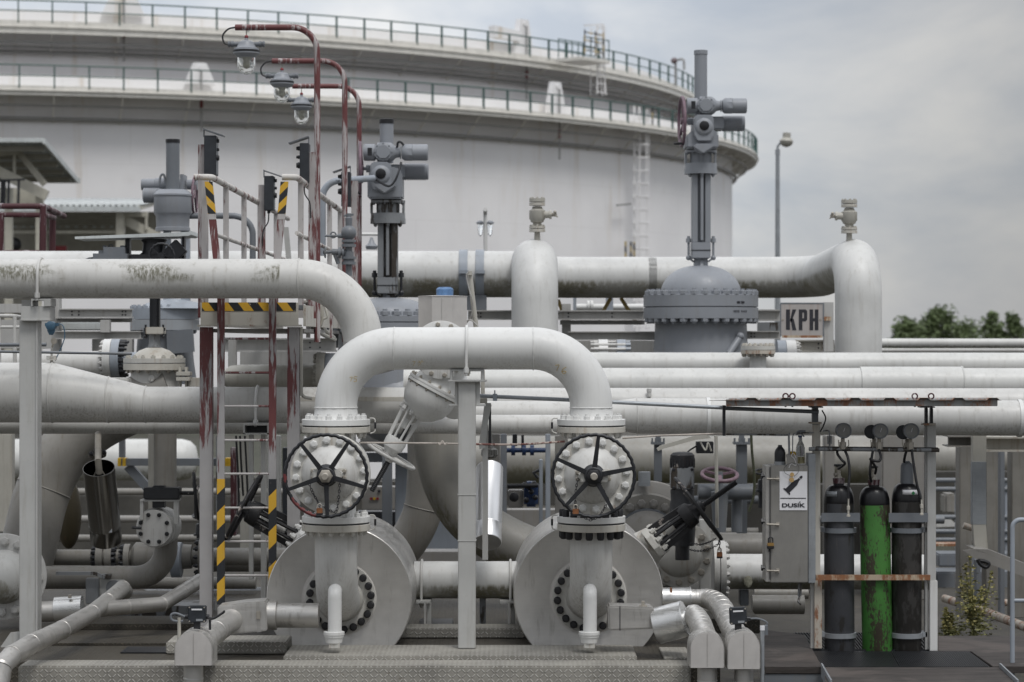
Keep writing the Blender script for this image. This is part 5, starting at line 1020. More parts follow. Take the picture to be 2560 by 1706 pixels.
# ---------------------------------------------------------------- slanted yoke valves
def yoke_valve(name, label, base, tip, wheel, Rw, Y, mats, stem_to, spread, colw, wheel_mat, hub=.05, yaw=0.0):
    """yoke from base to tip (pixels), a handwheel seen edge on, and the stem running out of it"""
    t = T(name, label, 'valve', W(*base, Y)); b = W(*base, Y); e = W(*tip, Y); w = W(*wheel, Y); d = (e-b).normalized(); n = V(0, 1, 0); s = d.cross(n)
    ca, cb, cc = mats
    for k in (-1, 1): MB().bar(b+s*k*spread, e+s*k*spread*.8, colw, colw*.9).build('yoke_arm', ca, t, bev=.004)
    for k in (-1, 1):
        for dy in (-1, 1): MB().tube([b+s*k*spread*.4+V(0, dy*spread*.9, 0), e+s*k*spread*.3+V(0, dy*spread*.6, 0)], colw*.3, 8).build('yoke_rod', ca, t)
    m = MB(); m.lathe(b-d*.06, d, [(0, spread*1.35), (.05, spread*1.4), (.06, spread*1.2), (.10, spread*.7), (.10, 0)], 8, .3); m.lathe(b+d*.10, d, [(0, spread*.45), (.08, spread*.45), (.08, 0)], 10); fb = m.build('yoke_base', cb, t, bev=.003)
    bolts(fb, b+d*.002, d, spread*1.15, 8, .022, .05, cb, keep=-2)
    MB().lathe(e-d*.06, d, [(0, spread*.95), (.03, spread*1.05), (.09, spread*1.0), (.11, spread*.7), ((w-e).length+.06, spread*.5), ((w-e).length+.06, 0)], 20).build('yoke_head', ca, t)
    h = MB(); ax = (d+V(0, yaw, 0)).normalized(); h.torus(w, ax, Rw, .015, 56, 10, .0035, 26)
    x, y, _ = frame(ax)
    for i in range(5):
        a = .5+2*PI*i/5; dd = x*math.cos(a)+y*math.sin(a); h.bar(w, w+dd*Rw, .03, .02)
    h.lathe(w-ax*.04, ax, [(0, 0), (0, hub), (.07, hub), (.09, hub*.7), (.09, 0)], 16); h.build('handwheel', wheel_mat, t)
    if stem_to:
        se = W(*stem_to, Y); L = (se-w).length; pr = [(-.3, .022), (.05, .022)]; k = .06
        while k < L: pr += [(k, .024), (k+.007, .020)]; k += .014
        MB().lathe(w, (se-w), pr+[(L, .02), (L, 0)], 14).build('stem', M['blackworn'] if name != 'globe_valve' else M['black'], t)
    return t, b, d, s
yoke_valve('angle_valve', 'black slanted valve yoke with peeling paint leaning left off the drum behind the ladder', (742, 1340), (632, 1282), (609, 1271), M_(93, 19.6), 19.6, (M['blackworn'], M['white_clean'], 0), None, .095, .05, M['blackworn'])
yoke_valve('angle_valve', 'black slanted valve leaning right off the drum, its long threaded stem pointing up', (1640, 1350), (1722, 1288), (1746, 1272), M_(94, 19.6), 19.6, (M['blackworn'], M['flange'], 0), (1840, 1206), .10, .05, M['blackworn'])
tag(MB().tube([W(1560, 1412, 19.9), W(1640, 1352, 19.65)], .16, 24, radii=[.2, .13]).build('valve_bonnet', M['flange']), 'white neck joining the black valve with the long stem to its drum', 'valve neck')
tag(MB().tube([W(790, 1375, 19.9), W(742, 1342, 19.65)], .14, 24, radii=[.16, .12]).build('valve_bonnet', M['flange']), 'white neck joining the peeling black valve behind the ladder to its drum', 'valve neck')
Yg = 19.62
gv, b, d, s = yoke_valve('globe_valve', 'white slanted globe valve hanging below the bridge pipe, handwheel tilted edge on', (1035, 1022), (985, 1112), (978, 1141), M_(64, Yg), Yg, (M['white_clean'], M['white_clean'], 0), (929, 1228), .085, .032, M['white'], .04, .03)
fc = W(1083, 975, Yg); dd = V(-.476, 0, -.88).normalized()
m = MB(); m.lathe(fc, dd, [(0, .19), (.02, .215), (.10, .21), (.17, .18), (.23, .12), (.27, .05)], 44); m.build('bonnet_dome', M['white_clean'], gv)
f = MB().lathe(fc, dd, [(-.040, .18), (-.040, .228), (-.022, .228), (-.020, .222), (-.016, .222), (-.014, .228), (.006, .228), (.006, .18)], 56).build('flange', M['white_clean'], gv); bolts(f, fc+dd*.006, dd, .21, 14, .014, .025, M['nut'], .2, keep=-2); bolts(f, fc-dd*.040, -dd, .21, 14, .014, .025, M['nut'], .2, keep=-2)
m = MB(); m.lathe(fc-dd*.04, -dd, [(0, .185), (.07, .165), (.2, .17), (.34, .15), (.36, 0)], 40); m.lathe(W(1095, 905, Yg-.1), (0, -1, 0), [(-.2, 0), (-.2, .13), (.0, .14), (.02, .165), (.05, .165), (.05, 0)], 40) if False else None; m.tube([W(1102, 930, Yg), W(1150, 1010, Yg+.3)], .16, 28); m.build('valve_body', M['white_clean'], gv)
f = MB().lathe(W(1103, 875, 19.45), (0, -1, 0), [(0, .12), (0, .235), (.03, .235), (.032, .23), (.032, 0)], 48).build('end_flange', M['white_clean'], gv); bolts(f, W(1103, 875, 19.415), (0, -1, 0), .205, 12, .02, .026, M['nut'], .13)
t = T('valve_cover', 'eight sided grey sheet metal cover with a blue cap behind the bridge pipe', 'cover', W(1107, 900, 20.6)); r6 = M_(65, 20.6)
m = MB(); m.lathe(W(1107, 902, 20.6), (0, 0, 1), [(0, r6), (M_(160, 20.6), r6), (M_(160, 20.6), r6+.006), (M_(161, 20.6), r6+.006), (M_(164, 20.6), 0)], 8, PI/8); m.build('jacket', M['drum'], t)
for a in (1104, ): MB().bpx(a-1, 745, a+1, 818, 20.6-r6*.93, .004).build('seam', M['steel_dirty'], t)
MB().lathe(W(1112, 742, 20.6), (0, 0, 1), [(0, 0), (0, M_(21, 20.6)), (M_(18, 20.6), M_(21.5, 20.6)), (M_(22, 20.6), M_(18, 20.6)), (M_(22.5, 20.6), M_(16, 20.6)), (M_(24, 20.6), M_(15, 20.6)), (M_(24, 20.6), 0)], 28).build('cap', M['bluecap'], t)
m = MB(); m.tube([W(1174, 682, 20.8), W(1190, 818, 20.8)], .022, 10); m.bpx(1170, 678, 1180, 688, 20.75, .06); t = tag(m.build('probe_rod', M['cream']), 'thin leaning rod with a loose wire beside the eight sided cover', 'rod')
MB().tube(spline([W(1172, 680, 20.75), W(1166, 690, 20.75), W(1172, 720, 20.75), W(1182, 758, 20.75), W(1176, 795, 20.75), W(1158, 814, 20.75), (W(1175, 800, 20.7)), W(1195, 816, 20.7)]), .006, 6).build('wire', M['steel_dirty'], t)
# ================================================================ steel jacketed tracing pipes along the front
def end_box(label, x0, x1, yt, yb, Y, pw, ydn):
    t = T('end_box', label, 'duct end', W((x0+x1)/2, yb, Y), 'round topped duct ends'); r = (x1-x0)/2; cx = (x0+x1)/2
    def poly(g): return [W(cx+(r+g)*math.cos(PI*i/20), yt+r-(r+g)*math.sin(PI*i/20), Y) for i in range(21)]+[W(cx-r-g, yb, Y), W(cx+r+g, yb, Y)]
    MB().prism(poly(0), (0, .30, 0)).build('hood', M['steel'], t, bev=.004)
    MB().prism([p-V(0, .003, 0) for p in poly(-2.2)], (0, .004, 0)).build('front_plate', M['drum'], t)
    MB().box(W(cx-.6, yb-4, Y)-V(0, .006, 0), W(cx+.6, yt+6, Y)-V(0, .002, 0)).build('seam', M['steel_dirty'], t)
    bm_ = MB()
    for k in (.10, .2): bm_.prism([p+V(0, k, 0) for p in poly(.9)], (0, .012, 0))
    bm_.build('band', M['steel'], t)
    MB().tube([W(cx, yb-2, Y+.15), W(cx, ydn, Y+.15)], M_(pw, Y), 28).build('down_pipe', M['steel'], t)
    MB().lathe(W(cx, yb+34, Y+.15), (0, 0, 1), [(0, M_(pw, Y)), (.002, M_(pw+.8, Y)), (.01, M_(pw+.8, Y)), (.012, M_(pw, Y))], 28).build('band', M['alu'], t)
    return t
def duct(label, segs, mat, bands=(), n=28, cat='duct'):
    """jacketed pipe: segs of (px, y, Y, radius in px); every joint gets a lapped collar"""
    P_ = [W(a, b, Y) for a, b, Y, r in segs]; rr = [M_(r, Y) for a, b, Y, r in segs]; m = MB(); m.tube(P_, 0, n, radii=rr)
    for i in range(1, len(P_)-1):
        d = (P_[i+1]-P_[i-1]).normalized(); m.lathe(P_[i]-d*.012, d, [(0, rr[i]+.0008), (.002, rr[i]+.0028), (.022, rr[i]+.0028), (.024, rr[i]+.0008)], n)
    return tag(m.build('jacketed_pipe', mat, ang=25), label, cat)
def sm(segs, k=5):
    A = spline([V(*s[:3]) for s in segs], k); B = spline([V(s[3], 0, 0) for s in segs], k); return [(a.x, a.y, a.z, b.x) for a, b in zip(A, B)]
end_box('round topped steel duct end standing alone in front of the long tread plate curb', 436, 531, 1578, 1664, 17.62, 25, 1740)
end_box('left one of the two round topped duct ends standing side by side', 1725, 1811, 1580, 1670, 17.62, 25, 1740)
end_box('round topped duct end touching the thin conduit post', 1818, 1901, 1578, 1673, 17.64, 24, 1740)
duct('fat steel jacket sloping back from the round topped duct end to the strapped box', [(498, 1612, 17.8, 29), (540, 1580, 18.1, 29), (580, 1549, 18.45, 28)], M['steel'])
t = T('pipe_jacket', 'steel jacket boxes strapped together in front of the drum under the red worn handwheel', 'jacket', W(700, 1580, 18.5)); Yj = 18.42
MB().prism([W(x, y, Yj) for x, y in ((543, 1517), (610, 1507), (665, 1503), (668, 1578), (560, 1588), (545, 1580))], (0, .26, 0)).build('jacket_box', M['steel'], t, bev=.01)
MB().prism([W(x, y, Yj)-V(0, .004, 0) for x, y in ((640, 1506), (648, 1505), (652, 1580), (643, 1581))], (0, .268, 0)).build('strap', M['steel_dirty'], t)
MB().box(W(641, 1548, Yj)-V(0, .018, 0), W(651, 1528, Yj)-V(0, .003, 0)).build('buckle', M['nut'], t, bev=.003)
MB().lathe(W(666, 1539, Yj+.13), (1, 0, 0), [(0, .0), (0, M_(37, Yj)), (M_(26, Yj), M_(37, Yj)), (M_(26, Yj), M_(30, Yj)), (M_(30, Yj), M_(31, Yj)), (M_(132, Yj), M_(31, Yj)), (M_(132, Yj), 0)], 32).build('jacket_sleeve', M['steel_dirty'], t)
t = T('pipe_jacket', 'square steel jacket box in front of the drum under the all black handwheel', 'jacket', W(1578, 1580, 18.5))
MB().prism([W(x, y, Yj) for x, y in ((1519, 1515), (1634, 1519), (1637, 1573), (1522, 1578))], (0, .26, 0)).build('jacket_box', M['steel_dirty'], t, bev=.014)
MB().bpx(1549, 1516, 1551, 1577, Yj-.004, .01).build('seam', M['ink'], t)
m = MB(); m.bpx(1604, 1504, 1612, 1516, Yj+.05, .04); m.bpx(1599, 1515, 1618, 1519, Yj+.03, .08); m.build('plug', M['nut'], t)
a = W(1640, 1566, 18.5); b = W(1716, 1546, 18.44); d = (b-a).normalized(); m = MB(); m.lathe(a, d, [(0, 0), (0, .135), (.006, .14), (.235, .14), (.24, .135), (.24, .06), (.30, .055)], 32); tag(m.build('steel_canister', M['alu']), 'bright tilted steel canister beside the square jacket box', 'canister')
duct('ribbed steel jacket elbow rising from the left one of the paired duct ends', sm([(1768, 1612, 17.8, 30), (1757, 1580, 17.95, 29), (1748, 1556, 18.1, 28), (1734, 1537, 18.2, 25), (1722, 1540, 18.22, 18)], 3), M['steel'])
duct('long ribbed steel jacket elbow curving behind to the drum from the outer duct end', sm([(1860, 1612, 17.8, 30), (1838, 1585, 18.1, 29), (1820, 1550, 18.5, 28), (1800, 1515, 18.95, 27), (1775, 1499, 19.2, 25), (1745, 1496, 19.25, 22), (1700, 1495, 19.25, 21)], 3), M['steel'])
MB(); m = MB(); m.lathe(W(1655, 1495, 19.25), (1, 0, 0), [(0, 0), (0, M_(26, 19.25)), (M_(68, 19.25), M_(26, 19.25)), (M_(69, 19.25), M_(28, 19.25)), (M_(72, 19.25), M_(28, 19.25)), (M_(72, 19.25), 0)], 32); o = tag(m.build('jacket_sleeve', M['alu']), 'bright steel sleeve with rust spot between the drum and the ribbed elbow', 'jacket')
MB().box(W(1675, 1482, 19.1)-V(0, .12, 0)*.2, W(1680, 1470, 19.1)+V(0, .03, 0)).build('latch', M['rustbar'], o)
def jbox(label, x0, x1, y0, y1, Y, side, tilt=0):
    t = T('junction_box', label, 'junction box', W((x0+x1)/2, y1+18, Y)); cx = (x0+x1)/2
    rot = Matrix.Rotation(tilt, 3, 'Y'); c = (W(x0, y0, Y)+W(x1, y1, Y))/2+V(0, .04, 0); w, h = M_(x1-x0, Y), M_(y1-y0, Y)
    bx = MB().obox(c, (w, .08, h), rot).build('housing', M['darkbox'], t, bev=.006)
    MB().obox(c+rot @ V(0, -.042, h*.3), (w*.6, .003, h*.09), rot).build('label_plate', M['sign'], bx); MB().obox(c+rot @ V(w*.15, -.042, -h*.34), (w*.38, .003, h*.13), rot).build('label_plate', M['galv'], bx)
    for a in (-.42, .42):
        for b in (-.42, .42): bolts(bx, c+rot @ V(w*a, -.04, h*b), (0, -1, 0), 0, 1, .006, .005, M['nut'], keep=-2)
    MB().bpx(cx-8, y1-1, cx+8, y1+20, Y+.02, .04).build('stub_post', M['black'], t)
    for s in ((-1, 1) if side == 0 else (side,)):
        xs = x1 if s > 0 else x0; m = MB(); m.tube([W(xs, (y0+y1)/2+6, Y+.04), W(xs+s*9, (y0+y1)/2+6, Y+.04)], .018, 10); m.build('cable_gland', M['black'], bx)
    return t
jb = jbox('black junction box with cables looping out on both sides, above the lone duct end', 470, 514, 1516, 1557, 17.72, 0)
for s, pts in ((-1, [(462, 1542), (440, 1534), (428, 1538), (430, 1550), (445, 1554), (458, 1553)]), (1, [(520, 1546), (535, 1546), (552, 1536), (560, 1530), (558, 1528)])): MB().tube(spline([W(x, y, 17.74) for x, y in pts]), .009, 8).build('cable', M['rubber'] if s > 0 else M['steelgrey'], jb)
pc_ = MB().tube([W(448, 1600, 17.74), W(448, 1545, 17.74)], M_(4.5, 17.74), 10).build('cable_conduit', M['cream'], jb); MB().tube([W(525, 1575, 17.8), W(525, 1550, 17.8)], M_(3, 17.74), 10).build('cable_conduit', M['black'], jb)
jb = jbox('slightly tilted black junction box above the outer duct end, one cable to the right', 1825, 1867, 1520, 1562, 17.75, 1, -.05)
MB().tube(spline([W(x, y, 17.8) for x, y in ((1876, 1547), (1895, 1547), (1912, 1553), (1918, 1560), (1912, 1566), (1907, 1564))]), .007, 8).build('cable', M['steelgrey'], jb)
t = T('conduit_post', 'thin grey conduit post with a white collar right of the duct ends', 'post', W(1906, 1740, 17.7)); MB().tube([W(1906, 1740, 17.7), W(1906, 1568, 17.7)], M_(5, 17.7), 14).build('pole', M['galv'], t)
MB().tube([W(1906, 1576, 17.7), W(1906, 1565, 17.7)], M_(6, 17.7), 14).build('collar', M['sign'], t); MB().bpx(1909, 1565, 1920, 1588, 17.72, .03).build('tag_plate', M['steelgrey'], t)
# left tracing pipes
duct('long steel jacketed pipe rising from the lower left corner past the post foot', [(-8, 1740, 17.3, 27), (4, 1665, 17.35, 27), (30, 1640, 17.5, 26), (78, 1611, 17.9, 25), (155, 1575, 18.5, 23.5), (230, 1533, 19.2, 21), (268, 1503, 19.6, 20), (306, 1472, 20.1, 20), (312, 1480, 20.3, 20)], M['steel_dirty'])
duct('thinner steel jacketed branch pipe running right towards the ladder foot', [(240, 1524, 19.4, 20), (318, 1518, 19.6, 19), (405, 1511, 19.9, 18.5), (455, 1481, 20.3, 18), (500, 1452, 20.7, 18)], M['steel_dirty'])
t = T('steel_sleeve', 'short shiny sleeve on the low pipe left of the tracing pipes', 'sleeve', W(174, 1555, 20.2)); MB().tube([W(138, 1524, 20.2), W(206, 1520, 20.2)], M_(31, 20.2), 28).build('sleeve', M['alu'], t); MB().tube([W(60, 1531, 20.2), W(140, 1528, 20.2)], M_(26, 20.2), 24).build('jacket', M['steel_dirty'], t); MB().bpx(170, 1488, 177, 1496, 20.1, .04).build('latch', M['nut'], t)
# ================================================================ gas bottle shelter
Ys = 19.0; ys = lambda a: M_(a, Ys)
sh = T('bottle_shelter', 'open rack with a low rusty corrugated roof sheltering three gas bottles', 'rack', W(2180, 1626, Ys))
m = MB(); x0, x1 = X(1812, 18.6), X(2500, 18.6); n = 8; z = W(0, 1000, 18.6).z
pts = []
for i in range(n):
    a = x0+(x1-x0)*i/n; L = (x1-x0)/n; pts += [(a, 0), (a+L*.58, 0), (a+L*.64, .018), (a+L*.88, .018), (a+L*.96, 0)]
pts.append((x1, 0)); pv = None
for a, h in pts:
    c = [m.bm.verts.new((a, 18.55, z+h)), m.bm.verts.new((a, 20.1, z+h-.04))]
    if pv: m.face([pv[0], c[0], c[1], pv[1]])
    pv = c
rf = m.build('roof_sheet', M['roofrust'], sh); rf.modifiers.new('thick', 'SOLIDIFY').thickness = .004
MB().bpx(1816, 999, 2494, 1016, 18.58, .05).build('front_channel', M['roofrust'], sh, bev=.003)
for px in (1964, 1981, 2287, 2328):
    m = MB(); m.torus(W(px, 991, 18.62), (0, 1, 0), ys(6.5), ys(1.9), 20, 8); m.tube([W(px, 998, 18.62), W(px, 1018, 18.62)], ys(2.5), 8); m.build('lifting_eye', M['rustbar'] if False else M['redrail'], rf)
for px in range(1840, 2490, 27): MB().lathe(W(px, 999, 18.6), (0, 0, 1), [(0, .006), (.008, .006), (.01, 0)], 6).build('roof_screw', M['nut'], rf)
def post(px0, px1, y0, y1, Y, mat, d=.06): return MB().bpx(px0, y0, px1, y1, Y, d).build('post', mat, sh, bev=.003)
post(2031, 2046, 1017, 1062, 18.95, M['steelgrey']); post(2032, 2051, 1057, 1440, 18.96, M['cream_rust']); p_ = post(2036, 2055, 1440, 1622, 18.97, M['rustpost']); post(2027, 2036, 1440, 1622, 19.0, M['post'])
MB().bpx(2024, 1056, 2054, 1060, 18.93, .1).build('post_cap', M['rustpost'], sh); MB().bpx(2026, 1017, 2058, 1020, 18.9, .14).build('post_cap', M['steelgrey'], sh)
post(2313, 2320, 1020, 1062, 18.98, M['black'], .05); post(2326, 2333, 1020, 1062, 18.98, M['black'], .05); post(2318, 2340, 1062, 1452, 18.97, M['post']); post(2325, 2344, 1452, 1628, 18.96, M['white_clean']); post(2313, 2320, 1062, 1628, 19.0, M['post'])
MB().bpx(2308, 1059, 2340, 1064, 18.94, .1).build('post_cap', M['rustpost'], sh); MB().bpx(2301, 1017, 2338, 1020, 18.9, .14).build('post_cap', M['steelgrey'], sh)
MB().tube([W(2022, 1123, 18.9), W(2348, 1126, 18.9)], ys(5), 14).build('manifold_rail', M['grey_oily'], sh); MB().tube([W(2040, 1119, 18.96), W(2345, 1122, 18.96)], ys(3), 10).build('manifold_rail', M['black'], sh)
MB().tube([W(1814, 1021, 18.8), W(2046, 1030, 18.9)], ys(5), 12).build('cable_conduit', M['steelgrey'], sh)
m = MB(); m.bpx(1807, 1014, 1814, 1090, 18.75, .05); m.build('end_strut', M['black'], sh)
m = MB(); m.tube(spline([W(2055, 1026, 18.9), W(2064, 1045, 18.9), W(2058, 1066, 18.9), W(2050, 1080, 18.9)]), .006, 6); m.build('cable', M['black'], sh)
for x0_, x1_, y0, y1 in ((2054, 2150, 1283, 1305), (2222, 2320, 1283, 1306)): MB().bpx(x0_, y0, x1_, y1, 18.93, .012).build('retaining_bar', M['steelgrey'], sh)
rb = MB().bpx(2040, 1438, 2326, 1451, 18.90, .03).build('rusty_bar', M['rustbar'], sh)
for c0, yb, r in ((2098, 1587, 40), (2266, 1587, 42), (2098, 1325, 40), (2266, 1325, 40)):
    m = MB(); m.torus(W(c0, yb, Ys+.02), (0, 0, 1), ys(r)+.006, .003, 40, 4) if False else m.lathe(W(c0, yb, Ys+.06), (0, 0, 1), [(-ys(6), ys(39)), (-ys(6), ys(39)+.012), (ys(6), ys(39)+.012), (ys(6), ys(39))], 40); m.bpx(c0-44 if c0 < 2200 else c0+36, yb-6, c0-36 if c0 < 2200 else c0+52, yb+6, Ys, .1); m.build('bottle_collar', M['galv'] if yb > 1500 else M['steelgrey'], sh)
def gauge(px, py, r, Y, stem, back):
    g = MB().lathe(W(px, py, Y)+V(0, .05, 0), (.12 if not back else -.25, -1, 0), [(0, 0), (0, ys(r*.95)), (.045, ys(r)), (.055, ys(r)), (.056, ys(r*.86)), (.05, ys(r*.84))], 32).build('pressure_gauge', M['darkbox'] if back else M['steelgrey'], sh)
    if not back:
        d = V(.12, -1, 0).normalized(); c = W(px, py, Y)+V(0, .05, 0)+d*.051; MB().lathe(c, d, [(0, ys(r*.85)), (.001, 0)], 32).build('dial', M['dial'], g)
        m = MB(); m.bar(c+d*.004+V(-.003, 0, -.008), c+d*.004+V(.006, 0, .022), .003, .002); m.build('pointer', M['sign'], g)
    m = MB(); m.tube([W(stem, py+r, Y+.03), W(stem, 1120, Y+.05)], ys(5), 10); m.lathe(W(stem, py+r+18, Y+.03), (0, 0, 1), [(-ys(9), ys(5)), (-ys(9), ys(8.5)), (ys(9), ys(8.5)), (ys(9), ys(5))], 6); m.build('gauge_stem', M['nut'], g)
    return g
gauge(2108, 1077, 19.5, 18.86, 2107, False); gauge(2182, 1080, 17.5, 18.95, 2185, True); gauge(2200, 1078, 19, 18.86, 2198, False); gauge(2262, 1081, 18, 18.95, 2268, True); gauge(2277, 1078, 19.5, 18.86, 2276, False)
m = MB(); m.tube(path([W(2057, 1078, 18.9), W(2074, 1076, 18.9), W(2074, 1122, 18.9)], .02, 4), ys(2.2), 8); m.lathe(W(2074, 1100, 18.9), (0, 0, 1), [(-ys(10), ys(6)), (ys(10), ys(6))], 8); m.build('relief_valve', M['grey_oily'], sh)
for px in (2096, 2121, 2177, 2256): MB().tube(path([W(px, 1100, 18.8), W(px+1, 1114, 18.8), W(px+(5 if px != 2121 else -5), 1120, 18.85)], .01, 3), .004, 6).build('lever', M['nut'], sh)
def hose(label, pts, par=None): return tag(MB().tube(spline([W(x, y, Y) for x, y, Y in pts], 10), .0105, 10).build('gas_hose', M['rubber']), label, 'hose')
hose('kinked black hose from the manifold to the valve of the left dark bottle', [(2093, 1126, 18.9), (2094, 1136, 18.86), (2104, 1150, 18.82), (2112, 1158, 18.82), (2108, 1164, 18.85), (2096, 1172, 18.95)])
hose('long black hose dangling in front of the left dark bottle', [(2112, 1126, 18.85), (2120, 1146, 18.8), (2124, 1180, 18.78), (2121, 1220, 18.76), (2120, 1247, 18.76)])
hose('black hose looped over itself above the green bottle', [(2197, 1124, 18.85), (2202, 1142, 18.82), (2198, 1153, 18.8), (2184, 1152, 18.8), (2176, 1148, 18.82), (2184, 1160, 18.84), (2190, 1172, 18.88), (2188, 1184, 18.95)])
hose('straight black hose dropping to the valve of the green bottle', [(2182, 1128, 18.88), (2177, 1160, 18.86), (2175, 1185, 18.86), (2178, 1205, 18.92)])
hose('black hose ending at the cap of the right dark bottle', [(2266, 1128, 18.9), (2262, 1142, 18.92), (2260, 1155, 18.98)])
hose('long black hose hanging down right of the capped bottle', [(2279, 1124, 18.86), (2284, 1160, 18.84), (2291, 1205, 18.82), (2298, 1235, 18.82), (2301, 1246, 18.82)])
for px, y0, y1, lab in ((2121, 1248, 1292, 'pale hose coupling dangling on the left dark bottle'), (2304, 1250, 1288, 'pale hose coupling dangling beside the capped bottle')):
    m = MB(); m.lathe(W(px, y1, 18.78), (0, 0, 1), [(0, 0), (0, ys(5)), (ys(4), ys(5)), (ys(5), ys(2.5)), (ys(16), ys(2.5)), (ys(17), ys(4)), (ys(26), ys(4)), (ys(27), ys(2)), (ys(y1-y0), ys(2)), (ys(y1-y0), 0)], 10); tag(m.build('hose_coupling', M['brass'] if False else M['cream_rust']), lab, 'coupling')
def bottle(label, bx, tx_, rpx, ysh, mat, shm, yval, cap=False):
    yb = 1630; t = T('gas_bottle', label, 'gas bottle', W(bx, yb, Ys+.06), 'gas bottles in the rack'); a = W(bx, yb, Ys+.06); e = W(tx_, ysh, Ys+.06); d = (e-a).normalized(); L = (e-a).length; r = ys(rpx)
    MB().lathe(a, d, [(0, 0), (0, r*.93), (.02, r), (L, r), (L, r*.98)], 40).build('body', mat, t)
    H = ys(40); s = MB().lathe(a+d*(L-.002), d, [(0, r*.99), (.003, r*1.002), (.02, r*1.0)]+[(.02+H*math.sin(u), r*(.36+.64*math.cos(u)**.8)) for u in [PI/2*i/10 for i in range(1, 10)]]+[(.02+H, r*.36), (.02+H+ys(9), r*.36), (.02+H+ys(9), 0)], 40).build('shoulder', shm, t)
    top = a+d*(L+.018+H+ys(4))
    if cap: MB().lathe(top-d*.02, d, [(0, 0), (0, r*.44), (ys(44), r*.42), (ys(52), r*.36), (ys(55), r*.2), (ys(58), r*.2), (ys(58), 0)], 24).build('valve_cap', M['steelgrey'], t)
    else:
        MB().lathe(top, d, [(0, r*.38), (ys(8), r*.4), (ys(13), r*.4), (ys(13), 0)], 20).build('neck_ring', M['redrail'], t)
        v = MB(); v.lathe(top+d*ys(12), d, [(0, r*.25), (ys(8), r*.14), (ys(22), r*.14), (ys(24), r*.2), (ys(30), r*.18), (ys(30), 0)], 12); v.tube([top+d*ys(22), top+d*ys(22)+V(-ys(12), -.02, 0)], ys(4.5), 8); v = v.build('bottle_valve', M['nut'], t)
        MB().lathe(top+d*ys(42), d, [(0, 0), (0, ys(11)), (ys(3), ys(12)), (ys(6), ys(11)), (ys(6), 0)], 8).build('valve_wheel', M['black'], v)
    return t, s
tb, s = bottle('left dark grey gas bottle with a black shoulder and a small white label', 2099, 2097, 37.5, 1258, M['greybottle'], M['blackgloss'], 1174)
def lab_(par, cx, x0, x1, y0, y1, r, mat, nm='label', skew=0):
    m = MB(); rr = ys(r)+.002; xc = X(cx, Ys+.06); pv = None
    for i in range(9):
        x = X(x0+(x1-x0)*i/8, Ys); k = max(-.99, min(.99, (x-xc)/rr)); y = Ys+.06-rr*math.sqrt(1-k*k); c = [m.bm.verts.new(V(x, y, W(0, y0+skew*abs(i-4)/4, Ys).z)), m.bm.verts.new(V(x, y-.0005, W(0, y1+skew*abs(i-4)/4, Ys).z))]
        if pv: m.face([pv[0], c[0], c[1], pv[1]])
        pv = c
    o = m.build(nm, mat, par); o.modifiers.new('thick', 'SOLIDIFY').thickness = .0012; return o
lab_(s, 2098, 2067, 2090, 1228, 1241, 37.9, M['galv'])
tb, s = bottle('bright green gas bottle with scratched paint and a black shoulder, in the middle', 2194, 2186, 38, 1262, M['green'], M['blackgloss'], 1178)
lab_(s, 2188, 2182, 2200, 1219, 1222.5, 18, M['sign'])
tb, s = bottle('right dark stained gas bottle wearing a grey screw cap and a curved white label', 2266, 2267, 37.5, 1254, M['darkbottle'], M['blackgloss'], 1170, True)
l = lab_(s, 2267, 2254, 2296, 1224, 1236, 37.2, M['sign'], skew=0); MB().prism([W(x, y, Ys+.06)-V(0, ys(37.2)*.985+.004, 0) for x, y in ((2272, 1231), (2277, 1226), (2282, 1231), (2277, 1236))], (0, .004, 0)).build('diamond_mark', plain('label_green', (.02, .18, .06), .5), l)
# ---- the nitrogen cabinet
Yc = 18.85; t = T('steel_cabinet', 'steel wall cabinet with a white bottle sign left of the gas bottles', 'cabinet', W(1970, 1458, Yc))
MB().box(W(1914, 1455, Yc+.01), W(1937, 1165, Yc+.01)+V(0, .25, 0)).build('side_frame', M['steel_dirty'], t, bev=.004); dr = MB().box(W(1926, 1457, Yc), W(2020, 1164, Yc)+V(0, .26, 0)).build('door', M['cabinet'], t, bev=.006)
MB().box(W(2021, 1458, Yc+.03), W(2039, 1135, Yc+.03)+V(0, .18, 0)).build('back_channel', M['galv'], t, bev=.003)
MB().box(W(1924.3, 1450, Yc)-V(0, .002, 0), W(1925.8, 1168, Yc)+V(0, .1, 0)).build('door_gap', M['ink'], t)
for y in (1197, 1311, 1427):
    m = MB(); m.tube([W(1917, y, Yc-.02), W(1948, y+1, Yc-.02)], ys(2.2), 8); m.bpx(1941, y-4, 1949, y+5, Yc-.02, .022); m.build('door_clamp', M['nut'], dr)
    MB().lathe(W(1912, y-7, Yc+.02), (-1, 0, 0), [(0, 0), (0, ys(4)), (ys(4), ys(4)), (ys(5), ys(8)), (ys(9), ys(8)), (ys(9), 0)], 6).build('clamp_knob', M['black'], dr)
m = MB(); m.tube([W(1923, 1366, Yc-.015), W(1923, 1380, Yc-.015)], .006, 6); 
pk = T('padlock', 'brass padlock with black guard on the cabinet door edge', 'padlock', W(1926, 1372, Yc-.04)); MB().bpx(1919, 1358, 1935, 1366, Yc-.05, .035).build('lock_body', M['brass'], pk, bev=.003); MB().bpx(1918.5, 1366, 1935.5, 1373, Yc-.052, .04).build('rubber_guard', M['rubber'], pk, bev=.003); m.tube(path([W(1921, 1358, Yc-.03), W(1921, 1344, Yc-.03), W(1932, 1344, Yc-.03), W(1932, 1358, Yc-.03)], .015, 5), .005, 8); m.build('shackle', M['black'], pk)
sg = MB().bpx(1949, 1179, 2018, 1276, Yc-.006, .005).build('sign_plate', M['sign'], dr)
text('DUSIK', 1955, 1258.5, 2013, 1268.5, Yc-.008, M['ink'], sg, weight=.028)
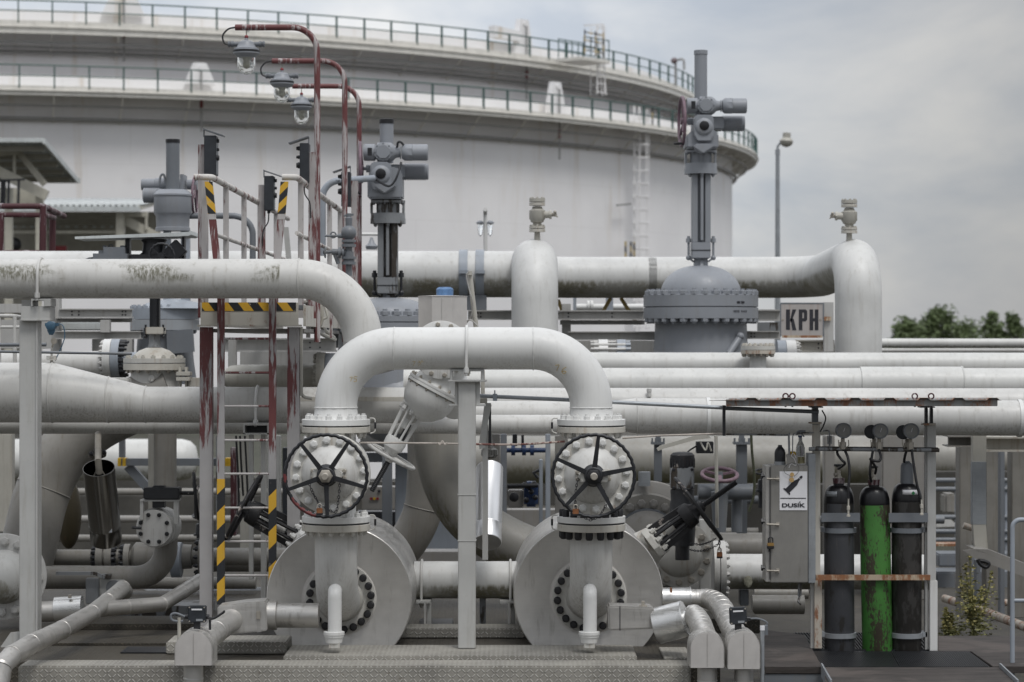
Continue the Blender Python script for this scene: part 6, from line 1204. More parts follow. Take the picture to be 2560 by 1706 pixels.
MB().prism([W(x, y, Yc-.008) for x, y in ((1996.5, 1257), (2000, 1253.5), (2001.8, 1254.8), (1998, 1257.4))], (0, -.0015, 0)).build('lettering', M['ink'], sg)
MB().bpx(1951, 1245, 2015, 1247, Yc-.0085, .002).build('sign_line', M['ink'], sg)
def sym():
    m = MB(); a = W(1966, 1230, Yc-.008); e = W(2006, 1190, Yc-.008); u = (e-a).normalized(); n = V(-u.z, 0, u.x); L = (e-a).length
    P = [(0, -1.0), (.05, -1.0), (.08, -.62), (.55, -.62), (.66, -.42), (.74, -.25), (.82, -.25), (.82, .25), (.74, .25), (.66, .42), (.55, .62), (.08, .62), (.05, 1.0), (0, 1.0)]
    m.prism([a+u*(L*f)+n*(ys(11)*g) for f, g in P], (0, -.0015, 0)); m.prism([a+u*(L*f)+n*(ys(11)*g) for f, g in ((.85, -.28), (.95, -.28), (1.0, 0), (.95, .28), (.85, .28))], (0, -.0015, 0)); return m.build('bottle_symbol', M['ink'], sg)
sym()
tgm = MB(); tgm.lathe(W(1980, 1187, Yc-.02), (0, -1, 0), [(0, ys(5.2)), (.004, ys(5.2)), (.004, 0)], 20); tgm.lathe(W(1979, 1200, Yc-.02), (0, -1, 0), [(0, ys(6)), (.004, ys(6)), (.004, 0)], 20); t2 = tag(tgm.build('wooden_tag', plain('pale_wood', (.50, .33, .14), .6)), 'two pale round tags hanging from a wire loop over the bottle sign', 'tag')
MB().tube(spline([W(x, y, Yc-.02) for x, y in ((1975, 1190), (1962, 1182), (1961, 1170), (1972, 1160), (1985, 1158), (1996, 1165), (1996, 1180), (1985, 1192))]), .0016, 5).build('wire_loop', M['ink'], t2)
m = MB(); m.bpx(1967, 1138, 1994, 1177, Yc+.005-.01, .008); m.torus(W(1970, 1140, Yc), (0, 1, 0), ys(4), ys(1.5), 14, 6); tag(m.build('hanging_plate', M['cabinet'], bev=.002), 'small steel plate with a loop of white wire on top of the cabinet', 'plate')
tag(MB().tube(spline([W(x, y, Yc-.012) for x, y in ((1972, 1170), (1978, 1160), (1990, 1164), (1986, 1148), (1978, 1140), (1984, 1134), (1990, 1145))]), .002, 5).build('white_wire', M['sign']), 'curl of white wire hooked on the plate above the bottle sign', 'wire')
bt = T('dark_bottle', 'squat black bottle standing on top of the cabinet', 'bottle', W(1950, 1163, Yc+.1)); MB().lathe(W(1950, 1163, Yc+.1), (0, 0, 1), [(0, 0), (0, ys(13.5)), (ys(30), ys(14)), (ys(38), ys(12)), (ys(44), ys(7)), (ys(47), ys(5)), (ys(50), ys(5)), (ys(50), 0)], 24).build('body', M['black'], bt); MB().lathe(W(1950, 1164, Yc+.1), (0, 0, 1), [(0, ys(14.2)), (ys(10), ys(14.4))], 24).build('label_band', M['galv'], bt)
bt = T('spray_bottle', 'clear plastic spray bottle with a grey trigger on the cabinet', 'spray bottle', W(2001, 1160, Yc+.1)); MB().lathe(W(2001, 1160, Yc+.1), (0, 0, 1), [(0, 0), (0, ys(11)), (ys(40), ys(11)), (ys(48), ys(9)), (ys(56), ys(5)), (ys(70), ys(4)), (ys(70), 0)], 20).build('body', M['plastic'], bt)
MB().lathe(W(2001, 1160, Yc+.1), (0, 0, 1), [(.003, 0), (.003, ys(10)), (ys(18), ys(10)), (ys(18), 0)], 20).build('liquid', plain('amber_liquid', (.42, .36, .20), .3), bt)
m = MB(); m.lathe(W(2000, 1094, Yc+.1), (0, 0, 1), [(0, ys(5)), (ys(5), ys(5)), (ys(5), 0)], 14); sc_ = m.build('screw_collar', M['bluevalve'], bt)
m = MB(); m.prism([W(x, y, Yc+.08) for x, y in ((1990, 1089), (1992, 1080), (1998, 1076), (2014, 1076), (2014, 1081), (2006, 1082), (2012, 1092), (2009, 1093), (2003, 1086))], (0, .03, 0)); m.build('trigger', M['steelgrey'], bt)
tag(MB().lathe(W(1981, 1142, Yc+.15), (0, 0, 1), [(0, 0), (0, ys(9)), (ys(10), ys(9)), (ys(13), ys(6)), (ys(13), 0)], 14).build('yellow_cap', M['yellow']), 'small yellow container behind the plate on the cabinet', 'container')
m = MB(); m.tube([W(1974, 1160, Yc+.06), W(1972, 1090, Yc+.06), W(1972, 1084, Yc+.06)], ys(2.6), 8); m.tube(path([W(1981, 1160, Yc+.06), W(1982, 1083, Yc+.06), W(2035, 1082, Yc+.06)], .03, 4), ys(1.4), 8); tag(m.build('tubing', M['grey_oily']), 'thin dark instrument tubing rising from the cabinet top', 'tubing')
tag(MB().tube(spline([W(1815, 1086, 18.95), W(1900, 1087, 18.95), W(1965, 1088, 18.95), W(1975, 1084, 18.95)]), ys(2.2), 8).build('tubing', M['grey_oily']), 'dark instrument tube running along the wide pipe to the cabinet', 'tubing')
m = MB(); m.tube([W(2000, 1458, Yc+.1), W(1999, 1490, Yc+.1)], ys(5), 8); m.tube([W(1999, 1488, Yc+.1), W(1996, 1505, Yc+.05), W(2003, 1512, Yc+.05)], ys(3), 8); tag(m.build('drain_cock', M['grey_oily']), 'dark drain cock hanging under the cabinet', 'valve')
# ---- floor of the shelter
Zs = CZ-2.42
def boards(name, poly, label, mat, t_=.05): return tag(MB().prism([V(X(px, Y), Y, Zs-t_) for px, Y in poly], (0, 0, t_)).build(name, mat, bev=.003), label, 'floor board')
boards('floor_board', ((1912, 17.95), (2056, 17.95), (2012, 19.9), (1905, 20.3)), 'brown weathered board left of the gratings, beside the conduit post', M['wood'])
boards('floor_board', ((2482, 17.98), (3000, 17.98), (3000, 19.85), (2345, 19.85), (2345, 18.85), (2428, 18.85)), 'large dark board right of the gratings, by the weed', M['wood'])
boards('floor_board', ((2062, 17.1), (2540, 17.1), (2510, 17.94), (2062, 17.94)), 'pale scuffed board in front of the gratings at the bottom edge', M['wood'])
def grate(label, poly, n=46):
    (a0, ya), (a1, _), (b1, yb), (b0, _) = poly; m = MB()
    for i in range(n):
        f = (i+.5)/n; y = ya+(yb-ya)*f; xl = X(a0, ya)+(X(b0, yb)-X(a0, ya))*f; xr = X(a1, ya)+(X(b1, yb)-X(a1, ya))*f; 
    for i in range(n):
        f = i/n; m.bar(V(X(a0, ya)+(X(a1, ya)-X(a0, ya))*f, ya, Zs-.012), V(X(b0, yb)+(X(b1, yb)-X(b0, yb))*f, yb, Zs-.012), .008, .022)
    for f in (0, .33, .66, 1): m.bar(V(X(a0, ya)+(X(b0, yb)-X(a0, ya))*f, ya+(yb-ya)*f, Zs-.014), V(X(a1, ya)+(X(b1, yb)-X(a1, ya))*f, ya+(yb-ya)*f, Zs-.014), .006, .018)
    return tag(m.build('floor_grating', M['black']), label, 'grating')
grate('black floor grating in front of the left dark bottle', ((2060, 17.97), (2250, 17.97), (2228, 18.88), (2024, 18.88)))
grate('black floor grating in front of the green and capped bottles', ((2252, 17.97), (2478, 17.97), (2424, 18.88), (2230, 18.88)))
grate('black floor grating behind the rack, showing between the bottles', ((2020, 19.0), (2330, 19.0), (2300, 20.1), (1985, 20.1)))
MB().box((X(1900, 17), 16.6, CZ-3.0), (X(2700, 17), 21.0, CZ-2.98)).build('pit_floor', M['void'], kind='structure')
MB().box((X(1912, 17.95), 17.96, Zs-.16), (X(2058, 17.95), 17.99, Zs-.055)).build('kerb_beam', M['steelgrey'], kind='structure')
for a, b, l in ((2054, 2078, 'thin steel angle at the left end of the pale scuffed board'), (2500, 2545, 'thin steel angle at the right end of the pale scuffed board')): tag(MB().bar(V(X(a, 17.94), 17.94, Zs-.02), V(X(b, 17.05), 17.05, Zs-.02), .012, .10).build('edge_angle', M['galv']), l, 'edging')
# ================================================================ rack beams, sign and flanges behind the pipes
def beam(label, x0, y0, x1, y1, Y, d, mat, cat='beam', holes=(), bev=.004):
    m = MB(); h = y1-y0; t_ = max(1.2, h*.12); m.bpx(x0, y0+t_, x1, y1-t_, Y+d*.45, d*.12); m.bpx(x0, y0, x1, y0+t_, Y, d); m.bpx(x0, y1-t_, x1, y1, Y, d)
    o = tag(m.build('steel_beam', mat), label, cat)
    if holes:
        k = MB()
        for x in holes:
            for yy in (.32, .68): k.lathe(W(x, y0+h*yy, Y+d*.45)-V(0, .001, 0), (0, -1, 0), [(-.002, M_(2.2, Y)), (.002, M_(2.2, Y)), (.002, 0)], 8)
        k.build('bolt_hole', M['ink'], o)
    return o
beam('upper grey channel of the rack left of the white valve', 146, 772, 330, 795, 24.6, .12, M['rack'], holes=(180, 197, 306, 314))
beam('thin lower flange beam right under the upper left channel', 135, 796, 330, 806, 24.7, .12, M['rack'])
beam('lower grey channel of the rack left of the white valve', 135, 828, 352, 848, 24.6, .12, M['rack'])
tag(MB().bpx(150, 806, 250, 826, 24.9, .3).build('cover_sheet', M['roofsheet'], bev=.01), 'pale sloping cover sheet between the two left rack channels', 'sheet')
tag(MB().bpx(250, 800, 274, 832, 24.5, .1).build('rack_post', M['rack'], bev=.004), 'short post joining the two left rack channels', 'post')
tag(MB().bpx(128, 745, 148, 1000, 24.75, .15).build('rack_post', M['rack'], bev=.004), 'grey rack post close behind the boxed post head', 'post')
tag(MB().bpx(230, 848, 330, 885, 25.2, .15).build('rack_plate', M['rack'], bev=.004), 'dull grey plate under the lower left rack channel', 'plate')
t = T('guard_rail', 'white tube railing at the left edge behind the boxed post', 'railing', W(20, 960, 22)); MB().tube(path([W(-30, 790, 22), W(32, 790, 22), W(90, 800, 22.8)], .1), M_(5, 22), 10).build('top_rail', M['white'], t); MB().tube([W(-30, 818, 22), W(60, 818, 22)], M_(4, 22), 10).build('mid_rail', M['white'], t)
for px in (-2, 37): MB().tube([W(px, 790, 22), W(px, 985, 22)], M_(5, 22), 10).build('railing_post', M['white'], t)
tag(MB().bpx(-40, 760, 60, 783, 24.5, .2).build('steel_beam', M['rack'], bev=.004), 'dull beam end at the left edge under the stained pipe', 'beam')
tag(MB().bpx(-40, 800, 130, 872, 26.0, .2).build('rack_plate', M['rack'], bev=.004), 'shaded plate behind the white tube railing', 'plate')
pipe('conduit', 'thin grey conduit running from the left edge past the blue transmitter', [W(-30, 879, 20.0), W(330, 885, 20.2)], M_(3.6, 20), M['steelgrey'], n=10, cat='conduit')
pipe('conduit', 'short thick grey conduit ending right of the boxed post', [W(-30, 863, 20.1), W(116, 862, 20.1)], M_(5, 20), M['steelgrey'], n=10, cat='conduit')
t = T('pressure_transmitter', 'blue pressure transmitter on a small flanged stub above the tapering header', 'transmitter', W(129, 907, Yl)); qt = lambda a: M_(a, Yl)
MB().lathe(W(129, 907, Yl), (0, 0, 1), [(0, qt(4)), (qt(6), qt(4)), (qt(6), qt(13)), (qt(11), qt(13)), (qt(11), qt(6)), (qt(12), qt(6)), (qt(12), qt(13)), (qt(17), qt(13)), (qt(17), qt(3)), (qt(40), qt(2.5)), (qt(40), 0)], 20).build('flanged_stub', M['flange'], t)
m = MB(); m.lathe(W(128, 838, Yl), (0, 0, 1), [(0, 0), (0, qt(5)), (qt(10), qt(10)), (qt(18), qt(10)), (qt(18), 0)], 16); m.lathe(W(128, 815, Yl)+V(0, .05, 0), (0, -1, 0), [(-.02, 0), (-.02, qt(11)), (.09, qt(12)), (.095, qt(10)), (.095, 0)], 20); m.bpx(112, 808, 146, 816, Yl-.02, .05); m.build('transmitter_housing', M['bluetx'], t, bev=.002)
m = MB(); m.lathe(W(136, 853, Yl-.04), (0, -1, 0), [(0, qt(7)), (.03, qt(8)), (.03, 0)], 16); m.tube([W(130, 868, Yl), W(137, 852, Yl-.02)], qt(2.5), 8); m.build('gauge', M['nut'], t)
MB().tube(spline([W(x, y, Yl) for x, y in ((146, 808), (158, 816), (162, 840), (156, 862), (146, 885), (138, 902))]), qt(1.4), 6).build('cable', M['bluetx'], t)
# flanged pipe left of the white valve
Yf = 23.2; t = T('flanged_pipe', 'white pipe ending in a white and a blue grey flange left of the white valve', 'pipe', W(270, 950, Yf)); qf = lambda a: M_(a, Yf)
MB().tube([W(-900, 916, Yf), W(256, 912, Yf)], qf(34), 32).build('pipe', M['white'], t); MB().tube([W(308, 905, Yf), W(350, 905, Yf)], qf(24), 24).build('pipe', M['bluegrey'], t)
f = MB().lathe(W(262, 897, Yf), (1, 0, 0), [(0, qf(30)), (0, qf(49)), (qf(19), qf(49)), (qf(19), 0)], 48).build('flange', M['white_clean'], t); bolts(f, W(262, 897, Yf), (-1, 0, 0), qf(42), 18, qf(5), qf(9), M['white'], .1)
f = MB().lathe(W(282, 897, Yf), (1, 0, 0), [(0, 0), (0, qf(49)), (qf(20), qf(49)), (qf(20), 0)], 48).build('flange', M['bluegrey'], t); bolts(f, W(302, 897, Yf), (1, 0, 0), qf(42), 18, qf(6), qf(20), M['black'], .1)
tag(MB().bpx(270, 945, 320, 966, 21.3, .2).build('flange_block', M['white'], bev=.01), 'small white flange block just above the tapering header', 'flange')
m = MB(); m.bpx(440, 930, 475, 940, 21.5, .15); m.bpx(440, 943, 475, 953, 21.5, .15); m.bpx(446, 918, 452, 968, 21.6, .08); m.bpx(462, 918, 468, 968, 21.6, .08); m.bpx(470, 945, 500, 968, 21.6, .2); tag(m.build('coupling', M['cream_rust'], bev=.004), 'rusty bolted coupling right of the white valve body', 'coupling')
# behind the ladder
pipe('pipe', 'dull pipe with a rounded end behind the upper ladder rungs', [W(545, 945, 23.5), W(575, 945, 23.5), W(600, 945, 23.5), W(810, 945, 23.5)], 0, M['cream'], radii=[M_(8, 23.5), M_(30, 23.5), M_(33, 23.5), M_(34, 23.5)], n=28)
t = T('flange_pair', 'large cream flange with white nuts behind the left leg of the bridge pipe', 'flange', W(795, 960, 23.2)); f = MB().lathe(W(793, 935, 23.2), (1, 0, 0), [(0, 0), (0, M_(54, 23.2)), (M_(21, 23.2), M_(54, 23.2)), (M_(21, 23.2), 0)], 48).build('flange', M['cream'], t); bolts(f, W(793, 935, 23.2), (-1, 0, 0), M_(47, 23.2), 20, M_(5, 23.2), M_(8, 23.2), M['cream'], .1)
MB().lathe(W(815, 935, 23.2), (1, 0, 0), [(0, 0), (0, M_(52, 23.2)), (M_(30, 23.2), M_(52, 23.2)), (M_(30, 23.2), 0)], 48).build('flange', M['steelgrey'], t)
tag(MB().bpx(600, 880, 800, 918, 24.4, .2).build('rack_plate', M['rack'], bev=.004), 'dull plate behind the second ladder rung', 'plate')
tag(MB().bpx(570, 850, 590, 930, 23.9, .1).build('rack_post', M['rack'], bev=.004), 'narrow grey post seen between the ladder stiles', 'post')
beam('grey channel under the walkway behind the ladder', 560, 846, 840, 880, 24.6, .15, M['rack'], holes=(775, 800))
tag(MB().bpx(830, 770, 868, 870, 25.6, .3).build('motor_block', M['grey_oily'], bev=.02), 'dark block half hidden behind the bend of the stained pipe', 'block')
# centre and right rack
beam('upper grey channel right of the eight sided cover', 1170, 776, 1610, 800, 27.7, .14, M['rack'], holes=(1194, 1202, 1421, 1530))
beam('second grey channel under the upper one, left of the grey motor valve', 1400, 801, 1612, 812, 27.8, .12, M['rack'])
beam('lower grey channel left of the grey motor valve', 1420, 829, 1640, 851, 27.6, .14, M['rack'])
tag(MB().bpx(1405, 760, 1427, 840, 27.9, .12).build('rack_post', M['rack'], bev=.004), 'short rack post beside the first arched pipe', 'post')
tag(MB().bpx(1430, 852, 1640, 882, 28.2, .1).build('rack_plate', M['rack'], bev=.004), 'shaded plate under the lower channel beside the grey motor valve', 'plate')
for a, b, c, d, l in ((1527, 745, 1496, 800, 'left'), (1552, 745, 1590, 806, 'right')): tag(MB().bar(W(a, b, 29.8), W(c, d, 29.8), .045, .045).build('striped_strut', M['hazard_far']), 'thin black and yellow strut leaning %s under the mossy pipe' % l, 'strut')
tag(MB().bar(W(1395, 750, 29.8), W(1408, 785, 29.8), .045, .045).build('striped_strut', M['hazard_far']), 'short black and yellow strut right beside the first arched pipe', 'strut')
t = T('flanged_pipe', 'thin white flanged pipe seen far under the mossy pipe', 'pipe', W(1520, 780, 33)); MB().tube(path([W(1440, 768, 33), W(1608, 768, 33)], .1), M_(8, 33), 14).build('pipe', M['white_clean'], t)
for px in (1468, 1477): MB().lathe(W(px, 766, 33), (1, 0, 0), [(0, 0), (0, M_(14, 33)), (M_(6, 33), M_(14, 33)), (M_(6, 33), 0)], 20).build('flange', M['white_clean'], t)
tag(MB().bpx(1433, 735, 1441, 780, 31, .05).build('rack_post', M['bluegrey']), 'thin blue grey post under the mossy pipe', 'post')
tag(MB().bpx(1515, 745, 1533, 778, 31, .1).build('rack_post', M['bluegrey']), 'wider blue grey post between the striped struts', 'post')
t = T('flange_spool', 'white and blue grey flanges joined by studs above the uppermost parallel pipe', 'flange', W(1526, 881, 25.9)); qs_ = lambda a: M_(a, 25.9)
for a, b, mt in ((1496, 1519, 'white_clean'), (1542, 1563, 'bluegrey')): MB().lathe(W(a, 887, 25.9), (1, 0, 0), [(0, 0), (0, qs_(38)), (qs_(b-a), qs_(38)), (qs_(b-a), 0)], 40).build('flange', M[mt], t)
for y, d in ((862, -.12), (873, -.16), (856, 0)):
    MB().tube([W(1476, y, 25.9)+V(0, d, 0), W(1572, y, 25.9)+V(0, d, 0)], qs_(3.5), 8).build('stud', M['white'], t); MB().lathe(W(1484, y, 25.9)+V(0, d, 0), (1, 0, 0), [(0, qs_(6)), (qs_(12), qs_(6))], 6).build('nut', M['white'], t); MB().lathe(W(1563, y, 25.9)+V(0, d, 0), (1, 0, 0), [(0, qs_(6)), (qs_(12), qs_(6))], 6).build('nut', M['bluegrey'], t)
t = T('blind_flange', 'rusty blind flange on a short stub standing up from the uppermost parallel pipe', 'flange', W(1895, 925, 25.0)); qb = lambda a: M_(a, 24.9)
MB().tube([W(1895, 922, 24.9), W(1895, 884, 24.9)], qb(21), 24).build('stub_pipe', M['white_spot'], t)
f = MB().lathe(W(1895, 885, 24.9), (0, 0, 1), [(0, 0), (0, qb(43)), (qb(9), qb(43)), (qb(9), 0)], 44).build('flange', M['rustpost'], t); bolts(f, W(1895, 885, 24.9), (0, 0, -1), qb(36), 14, qb(5), qb(8), M['nut'], .1)
f = MB().lathe(W(1895, 874.5, 24.9), (0, 0, 1), [(0, 0), (0, qb(43)), (qb(9), qb(43)), (qb(9), 0)], 44).build('flange', M['flange'], t); bolts(f, W(1895, 865, 24.9), (0, 0, 1), qb(36), 16, qb(5.5), qb(7), M['cream_rust'], .1, keep=-2)
t = T('flange_pair', 'blue grey and white flange pair just right of the rusty blind flange', 'flange', W(1965, 885, 26.0)); qd = lambda a: M_(a, 26.0)
MB().lathe(W(1942, 890, 26), (1, 0, 0), [(0, 0), (0, qd(39)), (qd(21), qd(39)), (qd(21), 0)], 40).build('flange', M['bluegrey'], t); f = MB().lathe(W(1964, 890, 26), (1, 0, 0), [(0, 0), (0, qd(39)), (qd(24), qd(39)), (qd(24), 0)], 40).build('flange', M['white_clean'], t); bolts(f, W(1988, 890, 26), (1, 0, 0), qd(31), 14, qd(6), qd(12), M['white'], .1)
t = T('enamel_sign', 'old rusty white sign reading KPH between the grey valve and the arched pipe', 'sign', W(2006, 845, 25.6)); Yk2 = 25.6
sg = MB().ppx([(1956, 758), (2054, 758), (2059, 763), (2060, 838), (2055, 844), (1958, 845), (1951, 836), (1951, 763)], Yk2, .012).build('sign_plate', M['signold'], t, bev=.002)
for a, b, c, d in ((1951, 757, 2060, 760), (1950, 760, 1953, 842), (2057, 760, 2060, 842)): MB().bpx(a, b, c, d, Yk2-.004, .004).build('sign_edge', M['steelgrey'], sg)
MB().bpx(1955, 839, 2056, 845, Yk2-.004, .004).build('rusty_edge', M['rustbar'], sg)
def glyphs():                                                    # tall condensed letters
    m = MB(); Z = Yk2-.003; st = lambda pts: m.prism([W(x, y, Z) for x, y in pts], (0, .002, 0))
    st([(1965, 774), (1975, 774), (1975, 825), (1965, 825)]); st([(1975, 802), (1981, 774), (1991, 774), (1978, 806)]); st([(1976, 797), (1984, 797), (1991, 826), (1981, 826)])
    st([(1997, 774), (2006, 774), (2006, 826), (1997, 826)]); st([(2006, 774), (2014, 774), (2018, 778), (2018, 799), (2014, 804), (2006, 804), (2006, 796), (2010, 796), (2010, 782), (2006, 782)])
    st([(2024, 774), (2033, 774), (2033, 826), (2024, 826)]); st([(2037, 774), (2046, 774), (2046, 826), (2037, 826)]); st([(2033, 796), (2037, 796), (2037, 804), (2033, 804)]); return m.build('lettering', M['ink'], sg)
glyphs()
MB().bpx(2060, 756, 2084, 880, Yk2+.03, .08).build('sign_post', M['rack'], t, bev=.003); MB().bpx(2060, 792, 2078, 802, Yk2-.01, .03).build('rusty_bracket', M['rustbar'], t)
for px in (1957, 2051): MB().lathe(W(px, 800, Yk2-.001), (0, -1, 0), [(0, M_(3, Yk2)), (.005, M_(2.5, Yk2)), (.005, 0)], 10).build('screw', M['nut'], sg)
beam('upper channel behind the left side of the lettered sign', 1895, 774, 1952, 803, 27.7, .14, M['rack'])
beam('lower channel under the lettered sign', 1864, 828, 1950, 848, 27.4, .14, M['rack'], holes=(1878, 1886))
beam('rust edged beam under the lettered sign with two round holes', 1990, 850, 2086, 880, 26.6, .14, M['cream_rust'], holes=(2046, 2058))
tag(MB().bpx(1895, 806, 1952, 830, 28.2, .1).build('rack_plate', M['grey_oily']), 'dark gap plate left of the lettered sign', 'plate')
hpipe('grey white pipe at the foot of the far trees, upper one', 2200, 3700, 858, 11.5, 34, M['white_spot'], y1=860)
hpipe('thin grey pipe right under the one at the foot of the trees', 2200, 3700, 877, 6, 33, M['rack'])
# red railing and goose neck lamps
t = T('guard_rail', 'dark red tube railing in front of the shelter at the left edge', 'railing', W(60, 652, 27.8)); Yr = 27.8
a, b = W(-40, 516, Yr), W(108, 516, Yr); c_ = V(b.x, 31.2, b.z)
MB().tube(path([a, b, W(160, 541, Yr+1.6)], .1), .035, 10).build('top_rail', M['redrail'], t); MB().tube([W(-40, 537, Yr), W(112, 538, Yr), W(135, 545, Yr+.8)], .03, 10).build('mid_rail', M['redrail'], t); MB().tube([W(-40, 632, Yr), W(112, 632, Yr)], .03, 10).build('low_rail', M['redrail'], t); MB().tube([W(-40, 650, Yr), W(112, 650, Yr), W(160, 661, Yr+1.5)], .03, 10).build('low_rail', M['redrail'], t)
for px, yy, k in ((2, 535, 0), (108, 516, 0), (132, 528, .9)): MB().tube([W(px, yy, Yr+k), W(px-2, 665, Yr+k)], .04, 10).build('railing_post', M['redrail'], t)
t = T('yard_lamp', 'small white goose neck lamp with two hanging globes in front of the tank', 'lamp', W(1214, 640, 34)); MB().tube(path([W(1214, 640, 34), W(1213, 532, 34), W(1213, 524, 33.7)], .05), M_(5, 34), 12).build('pole', M['white_clean'], t)
for s in (-1, 1): MB().lathe(W(1213+s*13, 560, 34), (0, 0, 1), [(0, M_(9, 34)), (M_(4, 34), M_(9, 34)), (M_(8, 34), M_(4, 34)), (M_(8, 34), 0)], 16).build('lamp_cap', M['grey'], t); MB().lathe(W(1213+s*12, 592, 34), (0, 0, 1), [(0, 0), (M_(6, 34), M_(5, 34)), (M_(32, 34), M_(7, 34))], 14).build('globe', M['glass'], t)
t = T('yard_lamp', 'white lamp arm with a grey bell lamp half hidden by the oily valve', 'lamp', W(930, 640, 31)); MB().tube([W(900, 586, 31), W(946, 586, 31), W(950, 588, 31), W(950, 640, 31)], M_(4, 31), 10).build('arm', M['white_clean'], t); MB().lathe(W(929, 624, 31), (0, 0, 1), [(0, 0), (0, M_(13, 31)), (M_(8, 31), M_(16, 31)), (M_(16, 31), M_(8, 31)), (M_(30, 31), M_(3, 31))], 20).build('lamp_head', M['grey'], t)
# ================================================================ lower background
hpipe('long white vessel with mossy streaks far behind the gas bottles', 1160, 2520, 1150, 60, 40, M['dull_algae'], n=36, cat='vessel')
pipe('vessel', 'white vessel with a rounded end behind the left uprights', [W(-700, 1150, 40), W(455, 1150, 40), W(475, 1150, 40), W(488, 1150, 40), W(494, 1150, 40)], 0, M['white_spot'], radii=[M_(52, 40), M_(52, 40), M_(47, 40), M_(35, 40), M_(12, 40)], n=36, cat='vessel')
tag(MB().bpx(1200, 1195, 3300, 1420, 47, .3).build('bund_wall', M['shadewall'], bev=.02), 'long wall toned dark as shade far behind the black valve and the bottles', 'wall')
tag(MB().bpx(-900, 1195, 1100, 1420, 47, .3).build('bund_wall', M['shadewall'], bev=.02), 'long wall toned dark as shade far behind the ladder', 'wall')
tag(MB().bpx(760, 1090, 1120, 1200, 46, .3).build('bund_wall', M['tank'], bev=.02), 'pale wall behind the white slanted valve', 'wall')
t = T('guard_rail', 'blue grey double railing behind the right column, right of the rack', 'railing', W(2390, 1500, 33))
for y in (1201, 1223, 1293, 1329, 1350): MB().tube([W(2330, y, 33), W(3300, y, 33)], M_(6, 33), 10).build('rail', M['steelgrey'], t)
for px in (2394, 2500, 2518): MB().bpx(px-5, 1196, px+5, 1500, 33, .06).build('railing_post', M['bluegrey'], t)
tag(MB().bpx(2330, 1360, 2410, 1366, 31, .3).build('rusty_strip', M['rustbar']), 'rust stained strip beyond the right post of the rack', 'strip'); tag(MB().bpx(2345, 1385, 2600, 1418, 32, .5).build('low_tank', M['steelgrey'], bev=.02), 'blue grey box beyond the right post, upper one', 'box'); tag(MB().bpx(2340, 1430, 2600, 1475, 31.4, .6).build('low_tank', M['steelgrey'], bev=.02), 'blue grey box beyond the right post, lower one', 'box')
tag(MB().ppx([(2340, 1295), (2375, 1297), (2398, 1318), (2340, 1320)], 35, .5).build('white_slab', M['white'], bev=.01), 'bright white slab glimpsed through the blue grey railing', 'slab')
tag(MB().bpx(2362, 1235, 2392, 1285, 36, .4).build('white_drum', M['dull'], bev=.03), 'white block standing behind the blue grey railing', 'block')
tag(MB().bpx(2204, 1088, 2312, 1580, 30, .6).build('pier', M['beam'], bev=.02), 'broad pale pier behind the green bottle', 'pier'); tag(MB().bpx(2061, 1090, 2087, 1560, 30.4, .2).build('column', M['beam'], bev=.01), 'narrow pale column behind the left dark bottle', 'column')
tag(MB().bpx(2300, 1420, 2322, 1500, 27, .2).build('column', M['beam'], bev=.01), 'short pale stub behind the right post of the rack', 'column')
for px, w_, l in ((2415, 31, 'left one of the beige columns right of the rack, weed at its foot'), (2480, 30, 'middle beige column behind the galvanised cover'), (2546, 32, 'beige column at the right edge behind the grey handrail')): tag(MB().bpx(px-w_/2, 1112, px+w_/2, 1545, 25.5, .25).build('column', M['dull'], bev=.006), l, 'column')
beam('cream beam resting on the right hand columns under the widest pipe', 2371, 1090, 2470, 1118, 24.6, .35, M['dull']); beam('sloping cream bracket beam at the right edge under the widest pipe', 2462, 1092, 2600, 1130, 24.4, .35, M['cream_rust'])
t = T('cable_cover', 'tall galvanised cable cover between the beige columns, bending onto the tray', 'cover', W(2448, 1380, 24.3)); MB().bpx(2431, 1155, 2466, 1312, 24.3, .1).build('cover_plate', M['galv'], t, bev=.004); MB().ppx([(2432, 1086), (2466, 1086), (2466, 1155), (2432, 1155)], 24.32, .1).build('cover_plate', M['cream'], t); MB().ppx([(2433, 1312), (2465, 1312), (2470, 1376), (2444, 1384), (2436, 1360)], 24.3, .1).build('cover_plate', M['cream'], t)
m = MB(); m.prism([W(x, y, 24.0) for x, y in ((2408, 1376), (2436, 1374), (2570, 1424), (2570, 1446), (2440, 1398))], (0, .02, 0)); m.prism([W(x, y, 24.0) for x, y in ((2436, 1373), (2470, 1374), (2575, 1414), (2570, 1424))], (0, .5, 0)); tag(m.build('cable_tray', M['beam']), 'galvanised cable tray sloping down to the right edge', 'cable tray')
tag(MB().tube(spline([W(2444, 1399, 23.9), W(2452, 1412, 23.9), W(2466, 1418, 23.9), W(2472, 1410, 23.9), W(2462, 1404, 23.9), W(2450, 1402, 23.9)]), .02, 8).build('cable_loop', M['rubber']), 'black cable loop hanging under the sloping tray', 'cable')
tag(MB().tube([W(2408, 1314, 25.2), W(2434, 1322, 25.2)], .035, 10).build('pipe_stub', M['rustpost']), 'rusty stub poking out of the left beige column', 'stub')
t = T('guard_rail', 'slim grey handrail in front of the right edge column', 'railing', W(2531, 1706, 18.2)); MB().tube(path([W(2531, 1760, 18.2), W(2531, 1300, 18.2), W(2700, 1300, 18.2)], .06), M_(6, 18.2), 12).build('top_rail', M['bluegrey'], t); MB().tube([W(2531, 1502, 18.2), W(2700, 1502, 18.2)], M_(5, 18.2), 12).build('mid_rail', M['bluegrey'], t)
